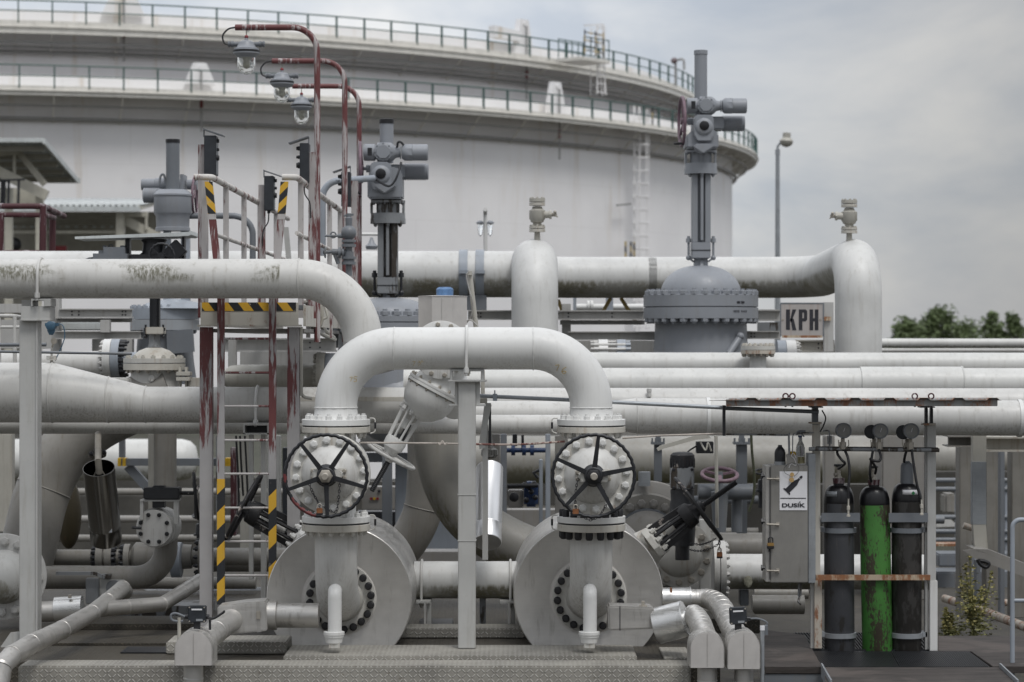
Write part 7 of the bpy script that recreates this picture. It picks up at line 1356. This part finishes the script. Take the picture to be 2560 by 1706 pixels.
# right: valves behind the drum
Yx = 21.9; t = T('plug_valve', 'big grey valve with a ring of large nuts behind the drum with black capped bolts', 'valve', W(1618, 1480, Yx)); qx = lambda a: M_(a, Yx); c = W(1618, 1355, Yx)
f = MB().lathe(c, (0, -1, 0), [(-.3, 0), (-.3, qx(120)), (-.02, qx(122)), (0, qx(118)), (0, qx(80)), (.05, qx(78)), (.06, qx(72)), (.10, qx(60)), (.13, 0)], 64).build('valve_body', M['dull'], t); bolts(f, c, (0, -1, 0), qx(97), 20, qx(11), qx(12), M['beam'], .15); MB().lathe(c, (0, -1, 0), [(.001, qx(84)), (.03, qx(83)), (.03, qx(78)), (.001, qx(77))], 56).build('seal_ring', M['steelgrey'], f)
MB().lathe(c+V(0, .1, 0), (0, -1, 0), [(-.1, 0), (-.1, qx(150)), (.02, qx(152)), (.03, qx(148)), (.03, 0)], 64).build('collar', M['beam'], t); MB().tube([W(1611, 1215, Yx), W(1611, 1180, Yx)], qx(15), 20).build('grease_plug', M['galv'], t)
Yz = 20.75; t = T('ball_valve', 'white valve end with a ring of nuts below the dark motor drive', 'valve', W(1699, 1470, Yz)); qz = lambda a: M_(a, Yz); c = W(1699, 1386, Yz)
f = MB().lathe(c, (0, -1, 0), [(-.25, 0), (-.25, qz(70)), (-.04, qz(72)), (-.04, qz(83)), (0, qz(83)), (0, qz(58)), (.03, qz(52)), (.06, qz(40)), (.08, 0)], 56).build('valve_body', M['flange'], t); bolts(f, c, (0, -1, 0), qz(70), 14, qz(9), qz(9), M['nut'], .2)
t = T('motor_drive', 'dark oily upright electric motor drive behind the slanted black valve', 'motor', W(1706, 1400, 20.4)); Ym = 20.35; qm = lambda a: M_(a, Ym)
MB().lathe(W(1706, 1168, Ym), (0, 0, 1), [(0, qm(30)), (qm(20), qm(31)), (qm(30), qm(30)), (qm(36), qm(24)), (qm(39), 0)], 28).build('motor', M['blackworn'], t)
m = MB()
for i in range(20): m.obox(W(1706, 1158, Ym)+V(math.cos(i*.314)*qm(30), math.sin(i*.314)*qm(30), 0), (.01, .01, qm(22)), Matrix.Rotation(i*.314, 3, 'Z'))
m.build('cooling_fins', M['black'], t)
bx = MB().bpx(1678, 1168, 1736, 1224, Ym-.1, .2).build('gearbox', M['grey_oily'], t, bev=.01); bolts(bx, W(1707, 1197, Ym-.1), (0, -1, 0), qm(32), 4, qm(4), qm(3), M['ink'], PI/4)
MB().lathe(W(1706, 1400, Ym), (0, 0, 1), [(0, 0), (0, qm(18)), (qm(35), qm(18)), (qm(36), qm(30)), (qm(80), qm(33)), (qm(120), qm(33)), (qm(140), qm(32)), (qm(150), qm(29)), (qm(176), qm(30)), (qm(176), 0)], 28).build('drive_column', M['black'], t)
chain('dark chain looped between the slanted black valve and the motor drive', [W(1728, 1358, 19.8), W(1750, 1362, 19.7), W(1772, 1356, 19.6), W(1790, 1346, 19.55)], None, '')
chain('thin chain sagging below the wheel of the slanted black valve', [W(1722, 1374, 19.8), W(1746, 1378, 19.7), W(1770, 1374, 19.6), W(1794, 1362, 19.55), W(1799, 1352, 19.5), W(1798, 1375, 19.5)], W(1799, 1388, 19.5), 'small brown padlock hanging from the wheel of the slanted black valve')
tag(MB().bpx(1749, 1300, 1777, 1490, 21.0, .12).build('column', M['post'], bev=.006), 'white column right of the half hidden ring of nuts', 'column'); tag(MB().tube([W(1790, 1090, 20.6), W(1793, 1320, 20.6)], M_(4.5, 20.6), 10).build('pole', M['cream']), 'thin cream pole in front of the pink handwheel', 'pole')
t = T('flanged_pipe', 'white flanged pipe with dark moss stains left of the steel cabinet', 'pipe', W(1860, 1490, 21.3)); MB().tube([W(1800, 1429, 21.3), W(2330, 1431, 21.3)], M_(44, 21.3), 36).build('pipe', M['white_algae'], t)
for a, b in ((1781, 1795), (1797, 1811)):
    f = MB().lathe(W(a, 1424, 21.3), (1, 0, 0), [(0, 0), (0, M_(72, 21.3)), (M_(b-a, 21.3), M_(72, 21.3)), (M_(b-a, 21.3), 0)], 48).build('flange', M['white'], t)
bolts(f, W(1811, 1424, 21.3), (1, 0, 0), M_(62, 21.3), 18, M_(7, 21.3), M_(9, 21.3), M['white'], .1); o_ = MB().ball(W(1866, 1449, 21.3)-V(0, M_(41, 21.3), 0), M_(11, 21.3), (1, .35, 1.6)).build('moss', mossm, t)
tag(MB().bpx(1850, 1475, 1872, 1515, 21.3, .15).build('pipe_stand', M['steelgrey'], bev=.006), 'dark grey stub foot under the moss stained flanged pipe', 'stand')
hpipe('low dull pipe lying under the cabinet', 1880, 2010, 1512, 24, 22.5, M['dull']); hpipe('second dull pipe just above the low one under the cabinet', 1885, 2020, 1484, 14, 23, M['dull'])
hpipe('curved cream pipe far behind, left of the cabinet', 1770, 1930, 1368, 36, 26, M['dull'])
for a, b, y0, y1, l in ((1842, 1868, 1112, 1334, 'tall grey upright with a forked head right of the pink wheel'), (1636, 1655, 1112, 1205, 'grey upright with a forked head right of the all black handwheel')):
    t = T('fork_post', l, 'post', W((a+b)/2, y1, 24.5)); MB().bpx(a, y0, b, y1, 24.5, .1).build('upright', M['steelgrey'], t, bev=.004); m = MB(); m.bpx(a-7, y0-6, b+7, y0, 24.45, .16)
    for x in (a-7, (a+b)/2-8, (a+b)/2+4, b+3): m.bpx(x, y0-16, x+4, y0-6, 24.45, .05)
    m.bpx((a+b)/2-6, y0-24, (a+b)/2+6, y0-6, 24.52, .08); m.build('fork_head', M['steelgrey'], t)
t = T('gate_valve', 'far valve with a faded pink handwheel seen nearly edge on', 'valve', W(1796, 1330, 24.0)); cpk = W(1799, 1187, 24.0); hw = MB(); ax = V(.02, -.32, .95); hw.torus(cpk, ax, M_(44, 24), M_(5, 24), 44, 10); x_, y_, _ = frame(ax)
for i in range(3): hw.bar(cpk, cpk+(x_*math.cos(i*2.09+.5)+y_*math.sin(i*2.09+.5))*M_(44, 24), .035, .02)
hw.build('handwheel', M['purple'], t); MB().lathe(W(1799, 1330, 24), (0, 0, 1), [(0, 0), (0, M_(16, 24)), (M_(30, 24), M_(18, 24)), (M_(100, 24), M_(22, 24)), (M_(104, 24), M_(10, 24)), (M_(150, 24), M_(8, 24)), (M_(150, 24), 0)], 24).build('valve_body', M['steelgrey'], t)
m = MB(); m.tube([W(1745, 1230, 24.2), W(1885, 1230, 24.2)], M_(20, 24), 20); m.tube([W(1842, 1230, 24.3), W(1842, 1330, 24.3)], M_(14, 24), 16); m.build('branch', M['steelgrey'], t)
tag(MB().tube(spline([W(1878, 1088, 23.5), W(1880, 1130, 23.5), W(1886, 1190, 23.5), W(1884, 1240, 23.5), W(1872, 1280, 23.5)]), M_(3.4, 23.5), 8).build('cable', plain('green_cable', (.05, .055, .03), .6)), 'dark green cable curving down beside the tall forked upright', 'cable')
t = T('limit_box', 'small black box on a bent cream bracket under the widest pipe, with loose wires', 'box', W(1762, 1132, 20.9)); MB().bpx(1741, 1105, 1784, 1134, 20.9, .1).build('housing', M['black'], t, bev=.004); MB().prism([W(x, y, 20.8) for x, y in ((1642, 1122), (1650, 1115), (1735, 1090), (1770, 1088), (1778, 1096), (1740, 1100), (1660, 1122), (1645, 1128))], (0, .03, 0)).build('bracket', M['cream'], t); MB().tube(spline([W(1742, 1115, 20.85), W(1722, 1128, 20.85), W(1706, 1148, 20.6)]), .008, 6).build('wire', M['rubber'], t)
MB().tube(spline([W(1750, 1104, 20.85), W(1764, 1126, 20.82), (W(1770, 1108, 20.82)), W(1778, 1128, 20.85)]), .008, 6).build('wire', M['cream'], t)
hpipe('pale pipe lying low behind the bright sleeve', 1640, 1800, 1530, 20, 22.6, M['dull'])
tag(MB().box((X(1740, 20), 20.0, CZ-2.42), (X(1900, 20), 20.6, CZ-2.30)).build('step_plate', M['checker_dirty'], bev=.006), 'dull tread plate step behind the outer duct end', 'step')
pipe('pipe', 'brown dirty pipe lying on the ground behind the weed', [W(2362, 1497, 27), W(2450, 1525, 25.6), W(2600, 1582, 23.5)], M_(11, 25), M['rustpost'], n=16); hpipe('rust brown pipe end under the right beige columns', 2480, 2640, 1507, 9, 28, M['rustpost'])
# middle background
yM = 25.0
def vpost(px0, px1, y0, y1, Y, mat, label): return tag(MB().bpx(px0, y0, px1, y1, Y, .15).build('column', M[mat], bev=.005), label, 'column')
vpost(955, 979, 1140, 1400, 24.6, 'steelgrey', 'mottled grey column under the tilted white handwheel'); vpost(988, 1020, 1150, 1420, 25.4, 'bluegrey', 'dark blue grey column left of the seamed elbow pipe'); vpost(1251, 1267, 1086, 1300, 25.2, 'steelgrey', 'grey column right of the bright hanging cylinder'); vpost(1228, 1250, 1086, 1300, 25.6, 'beam', 'broad grey column behind the bright hanging cylinder')
vpost(1364, 1376, 1086, 1335, 25.0, 'bluegrey', 'blue grey pole left of the all black handwheel'); vpost(1348, 1357, 1150, 1330, 24.6, 'bluegrey', 'thin blue grey pole beside the dark blue pump'); vpost(1388, 1420, 1090, 1290, 26.0, 'beam', 'pale column just left of the all black handwheel')
vpost(297, 309, 1085, 1160, 27.5, 'steelgrey', 'short dark post above the left yellow ended beam'); vpost(370, 384, 1085, 1420, 26.5, 'cream', 'cream column beside the vertical white pipe'); vpost(-20, 30, 1085, 1330, 25, 'cream', 'cream column at the left edge behind the boxed post'); vpost(600, 622, 1100, 1500, 25, 'cream', 'cream column behind the right ladder stile'); vpost(668, 700, 1090, 1400, 26, 'post', 'pale column between the ladder and the red worn handwheel')
t = T('steel_beam', 'dark grey beam with yellow ends running behind the ladder', 'beam', W(430, 1170, 27.2)); MB().bpx(295, 1147, 574, 1165, 27.2, .12).build('beam', M['steelgrey'], t, bev=.004)
for a, b in ((294, 302), (306, 314), (562, 576)): MB().bpx(a, 1146, b, 1166, 27.18, .16).build('yellow_end', M['yellow'], t)
m = MB(); m.bar(W(320, 1165, 27.3), W(388, 1240, 27.3), .1, .1); m.build('brace', M['steelgrey'], t)
t = T('steel_beam', 'dark beam with a black and yellow wrapped end under the white slanted valve', 'beam', W(960, 1155, 25.2)); MB().bpx(850, 1133, 1028, 1156, 25.2, .12).build('beam', M['steelgrey'], t, bev=.004); MB().bpx(1024, 1136, 1070, 1151, 25.18, .16).build('striped_end', M['hazard'], t, bev=.006); MB().bpx(1052, 1085, 1062, 1136, 25.25, .06).build('hanger_rod', M['beam'], t)
t = T('control_cabinet', 'grey white control cabinet with coloured buttons behind the red worn handwheel', 'cabinet', W(934, 1276, 27)); bx = MB().bpx(904, 1218, 988, 1274, 27, .3).build('cabinet_body', M['beam'], t, bev=.006)
for x, mt in ((928, 'redpart'), (936, 'yellow'), (944, 'redpart'), (948, 'ink')): MB().lathe(W(x, 1247 if mt != 'ink' else 1228, 27), (0, -1, 0), [(0, M_(3.5, 27)), (.02, M_(3.5, 27)), (.02, 0)], 10).build('button', M[mt], bx)
tag(MB().bpx(1010, 1290, 1200, 1375, 28, .3).build('floor_box', M['bluegrey'], bev=.01), 'blue grey box low behind the seamed elbow pipe', 'box'); tag(MB().bpx(890, 1280, 1000, 1400, 28.5, .3).build('floor_box', M['black'], bev=.01), 'black box low behind the drum under the red worn handwheel', 'box'); tag(MB().bpx(1040, 1380, 1300, 1410, 26, .4).build('low_wall', M['beam'], bev=.01), 'pale low sill behind the mossy short pipe', 'sill')
t = T('valve_manifold', 'dark blue valve line between two poles left of the all black handwheel', 'valve', W(1312, 1140, 27)); MB().tube([W(1266, 1126, 27), W(1366, 1126, 27)], M_(6, 27), 12).build('pipe', M['bluevalve'], t)
for px in (1283, 1310, 1330): MB().lathe(W(px, 1126, 27), (1, 0, 0), [(-M_(5, 27), 0), (-M_(5, 27), M_(13, 27)), (M_(5, 27), M_(13, 27)), (M_(5, 27), 0)], 16).build('flange', M['bluevalve'], t)
MB().bpx(1303, 1088, 1310, 1120, 27, .05).build('stem', M['black'], t); MB().bpx(1281, 1086, 1293, 1116, 27, .1).build('stem', M['black'], t)
t = T('pump', 'dark blue pump with black fittings between the poles, above the mossy elbow', 'pump', W(1330, 1270, 26.6)); MB().bpx(1310, 1206, 1346, 1268, 26.6, .25).build('pump_body', M['bluevalve'], t, bev=.03)
m = MB()
for x, y in ((1312, 1212), (1322, 1218), (1335, 1210), (1328, 1230), (1338, 1244), (1316, 1250)): m.ball(W(x, y, 26.55), .03)
m.tube([W(1268, 1216, 26.5), W(1345, 1214, 26.5)], .025, 10); m.tube([W(1345, 1195, 26.5), W(1334, 1182, 26.5), W(1350, 1175, 26.5)], .02, 8); m.build('fittings', M['black'], t); MB().lathe(W(1285, 1243, 26.5), (0, -1, 0), [(0, 0), (0, M_(12, 26)), (.04, M_(12, 26)), (.05, M_(6, 26)), (.05, 0)], 24).build('dial', M['black'], t); MB().bpx(1270, 1226, 1308, 1270, 26.7, .2).build('pump_cover', M['beam'], t, bev=.01)
tag(MB().bpx(1266, 1275, 1400, 1345, 30, .3).build('floor_box', M['beam'], bev=.01), 'dull box standing below the dark blue pump', 'box')
# elbows in the middle
yE = 21.9
pipe('pipe', 'large dull pipe sweeping down and to the right behind the centre post', spline([W(1096, 1020, yE), W(1098, 1110, yE), W(1122, 1210, yE), W(1172, 1290, yE), W(1245, 1345, yE), W(1340, 1385, yE), W(1450, 1400, yE)], 8), M_(64, yE), M['dull_algae'], n=40)
pipe('pipe', 'seamed dull elbow pipe dropping behind the drum under the red worn handwheel', spline([W(1068, 1080, 23.0), W(1066, 1200, 23.0), W(1056, 1280, 23.0), W(1022, 1350, 23.0), W(970, 1410, 23.0)], 8), M_(49, 23), M['dull'], n=36, welds=[15])
# hanging spring cylinders
def hanger(label, top, bot, rpx, Yt, Yb, mat, opened, knob):
    a = W(top[0], top[1], Yt); b = W(bot[0], bot[1], Yb); d = (a-b).normalized(); L = (a-b).length; r = M_(rpx, Yt); t = T('spring_hanger', label, 'pipe hanger', b, 'hanging steel cylinders')
    m = MB(); m.lathe(b, d, [(0, r*.97), (.004, r), (L*.20, r), (L*.205, r*1.02), (L*.215, r*1.02), (L*.22, r), (L, r), (L, r*.97), (L*.03, r*.96), (0, r*.97)], 44); c = m.build('cylinder', mat, t)
    MB().lathe(b+d*(L*(.6 if opened else .1)), d, [(0, r*.955), (.002, 0)], 36).build('hollow_shade_disc', M['black'], c)  # black disc added to darken the open hollow of the cylinder
    s_ = MB().lathe(b+d*(L*.12), V(0, -1, 0)+d*V(0, -1, 0).dot(d)*-1, [(r-.002, .05), (r+.003, .045), (r+.003, 0)], 4) if False else None
    return t, a, b, d, L, r
t, a, b, d, L, r = hanger('dark stainless cylinder hanging open topped from the slim pipe at the left', (247, 1170), (266, 1352), 40, 19.7, 20.05, M['ss_dark'], 1, 0)
MB().obox(b+d*(L*.14)+V(.012, -r-.003, .02), (.13, .004, .05)).build('name_plate', M['galv'], t)
m = MB(); top = W(245, 1086, 20.4); m.tube([a-d*.05, a+d*.06, top], .028, 12); m.build('rod', M['nut'], t); f = MB().lathe(W(244, 1140, 20.1), (0, -.35, 1), [(0, 0), (0, M_(22, 20)), (.025, M_(23, 20)), (.025, 0)], 28).build('rod_flange', M['ss_dark'], t); bolts(f, W(244, 1133, 20.08), (0, -.35, 1), M_(17, 20), 4, .015, .02, M['ink'], .5, keep=-2)
for s in (-1, 1): MB().tube([a+d*.02, a-d*.12+V(s*r*.5, 0, 0)], .006, 6).build('spoke', M['nut'], t)
t, a, b, d, L, r = hanger('bright stainless cylinder hanging right of the centre post, open at the bottom', (1224, 1172), (1219, 1357), 34, 20.25, 19.75, M['ss_bright'], 0, 1)
MB().lathe(a, d, [(0, r), (.02, r*.8), (.02, 0)], 36).build('lid', M['ss_bright'], t); MB().obox(b+d*(L*.66)+V(0, -r-.002, 0), (.09, .004, .03)).build('name_plate', M['galv'], t)
MB().lathe(W(1224, 1146, 20.25), (0, 0, 1), [(0, 0), (.0, M_(14, 20)), (M_(8, 20), M_(22, 20)), (M_(22, 20), M_(21, 20)), (M_(27, 20), M_(12, 20)), (M_(40, 20), M_(9, 20)), (M_(70, 20), M_(5, 20))], 28).build('swivel', M['ss_dark'], t); MB().tube([W(1224, 1170, 20.25), W(1224, 1140, 20.25)], .02, 10).build('rod', M['nut'], t)
# left: big elbow, ringed valve, blind flange valve, low pipes
yB = 21.8
pipe('pipe', 'thick white pipe curving down to the left behind the boxed post', spline([W(430, 975, yB), W(330, 1015, yB), W(228, 1068, yB), W(150, 1145, yB-.05), W(105, 1235, yB-.1), W(78, 1340, yB-.2), W(52, 1450, yB-.3)], 8), M_(69, yB), M['dull'], n=44, welds=[31])
t = T('check_valve', 'white valve with a bolted ring and bulging cover at the lower left edge', 'valve', W(8, 1560, 20.3)); c = W(8, 1442, 20.3); qc = lambda a: M_(a, 20.3)
f = MB().lathe(c, (.12, -1, 0), [(-.28, 0), (-.28, qc(90)), (-.05, qc(92)), (-.05, qc(107)), (0, qc(107)), (.003, qc(104)), (.003, 0)], 64).build('flange_ring', M['white'], t); bolts(f, c+V(0, -.005, 0), (.12, -1, 0), qc(88), 16, qc(12), qc(11), M['white'], .35)
MB().lathe(c, (.12, -1, 0), [(.003, qc(68)), (.03, qc(67)), (.12, qc(58)), (.18, qc(42)), (.215, qc(20)), (.22, 0)], 48).build('bulging_cover', M['white_spot'], t)
tag(MB().ball(W(172, 1285, 23.5), M_(40, 23.5), (.8, .8, 2.2)).build('rusty_float', paint('rusted_drum', (.05, .04, .02), grime=.9, rust=.35, gcol=(.03, .025, .01))), 'rust brown rounded drum half hidden behind the thick curved pipe', 'drum')
pipe('pipe', 'vertical white pipe coming down behind the tapering header', [W(413, 1010, 21.6), W(413, 1225, 21.6)], M_(28.5, 21.6), M['dull'], n=32)
pipe('pipe', 'white pipe bending from the floor up to the blind flange valve', [W(100, 1444, 21.0), W(415, 1444, 21.0), W(415, 1330, 21.0)], M_(29, 21), M['dull'], rad=[M_(75, 21)], n=32)
Yb = 20.6; t = T('blind_flange_valve', 'white valve with an eight bolt blind flange and a black drive on top', 'valve', W(395, 1380, Yb)); qv = lambda a: M_(a, Yb); c = W(385, 1321, Yb)
f = MB().lathe(c, (-.10, -1, 0), [(-.32, 0), (-.32, qv(48)), (-.06, qv(50)), (-.055, qv(46)), (-.05, qv(46)), (-.05, qv(47)), (0, qv(46)), (.003, qv(45)), (.003, 0)], 48).build('valve_body', M['white'], t); bolts(f, c+V(0, -.003, 0), (-.10, -1, 0), qv(36), 8, qv(5.5), qv(7), M['black'], PI/8)
m = MB(); m.bpx(350, 1250, 446, 1254, Yb-.03, .16); m.bpx(350, 1254, 358, 1300, Yb-.02, .05); m.bpx(434, 1254, 446, 1310, Yb-.02, .05); m.build('bracket', M['post'], t); MB().bpx(381, 1252, 411, 1270, Yb, .1).build('coupling', M['black'], t)
m = MB(); m.bpx(358, 1220, 448, 1249, Yb-.05, .17); m.bpx(380, 1215, 412, 1222, Yb-.02, .1); m.build('drive', M['black'], t, bev=.008)
m = MB(); m.tube([W(448, 1233, Yb+.03), W(492, 1233, Yb+.03)], qv(5), 10); m.torus(W(490, 1240, Yb+.03), (1, .12, .1), qv(58), qv(4), 36, 8)
for i in range(3): m.bar(W(488, 1238, Yb+.03), W(490, 1240, Yb+.03)+V(0, math.cos(.4+2.09*i), math.sin(.4+2.09*i))*qv(57), qv(6), qv(3))
m.build('handwheel', M['blackworn'], t); MB().tube([W(354, 1321, Yb-.02), W(330, 1319, Yb-.02)], qv(3.5), 8).build('bleed_cock', M['black'], t)
t = T('flanged_pipe', 'white pipe with several dark bolted flanges under the dark hanging cylinder', 'pipe', W(260, 1425, 21.9)); qw = lambda a: M_(a, 21.9); MB().tube([W(60, 1394, 21.9), W(720, 1394, 21.9)], qw(20), 28).build('pipe', M['dull'], t)
for x0_, x1_, r_, bx_ in ((242, 259, 30, -1), (264, 281, 30, 1), (312, 326, 34, -1), (500, 520, 48, -1)):
    f = MB().lathe(W(x0_, 1394, 21.9), (1, 0, 0), [(0, 0), (0, qw(r_)), (qw(x1_-x0_), qw(r_)), (qw(x1_-x0_), 0)], 40).build('flange', M['dull'], t); bolts(f, W(x0_ if bx_ < 0 else x1_, 1394, 21.9), (bx_, 0, 0), qw(r_-6), 12, qw(6), qw(12), M['black'], .1)
MB().lathe(W(330, 1392, 21.9), (1, 0, 0), [(0, 0), (0, qw(24)), (qw(10), qw(36)), (qw(90), qw(38)), (qw(110), qw(32)), (qw(150), qw(30)), (qw(150), 0)], 36).build('valve_body', M['dull'], t); MB().lathe(W(430, 1400, 21.8), (1, 0, 0), [(0, 0), (0, qw(44)), (qw(24), qw(44)), (qw(24), 0)], 36).build('flange', M['bluegrey'], t)
t = T('plug_valve', 'dark square plug valve with a long flat lever behind the tracing pipes', 'valve', W(265, 1510, 20.9)); MB().bpx(246, 1446, 314, 1505, 20.9, .2).build('valve_body', M['post'], t, bev=.01); MB().bpx(214, 1446, 246, 1510, 20.85, .2).build('flange', M['grey_oily'], t, bev=.006); MB().lathe(W(285, 1470, 20.9), (0, -1, 0), [(0, M_(20, 20.9)), (.02, M_(19, 20.9)), (.02, 0)], 28).build('cover', M['steelgrey'], t)
m = MB(); m.bar(W(140, 1434, 20.8), W(238, 1434, 20.8), .02, .03); m.bar(W(238, 1434, 20.8), W(262, 1444, 20.8), .02, .03); m.bpx(254, 1436, 276, 1446, 20.85, .08); m.build('lever', M['grey_oily'], t)
hpipe('long low dull pipe behind the tracing pipes, near the ladder foot', 250, 640, 1458, 15, 23.2, M['dull']); hpipe('lowest dull pipe on the floor behind the ladder', 300, 700, 1490, 22, 24.5, M['grey_oily'])
tag(MB().bpx(-40, 1540, 130, 1600, 21.5, .6).build('floor_box', M['grey_oily'], bev=.01), 'dark box on the floor at the left edge behind the post foot', 'box')
hpipe('pale pipe passing low behind the ladder at the drum', 520, 720, 1400, 30, 24.0, M['dull'])
for i, (y, Y, mt, l) in enumerate(((1230, 34, 'dull', 'pale pipe far behind the ladder, upper of two'), (1298, 32, 'beam', 'dull pipe far behind the ladder, lower of two'), (1346, 29, 'dull', 'pale pipe low behind the dark hanging cylinder'))): hpipe(l, 100, 760, y, 9, Y, M[mt])
vpost(540, 556, 1090, 1330, 27, 'grey_oily', 'dark column between the ladder stiles, left one'); vpost(576, 590, 1120, 1340, 26, 'redrail', 'dark red pipe upright between the ladder stiles'); vpost(706, 730, 1120, 1330, 27.5, 'darkbox', 'dark box column behind the rim of the red worn handwheel')
rng = random.Random(5)
for i, (a, b) in enumerate(((600, 1150), (612, 1180), (590, 1205))): tag(MB().tube(spline([W(a, 1090, 23), W(a+rng.uniform(-10, 10), b, 23), W(a+8, b+90, 23)]), .01, 6).build('hanging_cable', M['rubber']), 'loose dark cable hanging behind the ladder rungs, %s of three' % ('middle one', 'right one', 'left one')[i], 'cable')
# underside clutter seen below the slim pipe, left of the centre post
tag(MB().bpx(900, 1086, 1000, 1130, 25.8, .4).build('valve_housing', M['white'], bev=.03), 'white housing just behind the yoke of the white slanted valve', 'housing')
tag(MB().bpx(1080, 1084, 1140, 1096, 22.6, .2).build('clamp_block', M['grey_oily'], bev=.004), 'dark clamp block under the slim pipe beside the centre post', 'block')
# weed
def weed(px, py, h, Y, label, n, seed):
    rng = random.Random(seed); b = W(px, py, Y); H = M_(h, Y); t = T('weed', label, 'weed', b); st = MB(); lf = MB(); fl_ = MB()
    for k in range(n):
        a = rng.uniform(0, 2*PI); hh = H*rng.uniform(.45, 1) if k else H; lean = rng.uniform(.05, .34)*hh if k else .04; top = b+V(math.cos(a)*lean, math.sin(a)*lean, hh); md = b.lerp(top, .5)+V(math.cos(a)*lean*.1, 0, 0); P_ = spline([b+V(rng.uniform(-.05, .05), rng.uniform(-.05, .05), 0), md, top], 8); st.tube(P_, .006, 5)
        for i in range(int(150*hh/H)):
            f = rng.random()**.8; p = P_[min(len(P_)-1, int(f*len(P_)))]; w_ = .42*(1.05-f)*H*.9; d = V(rng.gauss(0, 1), rng.gauss(0, 1), rng.gauss(.3, .5)).normalized(); c = p+d*rng.random()*w_
            s = rng.uniform(.009, .024); ax = V(rng.gauss(0, 1), rng.gauss(0, 1), rng.gauss(0, 1)).normalized(); x, y, _ = frame(ax); m_ = fl_ if f > .35 and rng.random() < .6 else lf
            m_.face([m_.bm.verts.new(c+x*s*p_*(1.6 if m_ is lf else 1)+y*s*q_*.8) for p_, q_ in ((-1, 0), (0, -.7), (1, 0), (0, .7))])
    st.build('stem', M['leaf'], t); lf.build('leaves', M['leaf'], t, flat=True); fl_.build('blossoms', M['flower'], t, flat=True)
weed(2435, 1600, 205, 23.3, 'tall yellow green weed growing behind the board right of the rack', 11, 11); weed(2375, 1600, 80, 24.2, 'low weed beside the right post of the rack', 7, 12)

for x0_, x1_, Ya, Yb_, z, mt, l in ((120, 432, 19.25, 19.75, .02, 'checker_dirty', 'worn tread plate on the floor left of the lone duct end'), (128, 560, 20.3, 20.9, .05, 'checker_dirty', 'raised dirty tread plate further back on the left floor'), (300, 420, 18.75, 19.1, .012, 'black', 'dark mat on the floor left of the lone duct end'), (230, 520, 21.3, 21.8, .09, 'grey_oily', 'oily sill at the back of the left floor'), (1045, 1130, 20.2, 20.7, .05, 'black', 'dark mat under the mossy short pipe'), (1400, 1735, 21.2, 21.8, .08, 'grey_oily', 'oily sill behind the ribbed elbows'), (1660, 1730, 18.35, 19.0, .02, 'checker', 'worn tread plate between the drum and the paired duct ends')):
    tag(MB().box((X(x0_, Ya), Ya, ZD), (X(x1_, Ya), Yb_, ZD+z)).build('floor_plate', M[mt], bev=.004), l, 'floor plate')

tag(MB().bpx(2325, 1180, 3300, 1530, 38, .3).build('shade_backdrop', M['shadewall'], bev=.02), 'added shade backdrop beyond the blue grey railing at the right', 'wall')  # dark sheet added as shade behind the railing
vpost(2500, 2512, 1125, 1540, 27.5, 'steelgrey', 'dark upright between the middle and the right edge beige columns'); vpost(2440, 2452, 1400, 1545, 27, 'steelgrey', 'dark short upright behind the weed')

tag(MB().bpx(1425, 1212, 2200, 1430, 31, .3).build('shade_backdrop', M['shadewall'], bev=.02), 'added shade backdrop behind the black slanted valve and the cabinet', 'wall')  # this and the next two: dark sheets added as shade between the pipes
tag(MB().bpx(740, 1205, 1262, 1420, 31, .3).build('shade_backdrop', M['shadewall'], bev=.02), 'added shade backdrop behind the elbows at the centre', 'wall')
tag(MB().bpx(120, 1240, 700, 1420, 36, .3).build('shade_backdrop', M['shadewall'], bev=.02), 'added shade backdrop behind the ladder and the dark hanging cylinder', 'wall')
for x, y, Y, mt, l in ((1475, 1250, 28, 'steelgrey', 'added grey filler pipe far behind the motor drive, upper one'), (1475, 1330, 27, 'dull', 'added pale filler pipe far behind the black slanted valve'), (1940, 1300, 27, 'steelgrey', 'added grey filler pipe far behind the steel cabinet')): hpipe(l, x, x+420, y, 10, Y, M[mt])  # filler pipes added to deepen the gaps behind the valves
for x, y, Y, l in ((1905, 1180, 27, 'added dark filler valve standing left of the steel cabinet'), (1560, 1215, 29, 'added dark filler valve behind the all black handwheel'), (1135, 1215, 29, 'added dark filler valve left of the centre post'), (500, 1290, 28, 'added dark filler valve behind the left ladder post')):  # dark valves added to deepen the shaded gaps
    t = T('filler_valve', l, 'valve', W(x, y+90, Y)); u = lambda a: M_(a, Y)
    MB().lathe(W(x, y+90, Y), (0, 0, 1), [(0, u(9)), (u(40), u(9)), (u(40), u(16)), (u(46), u(16)), (u(46), u(12)), (u(70), u(10)), (u(72), u(4)), (u(92), u(3))], 18).build('valve_body', M['black'], t)
    MB().torus(W(x, y, Y), (0, -.3, 1), u(18), u(2.5), 24, 6).build('handwheel', M['black'], t)
